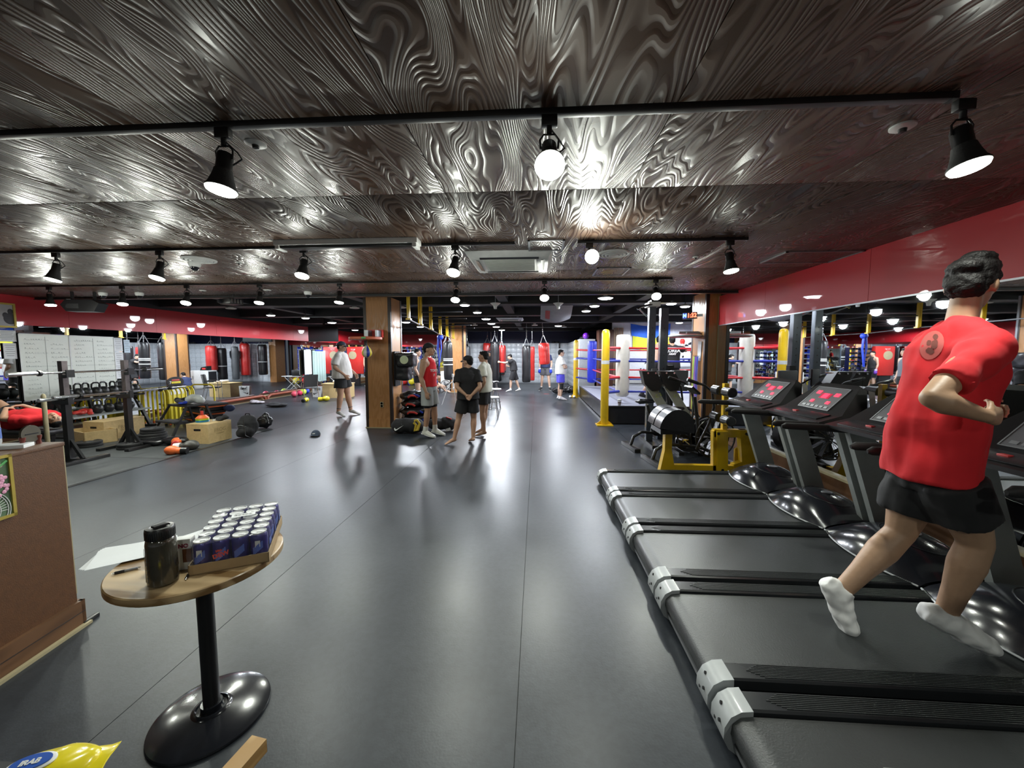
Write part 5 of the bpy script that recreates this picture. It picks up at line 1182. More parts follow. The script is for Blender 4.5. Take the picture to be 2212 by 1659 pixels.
# --- others
g_ = AT(1059, 800, 17.6)
person('man in black behind the tall black heavy bag, face just visible', (g_.x, 17.6, 0), R(120), 1.74, skin=M_skin2, vox=.017, shirt_m=c_black, shorts_m=c_black, shorts_l=.7, hair='short', socks=(c_white, .3), shoes=(M_matte, M_white, .1), face=False)
person('man in black tank top with purple gloves seen only in the mirrors', (-8.3, 18.4, 0), R(-95), 1.74, skin=M_skin3, vox=.017, shirt='tank', shirt_m=c_black, shorts_m=c_black, shorts_l=.9, loose=.02, hair='short', gloves=mat('purple', (.16, .05, .42), .5), face=False, shoes=(M_matte, M_white, .1))
# seated man in a blue shirt
person('man in navy t-shirt sitting on the floor in front of the white cabinet', (-4.35, 15.5, 0), R(-75), 1.70, J=dict(pel=V(0, 0, .12), waist=V(0, .04, .25), chest=V(0, .15, .43), neck=V(0, .24, .59), head=V(0, .33, .72), hf=V(0, .85, -.5), shR=V(.17, .19, .54), shL=V(-.17, .19, .54), elR=V(.22, .38, .36), wrR=V(.10, .55, .30), elL=V(-.22, .38, .36), wrL=V(-.1, .55, .30), hdR=V(-.2, .8, -.3), hdL=V(.2, .8, -.3),
    hipR=V(.09, .03, .12), hipL=V(-.09, .03, .12), knR=V(.22, .40, .34), knL=V(-.22, .40, .34), anR=V(.08, .62, .09), anL=V(-.08, .66, .09), toR=V(.12, .84, .03), toL=V(-.1, .87, .03)), skin=M_skin3, vox=.014, shirt_m=c_navy, shorts_m=c_dgrey, shorts_l=.7, face=False, hair='short', hem=.0)
# lying man in red (left, on the rubber mat), head to the right
hx = AT(96, 925, 5.95)
LY = 5.55
def Q(px, py, dy=0.0): return AT(px, py, LY + dy)
head = Q(98, 926); chestp = Q(58, 905); pel = Q(8, 912)
pel = V(-8.30, 0, 0)
person('man lying on his back in a red shirt behind the brown counter', (pel.x, LY, .40), 0, 1.72, J=dict(
    pel=V(0, 0, .16), waist=V(.14, 0, .17), chest=V(.36, 0, .20), neck=V(.55, 0, .20), head=V(.70, 0, .17), fw=V(0, 0, 1), hf=V(.80, -.45, .40), hu=V(.45, 0, -.9), shR=V(.48, -.19, .19), shL=V(.48, .19, .19), elR=V(.22, -.27, .22), elL=V(.18, .27, .24), wrR=V(.02, -.10, .36), wrL=V(.0, .12, .38), hdR=V(-.5, .8, 0), hdL=V(-.5, -.8, 0),
    hipR=V(-.04, -.09, .15), hipL=V(-.04, .09, .15), knR=V(-.40, -.11, .40), knL=V(-.42, .11, .42), anR=V(-.66, -.11, .09), anL=V(-.68, .11, .09), toR=V(-.86, -.12, .03), toL=V(-.88, .12, .03)), skin=M_skin, vox=.010, shirt_m=c_red, shorts_m=c_black, shorts_l=.6, hair='short', loose=.012, wrinkle=.016, palm={'R': V(0, 0, -1), 'L': V(0, 0, -1)})
clear_tags()
# ================================================================ foreground table and things on it
tc = G(459, 1543)                       # centre of the base
TR, TH = .30, .735
tcx, tcy = tc.x, tc.y
t = thing('round_table', 'small round wood-topped table on a black pedestal at the lower left', 'table', (tcx, tcy, 0))
M_tt = grain_mat('table_wood', (.22, .13, .055), (.60, .43, .24), .32, 'X', 2.2, .04, sx=9, sy=.8)
obj('tabletop', MB().lathe([(.0001, -.032), (TR - .004, -.032), (TR, -.028), (TR, -.004), (TR - .004, 0), (.0001, 0)], 64), M_tt, t, loc=(0, 0, TH))
obj('column', MB().cyl((0, 0, .03), (0, 0, TH - .04), .031, n=24), M_black, t)
obj('base_disc', MB().lathe([(.215, 0), (.222, .006), (.220, .013), (.19, .022), (.12, .030), (.075, .036), (.068, .044), (.060, .046), (.055, .036), (.042, .034), (.040, .06), (.0001, .06)], 64), M_gloss, t)
obj('top_bracket', MB().bx((-.14, -.02, TH - .055), (.14, .02, TH - .032)).bx((-.02, -.14, TH - .055), (.02, .14, TH - .032)), M_blackm, t)
def TB(px, py, z=TH): return G(px, py, z)
# can tray
ca, cb_, cc_ = TB(407, 1246, TH), TB(583, 1213, TH), TB(606, 1160, TH)
ex = (cb_ - ca); ang = math.atan2(ex.y, ex.x)
NX, NY, CR = 4, 6, .0322
t = thing('can_tray', 'shrink-wrapped cardboard tray of blue soda cans on the round table', 'drinks tray', (ca.x, ca.y, TH), ang)
Wx, Wy = NX * CR * 2 + .012, NY * CR * 2 + .012
M_card = mat('cardboard', (.40, .28, .15), .7, var=.1)
tray = MB().bx((0, 0, 0), (Wx, Wy, .004))
obj('tray_floor', tray, M_card, t)
for q in (((0, 0), (Wx, .003)), ((0, Wy - .003), (Wx, Wy)), ((0, 0), (.003, Wy)), ((Wx - .003, 0), (Wx, Wy))): obj('tray_side', MB().bx((q[0][0], q[0][1], 0), (q[1][0], q[1][1], .042)), M_card, t)
canm = mat('can_blue', (.025, .018, .20), .25, .3, var=.3, nsc=30, coat=.3)
can_b = MB().lathe([(.023, 0), (.030, .008), (.032, .014), (.032, .100), (.030, .108), (.0275, .114), (.0265, .116)], 28).mesh('can_body')
can_t = MB().lathe([(.0272, .116), (.0280, .121), (.0268, .1215), (.0255, .117), (.0001, .117)], 28).box((.004, 0, .1185), (.020, .011, .0016)).mesh('can_lid')
lb = MB()
for k in range(7):
    a = R(-90 + (k - 3) * 9); lb.box((.0331 * math.cos(a), .0331 * math.sin(a), .06 + .004 * (k - 3)), (.001, .0055, .030), rz=a)
can_l = lb.mesh('can_stripe')
cans = []
RW = ['front', 'second', 'third', 'fourth', 'fifth', 'back']; CN = ['leftmost', 'second from left', 'third from left', 'rightmost']
M_silver = mat('can_silver', (.78, .79, .80), .35, .1, var=.02)
M_dewr = mat('dew_red', (.75, .06, .04), .4)
th_dew = text_mb('DEW', .024, .0004, bold=.0010); th_mtn = text_mb('Mtn', .013, .0004, bold=.0006)
rM = Matrix.Rotation(ang, 4, 'Z')
for jy in range(NY):
    for ix in range(NX):
        p = Vector((ca.x, ca.y, TH + .004)) + rM.to_3x3() @ Vector((.006 + CR + ix * CR * 2, .006 + CR + jy * CR * 2, 0))
        c = thing('soda_can', 'blue soda can with silver lid in the tray, %s row, %s' % (RW[jy], CN[ix]), 'can', tuple(p), ang + random.uniform(-.5, .5) * (1 if jy else .15), 'blue soda cans in the wrapped tray')
        obj('can_body', can_b, canm, c); obj('can_lid', can_t, M_silver, c)
        if jy == 0 or ix == NX - 1:
            g = obj('can_stripe', can_l, mat('can_violet', (.10, .16, .55), .3), c, rot=(0, 0, 0 if jy == 0 else R(90)))
            if jy == 0 and ix == 1:
                o = obj('can_logo', th_mtn, M_dewr, c, loc=(-.004, -.0335, .078), rot=(R(90), R(-12), 0))
                o = obj('can_logo', th_dew, M_dewr, c, loc=(0.002, -.0335, .060), rot=(R(90), R(-12), 0))
            if (jy == 0 and ix in (0, 3)): obj('barcode_label', MB().box((0, -.0325, .078), (.018, .001, .026)), M_white, c)
film = mat('shrink_film', (.85, .87, .95), .08, trans=0, alpha=.05, coat=.3, var=0)
fm = MB().box((Wx / 2, Wy / 2, .083), (Wx + .008, Wy + .008, .086), bev=.018)
bmesh.ops.subdivide_edges(fm.bm, edges=fm.bm.edges, cuts=3, use_grid_fill=True); fm.noisy(.006, 38)
obj('shrink_wrap', fm, film, t)
obj('paper_label', MB().box((Wx * .52, Wy * .60, .131), (.09, .035, .001), rz=.1), M_paper, t)
s_ = MB()
for k in range(16): s_.box((Wx * .52 - .036 + k * .0045, Wy * .605, .1318), (.0015 + .001 * (k % 3), .014, .0006), rz=.1)
g = obj('barcode', s_, M_black, t); g['kind'] = 'stuff'
# shaker bottle
p = TB(347, 1262); t = thing('shaker_bottle', 'smoky dark plastic shaker bottle with black lid on the round table', 'bottle', (p.x, p.y + .012, TH), R(-20)); t.scale = (1.27, 1.27, 1.22)
obj('bottle_body', MB().lathe([(.0001, 0), (.030, 0), (.036, .006), (.037, .02), (.036, .13), (.034, .142), (.030, .148)], 40), mat('smoke', (.055, .050, .036), .15, coat=.5, var=.2, nsc=25), t)
ld = obj('lid', MB().lathe([(.031, .145), (.034, .147), (.0345, .176), (.032, .180), (.024, .181), (.022, .178), (.0001, .178)], 40), M_black, t)
rb = MB()
for k in range(40): a = 2 * PI * k / 40; rb.box((.0345 * math.cos(a), .0345 * math.sin(a), .160), (.0012, .0022, .024), rz=a)
g = obj('lid_ribs', rb, M_black, ld); g['kind'] = 'stuff'
obj('flip_spout', MB().box((0, 0, .183), (.020, .034, .008), bev=.003), M_matte, ld)
sc_ = MB()
for k in range(9): a = R(-97); sc_.box((.0374 * math.cos(a) + .006, .0374 * math.sin(a), .02 + k * .013), (.010 if k % 2 else .006, .0008, .0012))
for a in (-106, -84): sc_.box((.0374 * math.cos(R(a)), .0374 * math.sin(R(a)), .07), (.0008, .0008, .105))
g = obj('measuring_scale', sc_, mat('scale_grey', (.30, .31, .31), .5), t); g['kind'] = 'stuff'
# cartons behind
p = TB(322, 1248); t = thing('milk_carton', 'pale carton with a yellow band, left behind the shaker bottle', 'carton', (p.x - .01, p.y + .045, TH), R(30))
obj('box', MB().bx((-.024, -.02, 0), (.024, .02, .10)).prism([(-.02, .10), (.02, .10), (0, .118)], -.024, .024, 'x'), M_white, t); obj('yellow_band', MB().bx((-.0245, -.0205, .03), (.0245, .0205, .07)), M_yel2, t)
p = TB(375, 1240); t = thing('snack_box', 'white and brown printed box, right behind the shaker bottle', 'box', (p.x + .005, p.y + .05, TH), R(20))
obj('box', MB().bx((-.028, -.02, 0), (.028, .02, .125), bev=.002), M_white, t); obj('brown_panel', MB().bx((.0, -.0205, .03), (.0285, .0205, .085)), mat('choco', (.14, .05, .02), .4), t)
obj('box_lettering', text_mb('NO', .022, .0005, bold=.001), mat('maroon', (.25, .02, .06), .4), t, loc=(.004, -.0208, .098), rot=(R(90), 0, 0))
# papers, folder, pens
def sheets(lab, px, py, rz, w_, h_, n, m=None, z0=0.0):
    p = TB(px, py); t = thing('paper_stack', lab, 'papers', (p.x, p.y, TH + .0005 + z0), rz)
    for k in range(n): obj('paper_sheet', MB().grid(lambda u, v, k=k: ((u - .5) * w_, (v - .5) * h_, k * .0022 + .0012 * math.sin(u * 5 + k) * 1), 8, 8), m or M_paper, t, rot=(0, 0, R((k - n / 2) * 4)), loc=(.006 * k, .004 * k, .0))
    return t
sheets('loose white paper sheets overhanging the left edge of the round table', 286, 1192, R(-55), .19, .26, 4)
ys = sheets('stack of papers with a yellow folder between bottle and can tray', 408, 1172, R(-28), .17, .24, 4, None, .006)
obj('yellow_folder', MB().box((0, 0, -.0025), (.18, .25, .003)), M_yel2, ys)
obj('binder_clip', MB().box((.02, -.11, .012), (.03, .012, .012)), M_black, ys)
def pen(lab, pa, pb, m1):
    a, b = TB(*pa, TH + .005), TB(*pb, TH + .005); d = (b - a)
    t = thing('ballpoint_pen', lab, 'pen', tuple(a)); o = Vector((0, 0, 0))
    obj('barrel', MB().tube([d * .12, d * .9], .0045, n=10), m1, t); obj('grip', MB().tube([d * .12, d * .45], .0055, n=10), M_black, t); obj('tip', MB().cyl(tuple(o), tuple(d * .12), .0008, .0045, n=10), M_chrome, t); obj('clicker', MB().cyl(tuple(d * .9), tuple(d), .0025, n=8), M_chrome, t)
pen('silver ballpoint pen with black grip lying left of the shaker bottle', (240, 1240), (304, 1225), M_steel)
pen('ballpoint pen whose tip points out from under the can tray', (401, 1252), (412, 1232), M_steel)
# ================================================================ brown counter at left
ct = thing('counter', 'tall brown wooden counter with a framed picture at the left edge', 'counter', (0, 0, 0))
zt = 1.19
k1 = G(120, 962, zt); 
kb = G(165, 1345, 0)
b1 = G(172, 1352, 0.0); b0 = G(0, 1468, 0.0)
dd = (b0 - b1).normalized(); nn = Vector((-dd.y, dd.x, 0))
if nn.x > 0: nn = -nn
c1 = b1 - nn * -.02; L_ = 1.5; D_ = .55
Mc = Matrix((( -dd.x, nn.x, 0, b1.x), (-dd.y, nn.y, 0, b1.y), (0, 0, 1, 0), (0, 0, 0, 1)))
# local frame: x from far corner toward the front-left is negative, y goes back (away)
zt = None
# solve the top height so that the corner lands on its pixel
best = min((abs((AT(118, 960, (b1 + nn * .03).y).z) - z), z) for z in [1.0 + .01 * k for k in range(40)])
zt = AT(118, 962, (b1 + nn * .03).y).z
def cbx(a, b, bev=0.0):
    m = MB().bx(a, b, bev=bev); m.bm.transform(Mc); return m
obj('front_panel', cbx((-L_, .0, .0), (-.03, .03, zt)), M_counter, ct)
obj('end_panel', cbx((-.03, .0, .0), (-.0, D_, zt)), M_counter, ct)
obj('countertop', cbx((-L_, -.006, zt - .002), (.004, D_, zt + .02), .003), M_counter, ct)
obj('white_edge', cbx((-.001, .0, .2), (.004, .004, zt)), M_cream, ct)
obj('plinth', cbx((-L_, -.022, .015), (.018, .0, .155)), M_cwood, ct); obj('plinth', cbx((.0, -.022, .015), (.02, D_, .155)), M_cwood, ct)
obj('plinth_line', cbx((-L_, -.0235, .085), (.018, -.021, .09)), M_trim, ct)
obj('floor_strip', cbx((-L_, -.045, 0), (.03, -.02, .016)), M_cream, ct)
obj('cable_stub', cbx((.0, -.03, .0), (.09, -.005, .022), .004), M_black, ct)
# framed picture
fp = thing('framed_picture', 'framed photo of pink flowers and a white wheel on the counter front', 'picture', (0, 0, 0))
def onface(px, py, off=-.012):
    # ray with the front plane
    o = b1 + nn * off; d = ray(px, py); tt = (o - C0).dot(nn) / d.dot(nn); return Mc.inverted() @ (C0 + d * tt)
f1 = onface(24, 980); f2 = onface(36, 1112)
x1, zt_, zb_ = (f1.x + f2.x) / 2, f1.z, f2.z
def fbx(a, b, bev=0.0):
    m = MB().bx(a, b, bev=bev); m.bm.transform(Mc); return m
PW = .36
for q in (((x1 - PW, zb_), (x1, zb_ + .014)), ((x1 - PW, zt_ - .014), (x1, zt_)), ((x1 - .014, zb_), (x1, zt_)), ((x1 - PW, zb_), (x1 - PW + .014, zt_))): obj('gold_frame_side', fbx((q[0][0], -.016, q[0][1]), (q[1][0], .0, q[1][1])), mat('gold', (.50, .38, .08), .35, .4), fp)
obj('photo_print', fbx((x1 - PW + .01, -.008, zb_ + .01), (x1 - .01, -.001, zt_ - .01)), mat('photo_green', (.10, .16, .09), .3, var=.5, nsc=12), fp)
fl_ = MB(); random.seed(4)
for k in range(34): fl_.ell((x1 - .055 + random.gauss(0, .018), -.010, zb_ + (zt_ - zb_) * .60 + random.gauss(0, .035)), (.010, .003, .010), nu=7, nv=5)
fl_.bm.transform(Mc); g = obj('pink_blossoms', fl_, mat('blossom', (.75, .35, .50), .5), fp); g['kind'] = 'stuff'
wh = MB(); wc_ = (x1 - .125, -.010, zb_ + .05)
for r_ in (.065, .095, .105): wh.tube([(wc_[0] + r_ * math.cos(a), -.010, wc_[2] + r_ * math.sin(a)) for a in [k * PI / 20 for k in range(-3, 23)]], .0022, n=5)
for k in range(22):
    a = k * PI / 20 - .1; wh.tube([(wc_[0] + .03 * math.cos(a), -.010, wc_[2] + .03 * math.sin(a)), (wc_[0] + .095 * math.cos(a), -.010, wc_[2] + .095 * math.sin(a))], .0014, n=4)
wh.bm.transform(Mc); g = obj('white_wheel', wh, M_white, fp)
obj('blossom_branch', (lambda m: (m.bm.transform(Mc), m)[1])(MB().tube([(x1 - .02, -.010, zt_ - .03), (x1 - .12, -.010, zt_ - .10), (x1 - .2, -.010, zt_ - .2)], .006, n=6)), M_green, fp)
# things on the counter
def CT(px, py, z=None): return G(px, py, (zt + .02) if z is None else z)
zc = zt + .02
p = CT(6, 962); t = thing('plastic_tub', 'clear plastic tub with blue label at the left end of the counter', 'tub', (p.x - .10, p.y + .0, zc))
obj('tub_body', MB().lathe([(.0001, 0), (.052, 0), (.055, .01), (.052, .15), (.045, .17)], 32), mat('tub_clear', (.72, .74, .76), .2, alpha=.75), t); obj('blue_label', MB().lathe([(.0555, .03), (.0545, .09)], 32), mat('label_blue', (.08, .16, .50), .4), t)
obj('tub_lid', MB().lathe([(.050, .165), (.050, .20), (.045, .203), (.0001, .203)], 32), M_white, t); obj('brown_filling', MB().lathe([(.0001, .10), (.053, .10), (.052, .13), (.0001, .13)], 24), mat('filling', (.22, .10, .06), .6), t)
p = CT(20, 968); t = thing('booklet', 'white booklet lying on the counter beside the tub', 'booklet', (p.x, p.y - .0, zc), ang)
obj('pages', MB().box((0, 0, .010), (.15, .08, .020), bev=.002), M_paper, t)
p = CT(62, 962); t = thing('metal_stand_plate', 'dark round plate held upright in a red-brown stand on the counter', 'ornament', (p.x, p.y + .01, zc), math.atan2(-dd.y, -dd.x))
obj('round_plate', MB().cyl((0, -.006, .062), (0, .006, .062), .047, n=36), mat('bronze', (.09, .08, .06), .45, .5), t)
obj('slot', MB().bx((-.028, -.0075, .058), (.034, -.0055, .064)), M_black, t)
for s in (-1, 1): obj('stand_leg', MB().lathe([(.012, 0), (.009, .02), (.013, .04), (.013, .048), (.0001, .048)], 16, c=(s * .038, -.0, 0)), mat('stand_red', (.16, .035, .025), .35), t)
# ================================================================ bottom left: wipes and wooden stick
zw = .60
a = G(150, 1650, zw)
t = thing('side_shelf', 'dark grey shelf edge at the bottom left corner below the yellow pack', 'shelf', (a.x, a.y - .16, 0))
obj('shelf_board', MB().bx((-.36, -.2, zw - .03), (.10, .155, zw)), mat('shelf_dark', (.05, .05, .055), .6), t)
for x in (-.33, .07): obj('leg', MB().bx((x - .015, -.18, 0), (x + .015, -.15, zw - .03)), M_blackm, t)
t = thing('wet_wipes_pack', 'bright yellow plastic wipes pack with blue label at the bottom left', 'wipes', (a.x, a.y - .04, zw), R(20))
pk = MB().ell((0, 0, .028), (.095, .055, .028), nu=28, nv=14).tube([(.07, 0, .02), (.10, 0, .025), (.118, 0, .03)], [(.045, .015), (.042, .006), (.040, .002)], n=16, up=(0, 0, 1)).noisy(.004, 30)
obj('pack', pk, mat('wipes_yellow', (.80, .66, .02), .22, coat=.6), t)
obj('lid_flap', MB().lathe([(.0001, .0), (1, 0), (1, .1), (.9, .2), (.0001, .2)], 32, Matrix.Translation((-.028, 0, .054)) @ Matrix.Diagonal((.046, .026, .02, 1))), M_white, t)
obj('blue_label', MB().lathe([(.0001, .0), (1, 0), (1, .1), (.0001, .12)], 32, Matrix.Translation((-.028, 0, .0585)) @ Matrix.Diagonal((.038, .020, .02, 1))), mat('wipe_blue', (.03, .10, .45), .3), t)
q = text_mb('IRAB', .018, .0004, bold=.0008); obj('label_lettering', text_mb('WIPES', .018, .0004, bold=.0008) if False else q, M_white, t, loc=(-.028, -.002, .0615))
a, b = G(480, 1680, .62), G(560, 1590, .62)
t = thing('wooden_chair_arm', 'pale pine wooden bar end sticking up at the bottom left', 'chair arm', (0, 0, 0))
d = (b - a).normalized(); a2 = b - d * .5
obj('wood_bar', seg(a2 - Vector((0, 0, .02)), b - Vector((0, 0, .02)), .045, .035), grain_mat('pine', (.48, .28, .10), (.72, .47, .20), .4, 'Y', 6, .1, sx=8, sy=1.2), t)
obj('support_leg', MB().bx((a2.x - .02, a2.y + .05, 0), (a2.x + .02, a2.y + .09, .59)), MATS['pine'], t)
# ================================================================ left wall : whiteboards, notices, portrait
XM = XL + .02
def on_wall(px, py, X=None): return WX(px, py, XM if X is None else X)
def wallbox(y0, y1, z0, z1, x0, x1, bev=0.0): return MB().bx((x0, y0, z0), (x1, y1, z1), bev=bev)
M_wb = mat('whiteboard', (.84, .88, .80), .22, coat=.3, var=.02)
ya, ym, yb = on_wall(35, 719).y, on_wall(146, 724).y, on_wall(243, 729).y
ztp = on_wall(146, 724).z; zbt = .72
for k, (a, b, lb) in enumerate(((ya, ym, 'left half of the large whiteboard covered in faint handwriting'), (ym, yb, 'right half of the large whiteboard with darker handwriting'))):
    t = thing('whiteboard', lb, 'whiteboard', (XM, (a + b) / 2, 0), 0, 'whiteboards leaning on the mirror')
    h = (b - a) / 2
    obj('board', MB().bx((.0, -h, zbt), (.025, h, ztp)), M_wb, t)
    for q in (((-h, zbt), (h, zbt + .015)), ((-h, ztp - .015), (h, ztp)), ((-h, zbt), (-h + .012, ztp)), ((h - .012, zbt), (h, ztp))): obj('frame_edge', MB().bx((-.002, q[0][0], q[0][1]), (.03, q[1][0], q[1][1])), M_white, t)
    random.seed(20 + k); mb = MB(); nl = 13
    for c_ in range(2):
        for r_ in range(nl):
            if random.random() < .12: continue
            z = ztp - .12 - r_ * .085; y = -h + .08 + c_ * h; n = random.randint(4, 9); yy_ = y
            for _ in range(n):
                w_ = random.uniform(.012, .04)
                mb.tube([(.027, yy_, z), (.027, yy_ + w_ * .4, z + random.uniform(.0, .03)), (.027, yy_ + w_, z - random.uniform(0, .01))], .0013, n=4)
                if random.random() < .5: mb.tube([(.027, yy_, z + .02), (.027, yy_ + w_, z + .022)], .0012, n=4)
                yy_ += w_ + .014
                if yy_ > y + h * .85: break
    mb.box((.027, .05, ztp - .62), (.002, h * 1.7, .003)); mb.box((.027, 0, (zbt + ztp) / 2), (.002, .003, ztp - zbt - .1))
    g = obj('handwriting', mb, mat('pen_marks', (.22, .26, .25), .6), t); g['kind'] = 'stuff'
for k, (px0, px1, py0, py1, lb) in enumerate(((244, 265, 730, 759, 'white notice sheet at the right edge of the whiteboard, topmost'), (247, 267, 760, 790, 'white notice sheet at the right edge of the whiteboard, second from top'), (250, 270, 791, 817, 'white notice sheet at the right edge of the whiteboard, lowest'),
      (266, 281, 734, 762, 'pale blue notice on the mirror right of the whiteboard'), (-10, 35, 712, 738, 'framed certificate sheet on the mirror left of the whiteboard'), (5, 37, 741, 775, 'hanging price list sheet below the framed certificate'))):
    a, b = on_wall(px0, py0), on_wall(px1, py1)
    t = thing('paper_notice', lb, 'notice', (XM, (a.y + b.y) / 2, (a.z + b.z) / 2)); h = abs(b.y - a.y) / 2; v = abs(a.z - b.z) / 2
    obj('sheet', MB().bx((0, -h, -v), (.008, h, v)), M_paper if k != 3 else mat('pale_blue', (.55, .68, .80), .6), t)
    mb = MB()
    for r_ in range(6): mb.box((.009, 0, v * .75 - r_ * v * .27), (.002, h * (1.5 - .2 * (r_ % 3)), .006))
    g = obj('print_lines', mb, mat('marker', (.1, .1, .1), .6), t); g['kind'] = 'stuff'
    if k == 4:
        for q in (((-h, -v), (h, -v + .012)), ((-h, v - .012), (h, v))): obj('frame_edge', MB().bx((.0, q[0][0], q[0][1]), (.012, q[1][0], q[1][1])), M_steel, t)
a, b = on_wall(-30, 657), on_wall(29, 702)
t = thing('framed_portrait', 'gold framed grey portrait of a boxer on the red wall at the far left', 'picture', (XM, (a.y + b.y) / 2, (a.z + b.z) / 2)); h = abs(b.y - a.y) / 2; v = .19
obj('photo', MB().bx((0, -h, -v), (.012, h, v)), mat('photo_grey', (.42, .42, .45), .4), t)
obj('boxer_figure', MB().ell((.013, .12, -.06), (.003, .09, .10)).ell((.013, .13, .07), (.003, .04, .05)).ell((.013, .06, .0), (.003, .04, .05)), mat('photo_dark', (.05, .05, .06), .4), t)
for q in (((-h - .03, -v - .03), (h + .03, -v)), ((-h - .03, v), (h + .03, v + .03)), ((-h - .03, -v), (-h, v)), ((h, -v), (h + .03, v))): obj('gold_frame_side', MB().bx((-.0, q[0][0], q[0][1]), (.03, q[1][0], q[1][1])), mat('gold', (.5, .38, .08), .35), t)
# brown foam rail along the mirror foot
t = thing('foam_rail', 'brown foam-covered barre along the foot of the left mirror', 'rail', (0, 0, 0))
y0, y1 = WX(425, 877, XL + .16).y, 19.5; ym_ = WX(573, 862, XL + .16).y
obj('foam_tube', MB().tube([(XL + .17, 8.9, .15), (XL + .17, ym_ - .15, .16), (XL + .17, ym_ - .02, .10), (XL + .17, ym_ - .01, .03)], .045, n=14), M_brownp, t)
obj('foam_tube', MB().tube([(XL + .17, ym_ + .12, .02), (XL + .17, ym_ + .13, .10), (XL + .17, ym_ + .26, .16), (XL + .17, y1, .16)], .045, n=14), M_brownp, t)
for y in (9.6, 11.2, 12.6, 14.8, 17, 19): obj('rail_bracket', MB().cyl((XL + .05, y, .10), (XL + .17, y, .14), .012), M_steel, t)
# ================================================================ squat stands, barbells
def stand(lab, x, y):
    t = thing('squat_stand', lab, 'squat stand', (x, y, 0), 0, 'pair of black squat stands')
    for s in (-1, 1):
        f = obj('foot_rail', MB().box((s * .25, -.0, .03), (.08, .58, .05), bev=.004), M_blackm, t)
        for y_ in (-.15, .15): obj('bolt_hole', MB().cyl((s * .25, y_, .054), (s * .25, y_, .058), .012, n=8), M_chrome, f)
    obj('cross_foot', MB().bx((-.25, -.035, .01), (.25, .035, .055)), M_blackm, t)
    for s in (-1, 1): obj('brace', seg((s * .20, 0, .05), (0, 0, .36), .035, .045), M_blackm, t)
    obj('outer_post', MB().bx((-.038, -.038, .05), (.038, .038, .93)), M_blackm, t)
    obj('inner_post', MB().bx((-.035, -.035, .93), (.035, .035, 1.50)), mat('worn_steel', (.12, .10, .10), .4, .5, var=.2), t)
    obj('collar', MB().bx((-.06, -.06, .86), (.06, .06, .95), bev=.006), M_blackm, t)
    obj('safety_catch', MB().bx((-.10, -.09, .87), (.16, -.03, .93)).bx((.13, -.09, .93), (.16, -.03, 1.0)), M_blackm, t)
    obj('bar_hook', MB().bx((.03, -.05, 1.26), (.12, .05, 1.30)).bx((.10, -.05, 1.30), (.12, .05, 1.37)), M_blackm, t)
    return t
SX = -6.92
stand('black squat stand nearer the brown counter, holding barbells', SX, 5.20); stand('black squat stand farther right with its full base visible', SX, 6.05)
def barbell(lab, x, y0, y1, z, col=True):
    t = thing('barbell', lab, 'barbell', (x, (y0 + y1) / 2, z), 0, 'chrome barbells on the squat stands'); h = (y1 - y0) / 2
    obj('shaft', MB().cyl((0, -h + .3, 0), (0, h - .3, 0), .014), M_chrome, t)
    for s in (-1, 1): sl = obj('sleeve', MB().cyl((0, s * (h - .32), 0), (0, s * h, 0), .025), M_chrome, t); obj('sleeve_collar', MB().cyl((0, s * (h - .34), 0), (0, s * (h - .31), 0), .04), M_blackm, t)
    return t
barbell('chrome barbell across the top hooks of the squat stands', SX + .075, 4.55, 6.62, 1.335)
barbell('chrome barbell on the lower catches, nearer one', SX + .14, 4.95, 7.0, .985); barbell('chrome barbell on the lower catches, rear one', SX + .06, 4.85, 6.9, .96)
t = thing('weight_bench', 'black weight bench under the man lying in red', 'bench', (-8.15, 5.55, 0))
obj('bench_pad', MB().bx((-.75, -.15, .34), (.62, .15, .42), bev=.03), M_leather, t); obj('bench_beam', MB().bx((-.6, -.03, .26), (.5, .03, .34)), M_blackm, t)
for x in (-.55, .45): obj('bench_leg', MB().bx((x - .03, -.03, 0), (x + .03, .03, .27)), M_blackm, t); obj('bench_foot', MB().bx((x - .04, -.26, 0.008), (x + .04, .26, .05)), M_blackm, t)
t = thing('foam_pole', 'tall pale foam pole standing behind the squat stands', 'pole', (WX(103, 955, -7.5).x, WX(103, 955, -7.5).y, 0)); zt_ = WX(103, 850, -7.5).z
obj('pole', MB().tube([(0, 0, 0), (0, 0, .01), (0, 0, zt_ - .03), (0, 0, zt_)], [.02, .028, .028, .012], n=14), M_cream, t); obj('pole_foot', MB().cyl((0, 0, 0), (0, 0, .015), .07), M_black, t)
# ================================================================ kettlebell rack
KX = -8.95
t = thing('kettlebell_rack', 'black two-tier kettlebell rack in front of the whiteboard', 'rack', (0, 0, 0))
obj('top_shelf', MB().bx((KX - .2, 6.60, .70), (KX + .18, 8.05, .74)), M_blackm, t); obj('lower_shelf', MB().bx((KX - .15, 6.6, .38), (KX + .3, 8.05, .41)), M_post, t)
for y in (6.62, 8.0):
    obj('rack_leg', seg((KX + .32, y, 0), (KX - .05, y, .74), .06, .05), M_blackm, t); obj('rack_leg', seg((KX - .3, y, 0), (KX - .15, y, .74), .06, .05), M_blackm, t)
    obj('rack_foot', MB().bx((KX - .35, y - .04, 0), (KX + .42, y + .04, .04)), M_blackm, t)
kbb = MB().ell((0, 0, .085), (.085, .085, .085), nu=18, nv=12).cyl((0, 0, 0), (0, 0, .02), .05, n=16); kb_body = remesh(kbb, .012, 1, 'bell')
kb_h = MB().tube([(0, -.055, .13), (0, -.068, .17), (0, -.062, .215), (0, -.03, .238), (0, .03, .238), (0, .062, .215), (0, .068, .17), (0, .055, .13)], .014, n=10).mesh('handle')
M_kb = mat('kettle_iron', (.022, .023, .024), .38, bump=.1, bsc=120)
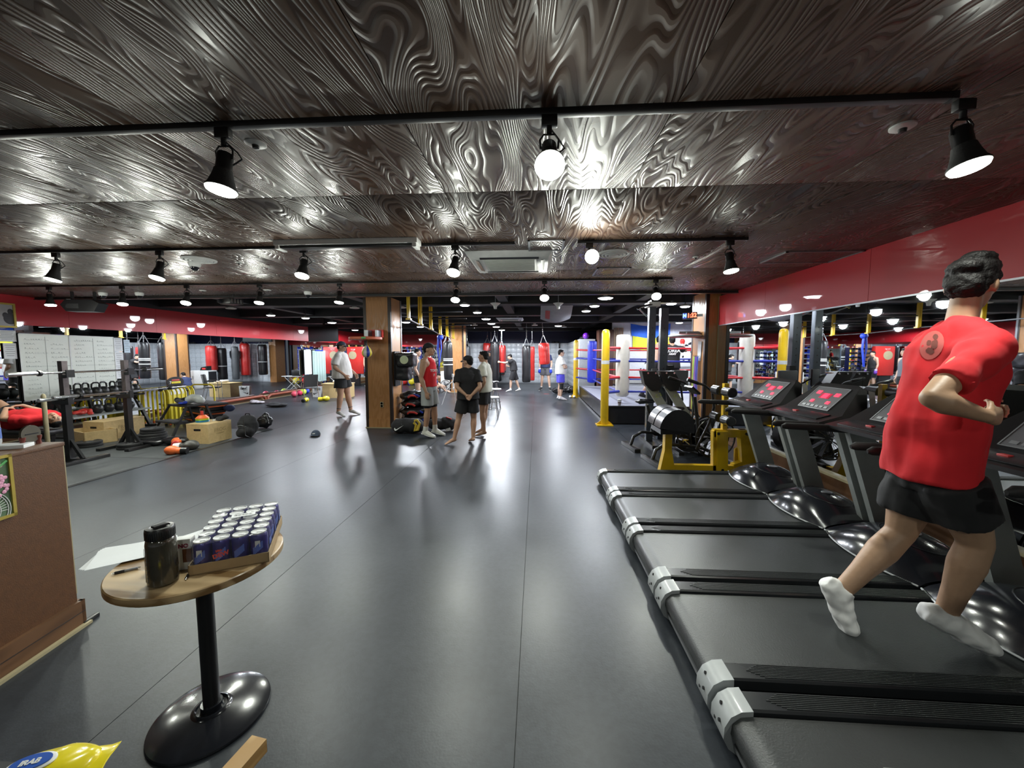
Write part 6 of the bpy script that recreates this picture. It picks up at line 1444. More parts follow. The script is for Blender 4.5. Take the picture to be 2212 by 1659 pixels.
for k in range(9):
    t = thing('kettlebell', 'black kettlebell on the top tier of the rack, %s from the left' % (ORD + ['ninth'])[k], 'kettlebell', (KX + .02 + .03 * (k % 2), 6.74 + k * .155, .74), R(random.uniform(-15, 15)) + (PI / 2 if k in (5,) else 0), 'kettlebells on the rack'); t.scale = (1.2, 1.05, 1.2)
    obj('bell', kb_body, M_kb, t); obj('handle', kb_h, M_kb, t)
for k in range(4):
    t = thing('kettlebell', 'larger dark kettlebell on the lower tier of the rack, %s from the left' % ORD[k], 'kettlebell', (KX + .12, 7.15 + k * .2, .41), R(15 * k), 'kettlebells on the rack'); t.scale = (1.1, 1.1, 1.1)
    obj('bell', kb_body, M_kb, t); obj('handle', kb_h, M_kb, t)
t = thing('hand_wraps', 'heap of red hand wraps on the lower kettlebell shelf', 'hand wraps', (KX + .14, 6.85, .41)); mb = MB(); random.seed(3)
for _ in range(14): mb.ell((random.uniform(-.07, .07), random.uniform(-.14, .14), random.uniform(.02, .09)), (.05, .05, .025), rot=(random.random(), random.random(), 0), nu=8, nv=6)
obj('heap', remesh(mb, .014, 1), M_redp, t)
# yellow hurdles
hx0 = -8.28
for k in range(9):
    y = 8.02 + k * .105 if k < 8 else 9.35
    t = thing('hurdle', ('yellow tube hurdle in the nested row, %s from the left' % ORD[k]) if k < 8 else 'yellow tube hurdle standing apart beyond the nested row', 'hurdle', (hx0, y, 0), 0, 'yellow nested hurdles')
    W = .62; obj('tube_frame', MB().tube([(0, 0, .0), (0, 0, .72), (-.03, 0, .79), (-.09, 0, .82), (-W + .09, 0, .82), (-W + .03, 0, .79), (-W, 0, .72), (-W, 0, 0)], .019, n=10), M_yel2, t)
    for x in (0, -W): obj('rubber_foot', MB().tube([(x, -.0, .0), (x, 0, .05)], .024, n=10), M_orange if k % 2 else M_black, t)
t = thing('display_stand', 'yellow stand with black oval sign beside the whiteboard', 'stand', (-8.95, 8.85, 0))
obj('stand_body', MB().bx((-.02, -.20, 0), (.16, .20, .80), bev=.01), M_yel2, t); obj('paper_panel', MB().bx((.16, -.17, .62), (.165, .17, .76)), M_paper, t)
obj('oval_sign', MB().lathe([(.0001, 0), (1, 0), (1, .08), (.0001, .08)], 32, Matrix.Translation((.12, 0, .92)) @ Matrix.Rotation(PI / 2, 4, 'Y') @ Matrix.Diagonal((.13, .22, .2, 1))), M_black, t)
obj('sign_number', text_mb('7', .09, .002, bold=.003), M_white, t, loc=(.138, -.14, .91), rot=(R(90), 0, R(90))); obj('yellow_word_strip', MB().bx((.136, -.11, .885), (.139, .13, .935), bev=.001), M_yel2, t); obj('red_word_strip', MB().bx((.136, -.10, .95), (.139, .10, .985), bev=.001), M_redp, t)
# ================================================================ plywood boxes, stool, plates, cones, gloves, bags
def plybox(lab, loc, rz, sx, sy, sz, txt=None, slot='x'):
    t = thing('plyometric_box', lab, 'box', loc, rz); a, b = sx / 2, sy / 2; th = .018
    obj('side_panel', MB().bx((-a, -b, 0), (a, -b + th, sz)), M_ply2, t); obj('side_panel', MB().bx((-a, b - th, 0), (a, b, sz)), M_ply2, t)
    obj('end_panel', MB().bx((-a, -b + th, 0), (-a + th, b - th, sz)), M_ply2, t); obj('end_panel', MB().bx((a - th, -b + th, 0), (a, b - th, sz)), M_ply2, t)
    obj('top_panel', MB().bx((-a - .001, -b - .001, sz - th), (a + .001, b + .001, sz + .001)), M_ply2, t)
    obj('hand_slot', MB().bx((-.065, -b - .002, sz * .66), (.065, -b + .001, sz * .66 + .035), bev=.0), M_black, t)
    if txt:
        obj('stencil_lettering', text_mb(txt, .095, .0006, bold=.001), mat('stencil', (.40, .29, .13), .6), t, loc=(a + .001, 0, sz * .62), rot=(R(90), 0, R(90)))
        obj('stencil_lettering', text_mb('COMPANY', .035, .0006), mat('stencil', (.40, .29, .13), .6), t, loc=(a + .001, 0, sz * .45), rot=(R(90), 0, R(90)))
    return t
g = G(453, 960); plybox('plywood box with hand slot and stencilled letters under the rainbow cones', (g.x - .21, g.y + .25, 0), R(-2), .42, .50, .36, 'FROG')
g = G(229, 954); plybox('plywood box with stencilled letters behind the squat stand base', (g.x - .22, g.y + .36, 0), R(-3), .44, .70, .36, 'FROG')
g = G(165, 962); t = thing('plywood_tray', 'low open plywood box left of the stencilled boxes', 'box', (g.x + .0, g.y + .25, 0), R(-20))
for q in (((-.35, -.22), (.35, -.205)), ((-.35, .205), (.35, .22)), ((-.35, -.22), (-.335, .22)), ((.335, -.22), (.35, .22))): obj('side_panel', MB().bx((q[0][0], q[0][1], 0), (q[1][0], q[1][1], .24)), M_ply2, t)
obj('bottom_panel', MB().bx((-.35, -.22, 0), (.35, .22, .015)), M_ply2, t)
t2 = thing('white_sneakers', 'pale sneaker lying in the low open plywood box', 'shoe', (g.x, g.y + .25, .016)); obj('shoe', remesh(MB().ell((0, 0, .06), (.14, .05, .05)).ell((-.06, 0, .10), (.06, .045, .06)), .012, 2), M_white, t2)
def plate(lab, x, y, z, r=.19, h=.045):
    t = thing('weight_plate', lab, 'weight plate', (x, y, z), random.random(), 'black weight plates on the mat')
    obj('rubber_disc', MB().lathe([(.03, 0), (r - .01, 0), (r, .008), (r, h - .008), (r - .01, h), (r * .75, h - .004), (r * .7, h - .012), (.06, h - .012), (.05, h), (.03, h), (.03, 0)], 32), M_matte, t); obj('steel_hub', MB().lathe([(.026, 0), (.030, 0), (.030, h + .002), (.026, h + .002), (.026, 0)], 24), M_steel, t)
g = G(312, 962)
for k in range(6): plate('black weight plate in the tall stack beside the stool, %s from the bottom' % ORD[k], g.x + random.uniform(-.02, .02), g.y + .15, .008 + k * .047, .20 if k < 4 else .17)
for k in range(2): g = G(268, 972); plate('flat black plate %s in front of the plate stack' % ('below' if k == 0 else 'above'), g.x, g.y + .1, .008 + k * .047, .17)
for k in range(2): g = G(178, 968); plate('flat black plate left of the stand base, %s' % ('lower one' if k == 0 else 'upper one'), g.x, g.y + .1, .008 + k * .047, .17)
# step stool and things on it
g = G(345, 942); g2 = G(395, 950)
t = thing('step_stool', 'black two-step metal stool carrying clothes and bags', 'stool', (G(378, 942).x, G(378, 942).y + .30, 0), R(-18))
obj('top_platform', MB().bx((-.30, -.18, .56), (.34, .20, .60), bev=.006), M_black, t); obj('lower_step', MB().bx((-.30, -.40, .27), (.30, -.16, .30), bev=.006), M_matte, t)
for sx in (-1, 1):
    obj('leg', seg((sx * .33, -.46, 0), (sx * .28, -.15, .58), .035, .035), M_black, t); obj('leg', seg((sx * .35, .34, 0), (sx * .30, .17, .58), .035, .035), M_black, t)
    obj('side_bar', seg((sx * .32, -.38, .26), (sx * .34, .28, .26), .025, .025), M_black, t)
sc0 = t.location.copy(); Rm = Matrix.Rotation(R(-18), 3, 'Z')
def onst(x, y, z=.60): return tuple(sc0 + Rm @ Vector((x, y, z)))
def lump(lab, name, cat, loc, m, ells, vox=.014, rz=0, grp=None, part='cloth', ns=.012, nsc=12, extra=None):
    t = thing(name, lab, cat, loc, rz, grp); mb = MB()
    for c, r in ells: mb.ell(c, r, nu=14, nv=10)
    me = remesh(mb, vox, 2, part)
    displace(me, lambda p: noise.noise(p * nsc) * ns)
    zmin = min(v.co.z for v in me.vertices)
    for v in me.vertices: v.co.z -= zmin
    obj(part, me, m, t)
    for nm, mb2, m2 in (extra or []): obj(nm, mb2, m2, t)
    return t
lump('dark crumpled clothes on the left of the stool top', 'clothes', 'clothes', onst(-.18, 0), c_black, [((0, 0, .04), (.12, .08, .05)), ((.06, .03, .06), (.08, .06, .05)), ((-.08, 0, .06), (.05, .05, .05))])
lump('grey and black shoe lying on the stool top', 'shoe', 'shoe', onst(-.03, -.08), c_dgrey, [((0, 0, .04), (.11, .04, .04)), ((-.06, 0, .06), (.05, .04, .05))])
lump('clear plastic bag of white items on the stool top', 'plastic_bag', 'bag', onst(.16, .05), mat('clear_bag', (.62, .66, .66), .2, alpha=.8, coat=.3), [((0, 0, .09), (.17, .10, .09)), ((-.10, 0, .07), (.09, .08, .08)), ((.12, 0, .06), (.09, .08, .08))], part='bag')
lump('small blue wallet on the stool top', 'pouch', 'pouch', onst(.06, -.13), M_blue, [((0, 0, .025), (.07, .04, .025)), ((.09, 0, .04), (.05, .03, .04))], part='pouch')
# stack of benches behind the stool
g = G(395, 925)
for k in range(3):
    t = thing('step_platform', 'black step platform with orange trim in the stack under the stool, %s' % ['lowest', 'middle', 'topmost'][k], 'step platform', (g.x - .1 + .04 * k, g.y + .6, .008 + k * .17), R(-30 + 3 * k), 'stacked step platforms')
    obj('platform_top', MB().bx((-.62, -.20, .11), (.62, .20, .155), bev=.01), M_matte, t); obj('orange_band', MB().bx((-.58, -.19, .075), (.58, .19, .11)), M_orange, t); obj('platform_foot', MB().bx((-.55, -.17, 0), (-.25, .17, .08)), M_black, t); obj('platform_foot', MB().bx((.25, -.17, 0), (.55, .17, .08)), M_black, t)
lump('navy rolled mat or bag on the stack behind the plywood box', 'gym_roll', 'bag', (g.x + .55, g.y + .55, .30), c_navy, [((0, 0, .07), (.32, .08, .07)), ((.2, 0, .08), (.12, .09, .08))], rz=R(-30), part='roll')
# cones on the box
g = AT(443, 917, G(452, 958).y + .2)
t = thing('cone_stack', 'stack of rainbow marker cones with a wire handle on the plywood box', 'marker cones', (g.x - .02, G(453, 960).y + .24, .362))
for k, c in enumerate((mat('cone_teal', (.02, .30, .38), .4), mat('cone_blue', (.04, .18, .60), .4), M_green, mat('cone_lime', (.45, .62, .05), .4), M_yel2, M_orange)):
    obj('cone_ring', MB().lathe([(.10, k * .014), (.105, k * .014 + .002), (.09, k * .014 + .016), (.05, k * .014 + .055), (.04, k * .014 + .055), (.085, k * .014 + .010), (.10, k * .014)], 28), c, t)
obj('red_tag', MB().bx((-.02, -.01, .125), (.02, .01, .20)), M_redp, t); obj('wire_handle', MB().tube([(-.04, 0, .12), (-.04, 0, .235), (0, 0, .26), (.04, 0, .235), (.04, 0, .12)], .004, n=6), M_chrome, t)
lump('small dark glove and tape beside the cones on the plywood box', 'glove', 'glove', (g.x + .22, G(453, 960).y + .36, .362), c_black, [((0, 0, .04), (.08, .06, .04)), ((.08, .02, .06), (.07, .05, .05)), ((.0, -.04, .02), (.06, .03, .02))], part='glove', extra=[('tape_roll', MB().lathe([(.02, 0), (.03, 0), (.03, .03), (.02, .03), (.02, 0)], 16, c=(-.10, -.02, 0)), M_white)])
# gloves on the mat
def bglove(lab, px, py, m, rz, s=1.0, m2=None, z=.0, tilt=R(80)):
    g = G(px, py); t = thing('boxing_glove', lab, 'boxing glove', (g.x, g.y + .08, z), rz, None)
    mb = MB().ell((.03, 0, .075 * s), (.10 * s, .075 * s, .075 * s)).ell((.0, -.05 * s, .08 * s), (.06 * s, .035 * s, .035 * s)).tube([(-.05 * s, 0, .06 * s), (-.17 * s, 0, .055 * s)], [.055 * s, .05 * s], n=14)
    me = remesh(mb, .012, 2, 'glove_body'); zm = min(v.co.z for v in me.vertices)
    for v in me.vertices: v.co.z -= zm
    obj('glove_body', me, m, t); obj('cuff', MB().tube([(-.10 * s, 0, .06 * s - zm), (-.18 * s, 0, .055 * s - zm)], .0575 * s, n=18), m2 or M_black, t)
    return t
bglove('orange boxing glove on the mat edge, front one', 366, 985, M_orange, R(200)); bglove('orange boxing glove on the mat edge, behind the front one', 372, 966, M_orange, R(130), m2=M_redp)
bglove('worn dark grey boxing glove beside the orange gloves', 400, 975, mat('old_glove', (.05, .048, .042), .45), R(20), 1.15, M_white)
lump('long flat black gear bag lying behind the orange gloves', 'gear_bag', 'bag', (G(335, 968).x, G(335, 968).y + .18, .008), M_leather, [((-.2, 0, .06), (.22, .12, .06)), ((.15, .03, .07), (.22, .12, .07))], rz=R(8), part='bag')
# backpacks
g = G(525, 948)
lump('large black backpack standing on the floor right of the plywood box', 'backpack', 'backpack', (g.x, g.y + .14, 0), c_black, [((0, 0, .22), (.19, .13, .22)), ((0, -.05, .13), (.17, .12, .13)), ((.02, 0, .34), (.15, .10, .10)), ((-.02, -.12, .12), (.13, .05, .10))], vox=.012, part='bag_body', ns=.02, nsc=9,
     extra=[('top_handle', MB().tube([(-.05, 0, .42), (-.03, 0, .46), (.04, 0, .46), (.06, 0, .42)], .009, n=8), M_black), ('strap', MB().tube([(.05, -.17, .36), (.09, -.21, .22), (.10, -.20, .08), (.16, -.14, .02)], [(.006, .018)] * 4, n=8), M_black), ('front_zip', MB().tube([(-.12, -.16, .24), (0, -.19, .27), (.10, -.165, .24)], .004, n=6), M_steel)])
g = G(562, 928)
lump('smaller black gym bag leaning behind the backpack', 'gym_bag', 'bag', (g.x, g.y + .15, 0), M_leather, [((0, 0, .14), (.17, .12, .14)), ((.03, 0, .24), (.09, .07, .10))], part='bag_body', ns=.02, extra=[('strap', MB().tube([(0, 0, .33), (.08, -.05, .30), (.16, -.10, .12)], .010, n=8), M_black)])
g = G(677, 943)
t = thing('baseball_cap', 'dark navy cap lying on the open floor', 'cap', (g.x, g.y + .08, 0), R(190))
obj('crown', MB().grid(lambda u, v: (.085 * math.cos(u * 2 * PI) * math.cos(v * PI / 2 * .98), .10 * math.sin(u * 2 * PI) * math.cos(v * PI / 2 * .98), .015 + .10 * math.sin(v * PI / 2)), 25, 9), cloth('cap_navy', (.05, .07, .11)), t)
obj('brim', MB().grid(lambda u, v: ((u - .5) * .16, .07 + .09 * v * math.cos((u - .5) * 2.2), .018 + .02 * math.cos((u - .5) * 3) * (1 - v * .3)), 12, 6).grid(lambda u, v: ((u - .5) * .16, .07 + .09 * v * math.cos((u - .5) * 2.2), .013 + .02 * math.cos((u - .5) * 3) * (1 - v * .3)), 12, 6), cloth('cap_navy', (.05, .07, .11)), t); obj('front_emblem', MB().box((0, .098, .06), (.045, .008, .015)), M_white, t)
g = G(588, 881); lump('flat black jacket lying on the floor near the mirror rail', 'jacket', 'jacket', (g.x, g.y + .2, 0), c_black, [((0, 0, .05), (.34, .17, .05)), ((-.1, .03, .09), (.2, .12, .05)), ((.2, 0, .06), (.14, .12, .05))], vox=.02)
g = G(548, 873); lump('white and purple crumpled towel on the floor by the rail', 'towel', 'towel', (g.x, g.y + .15, 0), mat('towel', (.55, .50, .68), .8, var=.4, nsc=20), [((0, 0, .04), (.26, .14, .04)), ((-.12, .03, .07), (.14, .1, .04))], vox=.02)
# chair, tote bag, yellow gloves
g = G(662, 866)
t = thing('armchair', 'black mesh armchair with chrome legs near the mirror', 'chair', (g.x, g.y + .1, 0), R(60))
ch = MB()
for s in (-1, 1):
    ch.tube([(s * .27, .22, 0), (s * .27, .20, .62), (s * .27, .12, .66), (s * .27, -.22, .66)], .011, n=8); ch.tube([(s * .25, -.28, 0), (s * .25, -.18, .42), (s * .24, -.24, .88)], .011, n=8)
obj('chrome_frame', ch, M_chrome, t); obj('seat', MB().box((0, .0, .44), (.46, .46, .035), bev=.012), M_black, t)
obj('backrest', MB().grid(lambda u, v: ((u - .5) * .46, -.19 - .07 * v + .03 * math.cos((u - .5) * 3), .48 + .42 * v), 8, 8).grid(lambda u, v: ((u - .5) * .46, -.20 - .07 * v + .03 * math.cos((u - .5) * 3), .48 + .42 * v), 8, 8), M_matte, t)
for s in (-1, 1): obj('armrest', MB().box((s * .27, .0, .675), (.045, .34, .025), bev=.01), M_black, t)
swoosh = [(0, .30), (.06, .12), (.16, .10), (.32, .18), (1.0, .55), (.35, .28), (.20, .24), (.12, .30), (.08, .42)]
def swoosh_mb(s, th=.001): return MB().prism([((u - .5) * s, (v - .3) * s) for u, v in swoosh], -th, th, 'y')
g = G(684, 858)
t = thing('tote_bag', 'white shopping bag with black tick logo beside the chair', 'bag', (g.x, g.y + .1, 0), R(-5))
obj('bag_body', MB()._add([(-.17, -.07, 0), (.17, -.07, 0), (.17, .07, 0), (-.17, .07, 0), (-.20, -.05, .40), (.20, -.05, .40), (.20, .05, .40), (-.20, .05, .40)], [(0, 3, 2, 1), (0, 1, 5, 4), (1, 2, 6, 5), (2, 3, 7, 6), (3, 0, 4, 7)]), M_white, t)
obj('tick_logo', swoosh_mb(.24), M_black, t, loc=(-.03, -.068, .14)); obj('bag_lettering', text_mb('NIKE', .10, .001, bold=.002), M_black, t, loc=(.04, -.062, .30), rot=(R(86), 0, 0)); obj('handles', MB().tube([(-.10, -.06, .38), (-.06, -.08, .26), (0, -.08, .22), (.06, -.08, .28), (.10, -.06, .38)], .007, n=6), M_black, t)
bglove('yellow and black boxing glove on the floor under the armchair', 658, 869, M_yel2, R(90)); bglove('pair of yellow training mitts beside the white shopping bag', 700, 867, M_yel2, R(10), 1.2, M_yel2)
# round-front plywood box near the cap man
g = G(722, 860)
t = thing('plywood_box', 'pale plywood box with a short slot behind the man in white', 'box', (g.x - .02, g.y + .32, 0), R(8))
obj('box_body', MB().prism([(-.48, -.20), (-.15, -.30), (.25, -.30), (.5, -.18), (.5, .3), (-.48, .3)], 0, .50, 'z'), M_ply2, t); obj('lid', MB().prism([(-.50, -.22), (-.16, -.32), (.26, -.32), (.52, -.19), (.52, .32), (-.50, .32)], .50, .525, 'z'), M_ply2, t); obj('slot', MB().box((.05, -.302, .30), (.022, .01, .13)), M_black, t)
lump('white towel and small items on top of the pale plywood box', 'towel', 'towel', (g.x + .05, g.y + .3, .526), c_white, [((0, 0, .05), (.25, .12, .05)), ((-.15, 0, .06), (.10, .1, .05)), ((.2, 0, .03), (.12, .08, .03))], vox=.02)
# flip charts on the mirror
for k, (px0, px1, py0, py1, lb, m) in enumerate(((656, 673, 756, 808, 'white flip chart sheet leaning left of the green board', M_paper), (674, 704, 757, 822, 'pale green ruled whiteboard leaning by the mirror', mat('green_board', (.50, .68, .64), .3)))):
    a, b = WX(px0, py0, XL + .1), WX(px1, py1, XL + .1)
    t = thing('flip_chart', lb, 'whiteboard', (XL + .12, a.y, 0), R(90)); w_ = b.y - a.y
    obj('board', MB().bx((0, 0, b.z), (w_, .02, a.z)), m, t); obj('top_clip', MB().bx((w_ * .2, -.02, a.z - .02), (w_ * .8, .03, a.z + .03)), M_blue if k else M_white, t)
    for x in (.05, w_ - .05): obj('leg', seg((x, .04, 0), (x, .03, a.z), .025, .025), M_cream, t)
    mb = MB()
    for r_ in range(5): mb.box((w_ * (.1 + .2 * r_), -.002, (a.z + b.z) / 2), (.008, .002, (a.z - b.z) * .9))
    if k: gq = obj('ruled_lines', mb, mat('marker', (.1, .1, .1), .6), t); gq['kind'] = 'stuff'
g = G(704, 838); t = thing('folding_table', 'small folding side table with a black box behind the plywood box', 'table', (-8.6, 16.2, 0))
obj('table_top', MB().bx((-.35, -.2, .62), (.45, .2, .65)), M_white, t)
for s in (-1, 1): obj('cross_leg', seg((-.3, s * .15, 0), (.35, s * .15, .62), .02, .02), M_white, t); obj('cross_leg', seg((.35, s * .17, 0), (-.3, s * .17, .62), .02, .02), M_white, t)
t2 = thing('black_case', 'black case standing on the small folding side table', 'case', (-8.72, 16.2, .65)); obj('case_body', MB().bx((-.2, -.12, 0), (.15, .12, .26), bev=.02), M_black, t2); obj('case_handle', MB().tube([(-.08, 0, .26), (-.06, 0, .30), (.02, 0, .30), (.04, 0, .26)], .008, n=6), M_steel, t2)
# balls
def ball(lab, x, y, r, m, m2=None, z=0):
    t = thing('medicine_ball', lab, 'ball', (x, y, z + r), R(random.uniform(0, 90)), None); obj('ball_shell', MB().ell((0, 0, 0), (r, r, r), nu=24, nv=16), m, t)
    obj('seam_band', MB().tube([(r * 1.003 * math.cos(a), 0, r * 1.003 * math.sin(a)) for a in [k * PI / 14 for k in range(28)]], [(r * .16, .004)] * 28, n=8, closed=True, up=(0, 1, 0)) if m2 else MB().cyl((0, 0, r), (0, 0, r + .002), .02), m2 or M_black, t)
M_pink, M_lime2 = mat('pink', (.85, .10, .16), .4), mat('lime_ball', (.60, .80, .08), .4)
for px, py, r, m, lb in ((616, 858, .11, M_pink, 'pink ball on the floor beside the foam rail'), (628, 855, .10, mat('magenta', (.6, .03, .1), .4), 'dark red ball between the pink and lime balls'), (636, 853, .12, M_lime2, 'lime green ball beside the foam rail'), (645, 850, .10, M_blue, 'blue ball beside the foam rail behind the armchair')):
    g = G(px, py); ball(lb, g.x + .3, g.y + .1, r, m)
for k, (dx, dy, dz, m, m2, lb) in enumerate(((0, 0, 0, M_yel2, M_blue, 'yellow and blue medicine ball in the far heap'), (.42, .1, 0, M_redv, M_black, 'red medicine ball in the far heap, lower'), (.2, .1, .32, M_redv, M_blue, 'red medicine ball in the far heap, upper'), (.85, .1, .0, M_blue, M_redp, 'blue and red medicine ball in the far heap'), (.62, .1, .34, M_blue, M_redp, 'blue medicine ball on top of the far heap'))):
    ball(lb, -6.5 - dx, 19.6 + dy, .19, m, m2, dz)
t = thing('shoe_rack', 'tall narrow rack packed with dark and white shoes far back', 'shoe rack', (-6.9, 20.4, 0))
for k in range(8): obj('shelf_board', MB().bx((-.7, -.15, .1 + k * .25), (.7, .15, .115 + k * .25)), M_white, t)
for x in (-.7, 0, .7): obj('rack_side', MB().bx((x - .01, -.15, 0), (x + .01, .15, 2.0)), M_blue, t)
mb = [MB(), MB(), MB()]; random.seed(8)
for k in range(8):
    for i in range(10): mb[random.randrange(3)].ell((-.62 + i * .138, -.03, .165 + k * .25), (.05, .12, .05), nu=8, nv=6)
for q, m in zip(mb, (M_black, M_white, M_blue)): g_ = obj('shoes', q, m, t); g_['kind'] = 'stuff'
# wall pad red
g = AT(757, 778, 18.6)
t = thing('wall_strike_pad', 'red wall punching pad with a cream circle behind the man in white', 'wall pad', (g.x, 18.6, 0))
a, b = AT(748, 749, 18.6), AT(786, 808, 18.6)
obj('pad_body', MB().bx((a.x - g.x, 0, b.z), (b.x - g.x, .25, a.z), bev=.06), M_redv, t); obj('cream_circle', MB().cyl((.12, -.012, a.z - .42), (.12, .02, a.z - .42), .2, n=28), M_cream, t); obj('floor_stand', MB().bx((-.1, .05, 0), (.4, .2, b.z)), M_blackm, t); obj('top_lettering', text_mb('TOP', .12, .002), M_white, t, loc=(.15, -.01, a.z - .15), rot=(R(90), 0, 0))
# television
t = thing('television', 'black television screen hanging below the far dark ceiling', 'television', (0, 0, 0)); a, b = AT(665, 705, 14.5), AT(730, 738, 14.5)
obj('screen_panel', MB().bx((a.x, 14.5, b.z), (b.x, 14.56, a.z), bev=.01), M_black, t); obj('ceiling_mount', MB().bx(((a.x + b.x) / 2 - .03, 14.56, a.z - .2), ((a.x + b.x) / 2 + .03, 14.62, ZB + .25)), M_blackm, t)
# ================================================================ near pillar surroundings
bz = AT(790, 731, 7.72).z
t = thing('speed_bag_platform', 'round orange-red speed bag platform on the near pillar', 'speed bag platform', (AT(790, 731, 7.72).x, 7.72, bz))
obj('round_board', MB().lathe([(.0001, -.03), (.31, -.03), (.325, -.02), (.325, .02), (.31, .03), (.0001, .03)], 40), mat('board_orange', (.62, .13, .05), .4), t); obj('green_sticker', MB().box((.10, -.322, 0), (.08, .02, .035), rz=.3), M_green, t)
obj('wall_bracket', MB().bx((-.03, .0, .03), (.05, .34, .17)).bx((.20, .0, .03), (.24, .34, .17)), M_steel, t); obj('red_bracket_board', MB().bx((-.06, .20, .03), (.26, .30, .19)), M_redp, t)
t = thing('speed_bag', 'teardrop speed bag in yellow, white and blue under the platform', 'punching bag', (AT(792, 740, 7.72).x, 7.72, bz - .03))
zt1 = AT(792, 745, 7.72).z - bz + .03; zb1 = AT(792, 773, 7.72).z - bz + .03
L_ = zt1 - zb1
for k in range(9):
    a0_, a1_ = 2 * PI * k / 9, 2 * PI * (k + 1) / 9; m = (M_yel2, mat('panel_white', (.70, .68, .60), .4), mat('panel_blue', (.03, .05, .32), .35))[(k + 1) % 3]
    def f(u, v, a0_=a0_, a1_=a1_):
        s = max(.0, math.sin(PI * v ** .72)) ** .75 * .102 + .002; a = a0_ + (a1_ - a0_) * u - PI / 2 - .35; s *= 1 - .03 * abs(u - .5) * 2; return (s * math.cos(a), s * math.sin(a), zb1 + L_ * v)
    obj('leather_panel', MB().grid(f, 6, 14), m, t)
obj('swivel', MB().cyl((0, 0, 0), (0, 0, zt1), .008).cyl((0, 0, zt1 - .03), (0, 0, zt1 + .01), .016), M_blackm, t)
# wall mounted black bag on the right side of the near pillar
t = thing('wall_uppercut_bag', 'black wall-mounted uppercut bag with pale circle on the near pillar', 'punching bag', (-3.08, 8.30, 0))
zt2, zm2, zb2 = AT(850, 762, 8.2).z, AT(850, 792, 8.2).z, AT(850, 822, 8.2).z
me = remesh(MB().box((.17, -.02, (zt2 + zb2) / 2), (.30, .34, zt2 - zb2), bev=.05).box((.28, -.10, (zt2 + zm2) / 2), (.36, .34, zt2 - zm2), bev=.05), .014, 2, 'bag_body')
displace(me, lambda p: noise.noise(p * 9) * .012)
obj('bag_body', me, M_leather, t); obj('pale_circle', MB().cyl((.27, -.285, (zt2 + zm2) / 2), (.27, -.262, (zt2 + zm2) / 2), .088, n=32), mat('pale_lime', (.66, .78, .50), .5), t); obj('mounting_board', MB().bx((-.0, -.16, zb2 - .12), (.03, .16, zt2 + .03)), M_black, t)
g = AT(825, 874, 8.05); t = thing('power_socket', 'cream double power socket low on the near pillar', 'socket', (g.x, 8.048, g.z)); obj('plate', MB().bx((-.035, -.008, -.06), (.035, .01, .06), bev=.004), M_cream, t)
for s in (-.028, .028): obj('socket_ring', MB().lathe([(.020, 0), (.024, 0), (.024, .004), (.020, .004), (.020, 0)], 16, Matrix.Translation((0, -.008, s)) @ Matrix.Rotation(PI / 2, 4, 'X')), M_black, t)
# heap of black sandbags / shields
hp = [(-2.78, 8.55, .0, .30, .22, .12, 10), (-2.62, 8.65, .02, .32, .20, .12, -12), (-2.80, 8.52, .20, .32, .22, .10, 5), (-2.60, 8.60, .22, .32, .20, .10, -20), (-2.80, 8.52, .38, .30, .20, .10, -8), (-2.62, 8.60, .42, .28, .18, .09, 15), (-2.86, 8.50, .55, .22, .17, .11, 30), (-2.66, 8.55, .60, .26, .15, .08, -25)]
nms = ['at the very bottom left', 'at the bottom right', 'second layer left', 'second layer right', 'third layer left', 'third layer right', 'near the top left', 'on the top right']
for k, (x, y, z, a, b, c, rz) in enumerate(hp):
    col = (M_redp, M_blue)[k % 2]
    lump('black leather strike shield %s of the heap by the pillar' % nms[k], 'strike_shield', 'strike shield', (x, y, z), M_leather, [((0, 0, c), (a, b, c)), ((a * .5, 0, c * 1.2), (a * .5, b * .8, c * .8)), ((-a * .4, b * .2, c), (a * .55, b * .8, c * .9))], vox=.02, rz=R(rz), grp='black strike shields heaped by the pillar', part='shield_body', ns=.035, nsc=8,
         extra=[('strap', MB().tube([(-.08, -b * .95, c * .8), (-.02, -b - .02, c * 1.2), (.08, -b - .01, c * 1.1), (.14, -b * .9, c * .7)], [(.006, .022)] * 4, n=8), col)])
t = thing('foot_shield', 'long black kick shield leaning up out of the heap', 'strike shield', (-2.42, 8.6, .46), R(-35)); obj('shield_body', MB().box((0, 0, .20), (.09, .16, .55), rot=(0, R(-28), 0), bev=.03), M_leather, t); obj('strap', MB().box((.08, -.082, .16), (.12, .01, .03), rot=(0, R(-28), 0)), M_blue, t)
# duffel bags
g = G(874, 940)
lump('large black duffel bag with white tick logo at the pillar foot', 'duffel_bag', 'bag', (g.x - .0, g.y + .2, 0), c_black, [((-.15, 0, .15), (.20, .17, .15)), ((.15, 0, .15), (.20, .17, .15)), ((0, 0, .16), (.26, .16, .15))], vox=.012, part='bag_body', ns=.015, nsc=7, extra=[('tick_logo', swoosh_mb(.20, .002), M_white), ('zip', MB().tube([(-.25, -.02, .295), (.25, -.02, .295)], .005, n=6), M_steel)])
dfl = [o for o in bpy.data.objects if o.get('label', '').startswith('large black duffel')][0]
for c in dfl.children:
    if c.name.startswith('tick_logo'): c.location = (-.12, -.178, .13); c.rotation_euler = (R(-8), R(-8), 0)
t = thing('boxing_glove', 'yellow laced training glove lying over the duffel bag', 'boxing glove', (g.x + .19, g.y + .04, .08), R(20)); mb = MB()
mb.tube([(0, 0, .20), (.05, -.03, .22), (.10, -.03, .15), (.06, -.04, .02), (.0, -.03, .0), (.03, -.03, .12), (-.02, -.02, .17)], .026, n=10); obj('glove_body', remesh(mb, .01, 2), mat('mustard', (.50, .36, .03), .4), t)
g = G(950, 935)
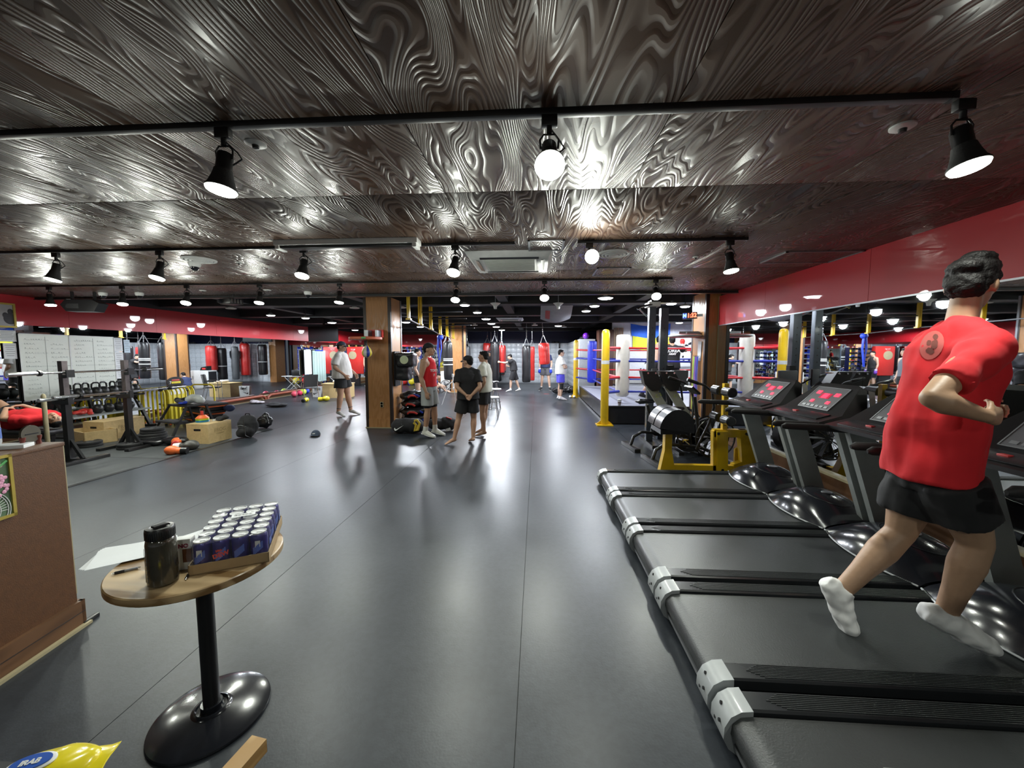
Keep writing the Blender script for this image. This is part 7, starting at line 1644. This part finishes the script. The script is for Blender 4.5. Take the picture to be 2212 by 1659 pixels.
lump('black round gym bag with red trim behind the man in the red tank top', 'gym_bag', 'bag', (g.x, g.y + .22, 0), c_black, [((-.10, 0, .13), (.22, .16, .13)), ((.14, 0, .15), (.16, .15, .15)), ((.1, 0, .22), (.13, .1, .08))], vox=.013, part='bag_body', ns=.018, extra=[('red_trim', MB().tube([(.10, -.06, .30), (.20, -.08, .27), (.24, -.06, .2)], .016, n=8), M_redp), ('white_print', MB().box((.16, -.165, .06), (.10, .006, .05), rot=(0, -.3, 0)), M_white)])
# tripod
g = G(979, 874)
t = thing('tripod', 'white camera tripod standing behind the group', 'tripod', (g.x, g.y, 0)); ht = AT(981, 808, g.y).z
obj('center_column', MB().cyl((0, 0, .45), (0, 0, ht - .1), .016), M_white, t); obj('head', MB().bx((-.03, -.03, ht - .1), (.03, .03, ht), bev=.008).cyl((0, 0, ht - .07), (.14, -.05, ht - .1), .008), M_white, t)
for k, a in enumerate((200, -10, 90)):
    a = R(a); lg = obj('leg', MB().tube([(0, 0, ht - .22), (.14 * math.cos(a), .14 * math.sin(a), .62), (.36 * math.cos(a), .36 * math.sin(a), .0)], [.014, .013, .009], n=8), M_white, t); obj('spreader', MB().cyl((0, 0, .50), (.17 * math.cos(a), .17 * math.sin(a), .55), .006), M_white, lg)
# chrome stools
for k, (px, py, lb) in enumerate(((1068, 902, 'nearest chrome stool with white seat beside the polo-shirt man'), (1074, 884, 'middle chrome stool with white seat beside the polo-shirt man'), (1070, 868, 'furthest chrome stool with dark seat behind the polo-shirt man'))):
    g = G(px, py); t = thing('folding_stool', lb, 'stool', (g.x - .05, g.y + .12, 0), R(10 * k), 'chrome stools by the group'); hs_ = AT(px, py - 44, g.y).z
    obj('seat', MB().lathe([(.0001, hs_ - .04), (.15, hs_ - .04), (.165, hs_ - .02), (.15, hs_), (.0001, hs_ + .005)], 28), M_white if k < 2 else M_black, t)
    for i in range(4):
        a = PI / 4 + i * PI / 2; obj('leg', MB().cyl((.09 * math.cos(a), .09 * math.sin(a), hs_ - .04), (.19 * math.cos(a), .19 * math.sin(a), 0), .010), M_chrome, t)
    obj('foot_ring', MB().tube([(.155 * math.cos(a), .155 * math.sin(a), .2) for a in [i * PI / 10 for i in range(20)]], .007, n=6, closed=True), M_chrome, t)
# white cabinet with scale, fan
g = G(956, 853)
t = thing('white_cabinet', 'low white cabinet with dark side standing far back by the seated man', 'cabinet', (g.x - .1, 16.9, 0)); obj('carcass', MB().bx((-.42, -.25, 0), (.42, .25, .85), bev=.01), M_white, t); obj('dark_side', MB().bx((-.425, -.22, .05), (-.418, .22, .80)), M_beam, t); obj('door', MB().bx((-.40, -.262, .04), (.40, -.25, .81), bev=.004), M_white, t); obj('handle', MB().bx((.30, -.275, .45), (.32, -.262, .6)), M_steel, t)
t2 = thing('digital_scale', 'black device with small red display on the white cabinet', 'device', (g.x - .2, 16.9, .85)); obj('device_body', MB().prism([(-.18, 0), (.18, 0), (.12, .14), (-.18, .20)], -.12, .12, 'y'), M_black, t2); obj('red_display', MB().bx((-.1, -.125, .05), (.06, -.12, .11)), mat('led_dim', (.5, .02, .02), .4, emit=(1, .1, .1), es=.6, var=0), t2)
g = G(960, 850); t = thing('floor_fan', 'small black floor fan between the red tank top man and the tripod', 'fan', (g.x, 15.6, 0))
obj('fan_guard', MB().tube([(.20 * math.cos(a), 0, .32 + .20 * math.sin(a)) for a in [i * PI / 14 for i in range(28)]], .012, n=6, closed=True), M_black, t); fb = MB()
for i in range(16): a = i * PI / 8; fb.cyl((0, -.04, .32), (.20 * math.cos(a), 0, .32 + .20 * math.sin(a)), .004, n=5)
g_ = obj('guard_wires', fb, M_black, t); g_['kind'] = 'stuff'
for i in range(4): a = i * PI / 2 + .4; obj('fan_blade', MB().box((.09 * math.cos(a), .02, .32 + .09 * math.sin(a)), (.15, .006, .07), rot=(0.3, -a, 0)), M_steel, t)
obj('fan_foot', MB().tube([(-.16, -.1, .01), (0, 0, .12), (.16, -.1, .01)], .012, n=8).tube([(0, .02, .12), (0, .14, .01)], .012, n=8), M_black, t)
# bags near the ring
for k, (px, py, ex_, lb) in enumerate(((1207, 852, .26, 'flat black bag on the floor behind the man in blue shorts'), (1228, 850, .34, 'black shiny gym bag by the side lockers'), (1241, 848, .22, 'small black bag nearest the ring corner post'))):
    g = G(px, py); lump(lb, 'gym_bag', 'bag', (g.x, g.y + .2, 0), M_leather, [((0, 0, .13), (ex_, .2, .13)), ((.08, 0, .18), (ex_ * .6, .16, .12))], vox=.02, part='bag_body', ns=.03, extra=[('strap', MB().tube([(-ex_ * .5, -.1, .22), (0, -.14, .30), (ex_ * .5, -.1, .22)], .012, n=6), M_black)])
g = G(1236, 859); t = thing('white_shoes', 'pair of white shoes on the floor before the far yellow post', 'shoes', (g.x, g.y, 0)); 
for s in (-1, 1): obj('shoe', MB().ell((s * .07, 0, .04), (.05, .14, .045)), M_white, t)
g = G(1180, 851); t = thing('red_tape', 'short red tape mark on the floor under the red heavy bag', 'tape', (g.x, g.y, 0)); obj('strip', MB().box((0, 0, .002), (.20, .05, .003)), M_redp, t)
g = G(1432, 868, .43); lump('pair of red gloves lying on the ring floor by the tall rack', 'red_gloves', 'gloves', (g.x + .1, g.y + .3, .43), M_redv, [((0, 0, .08), (.12, .09, .08)), ((.2, 0, .08), (.12, .09, .08))], part='glove')
# ---- tidy up the helper scene
bpy.data.scenes.remove(SC2)
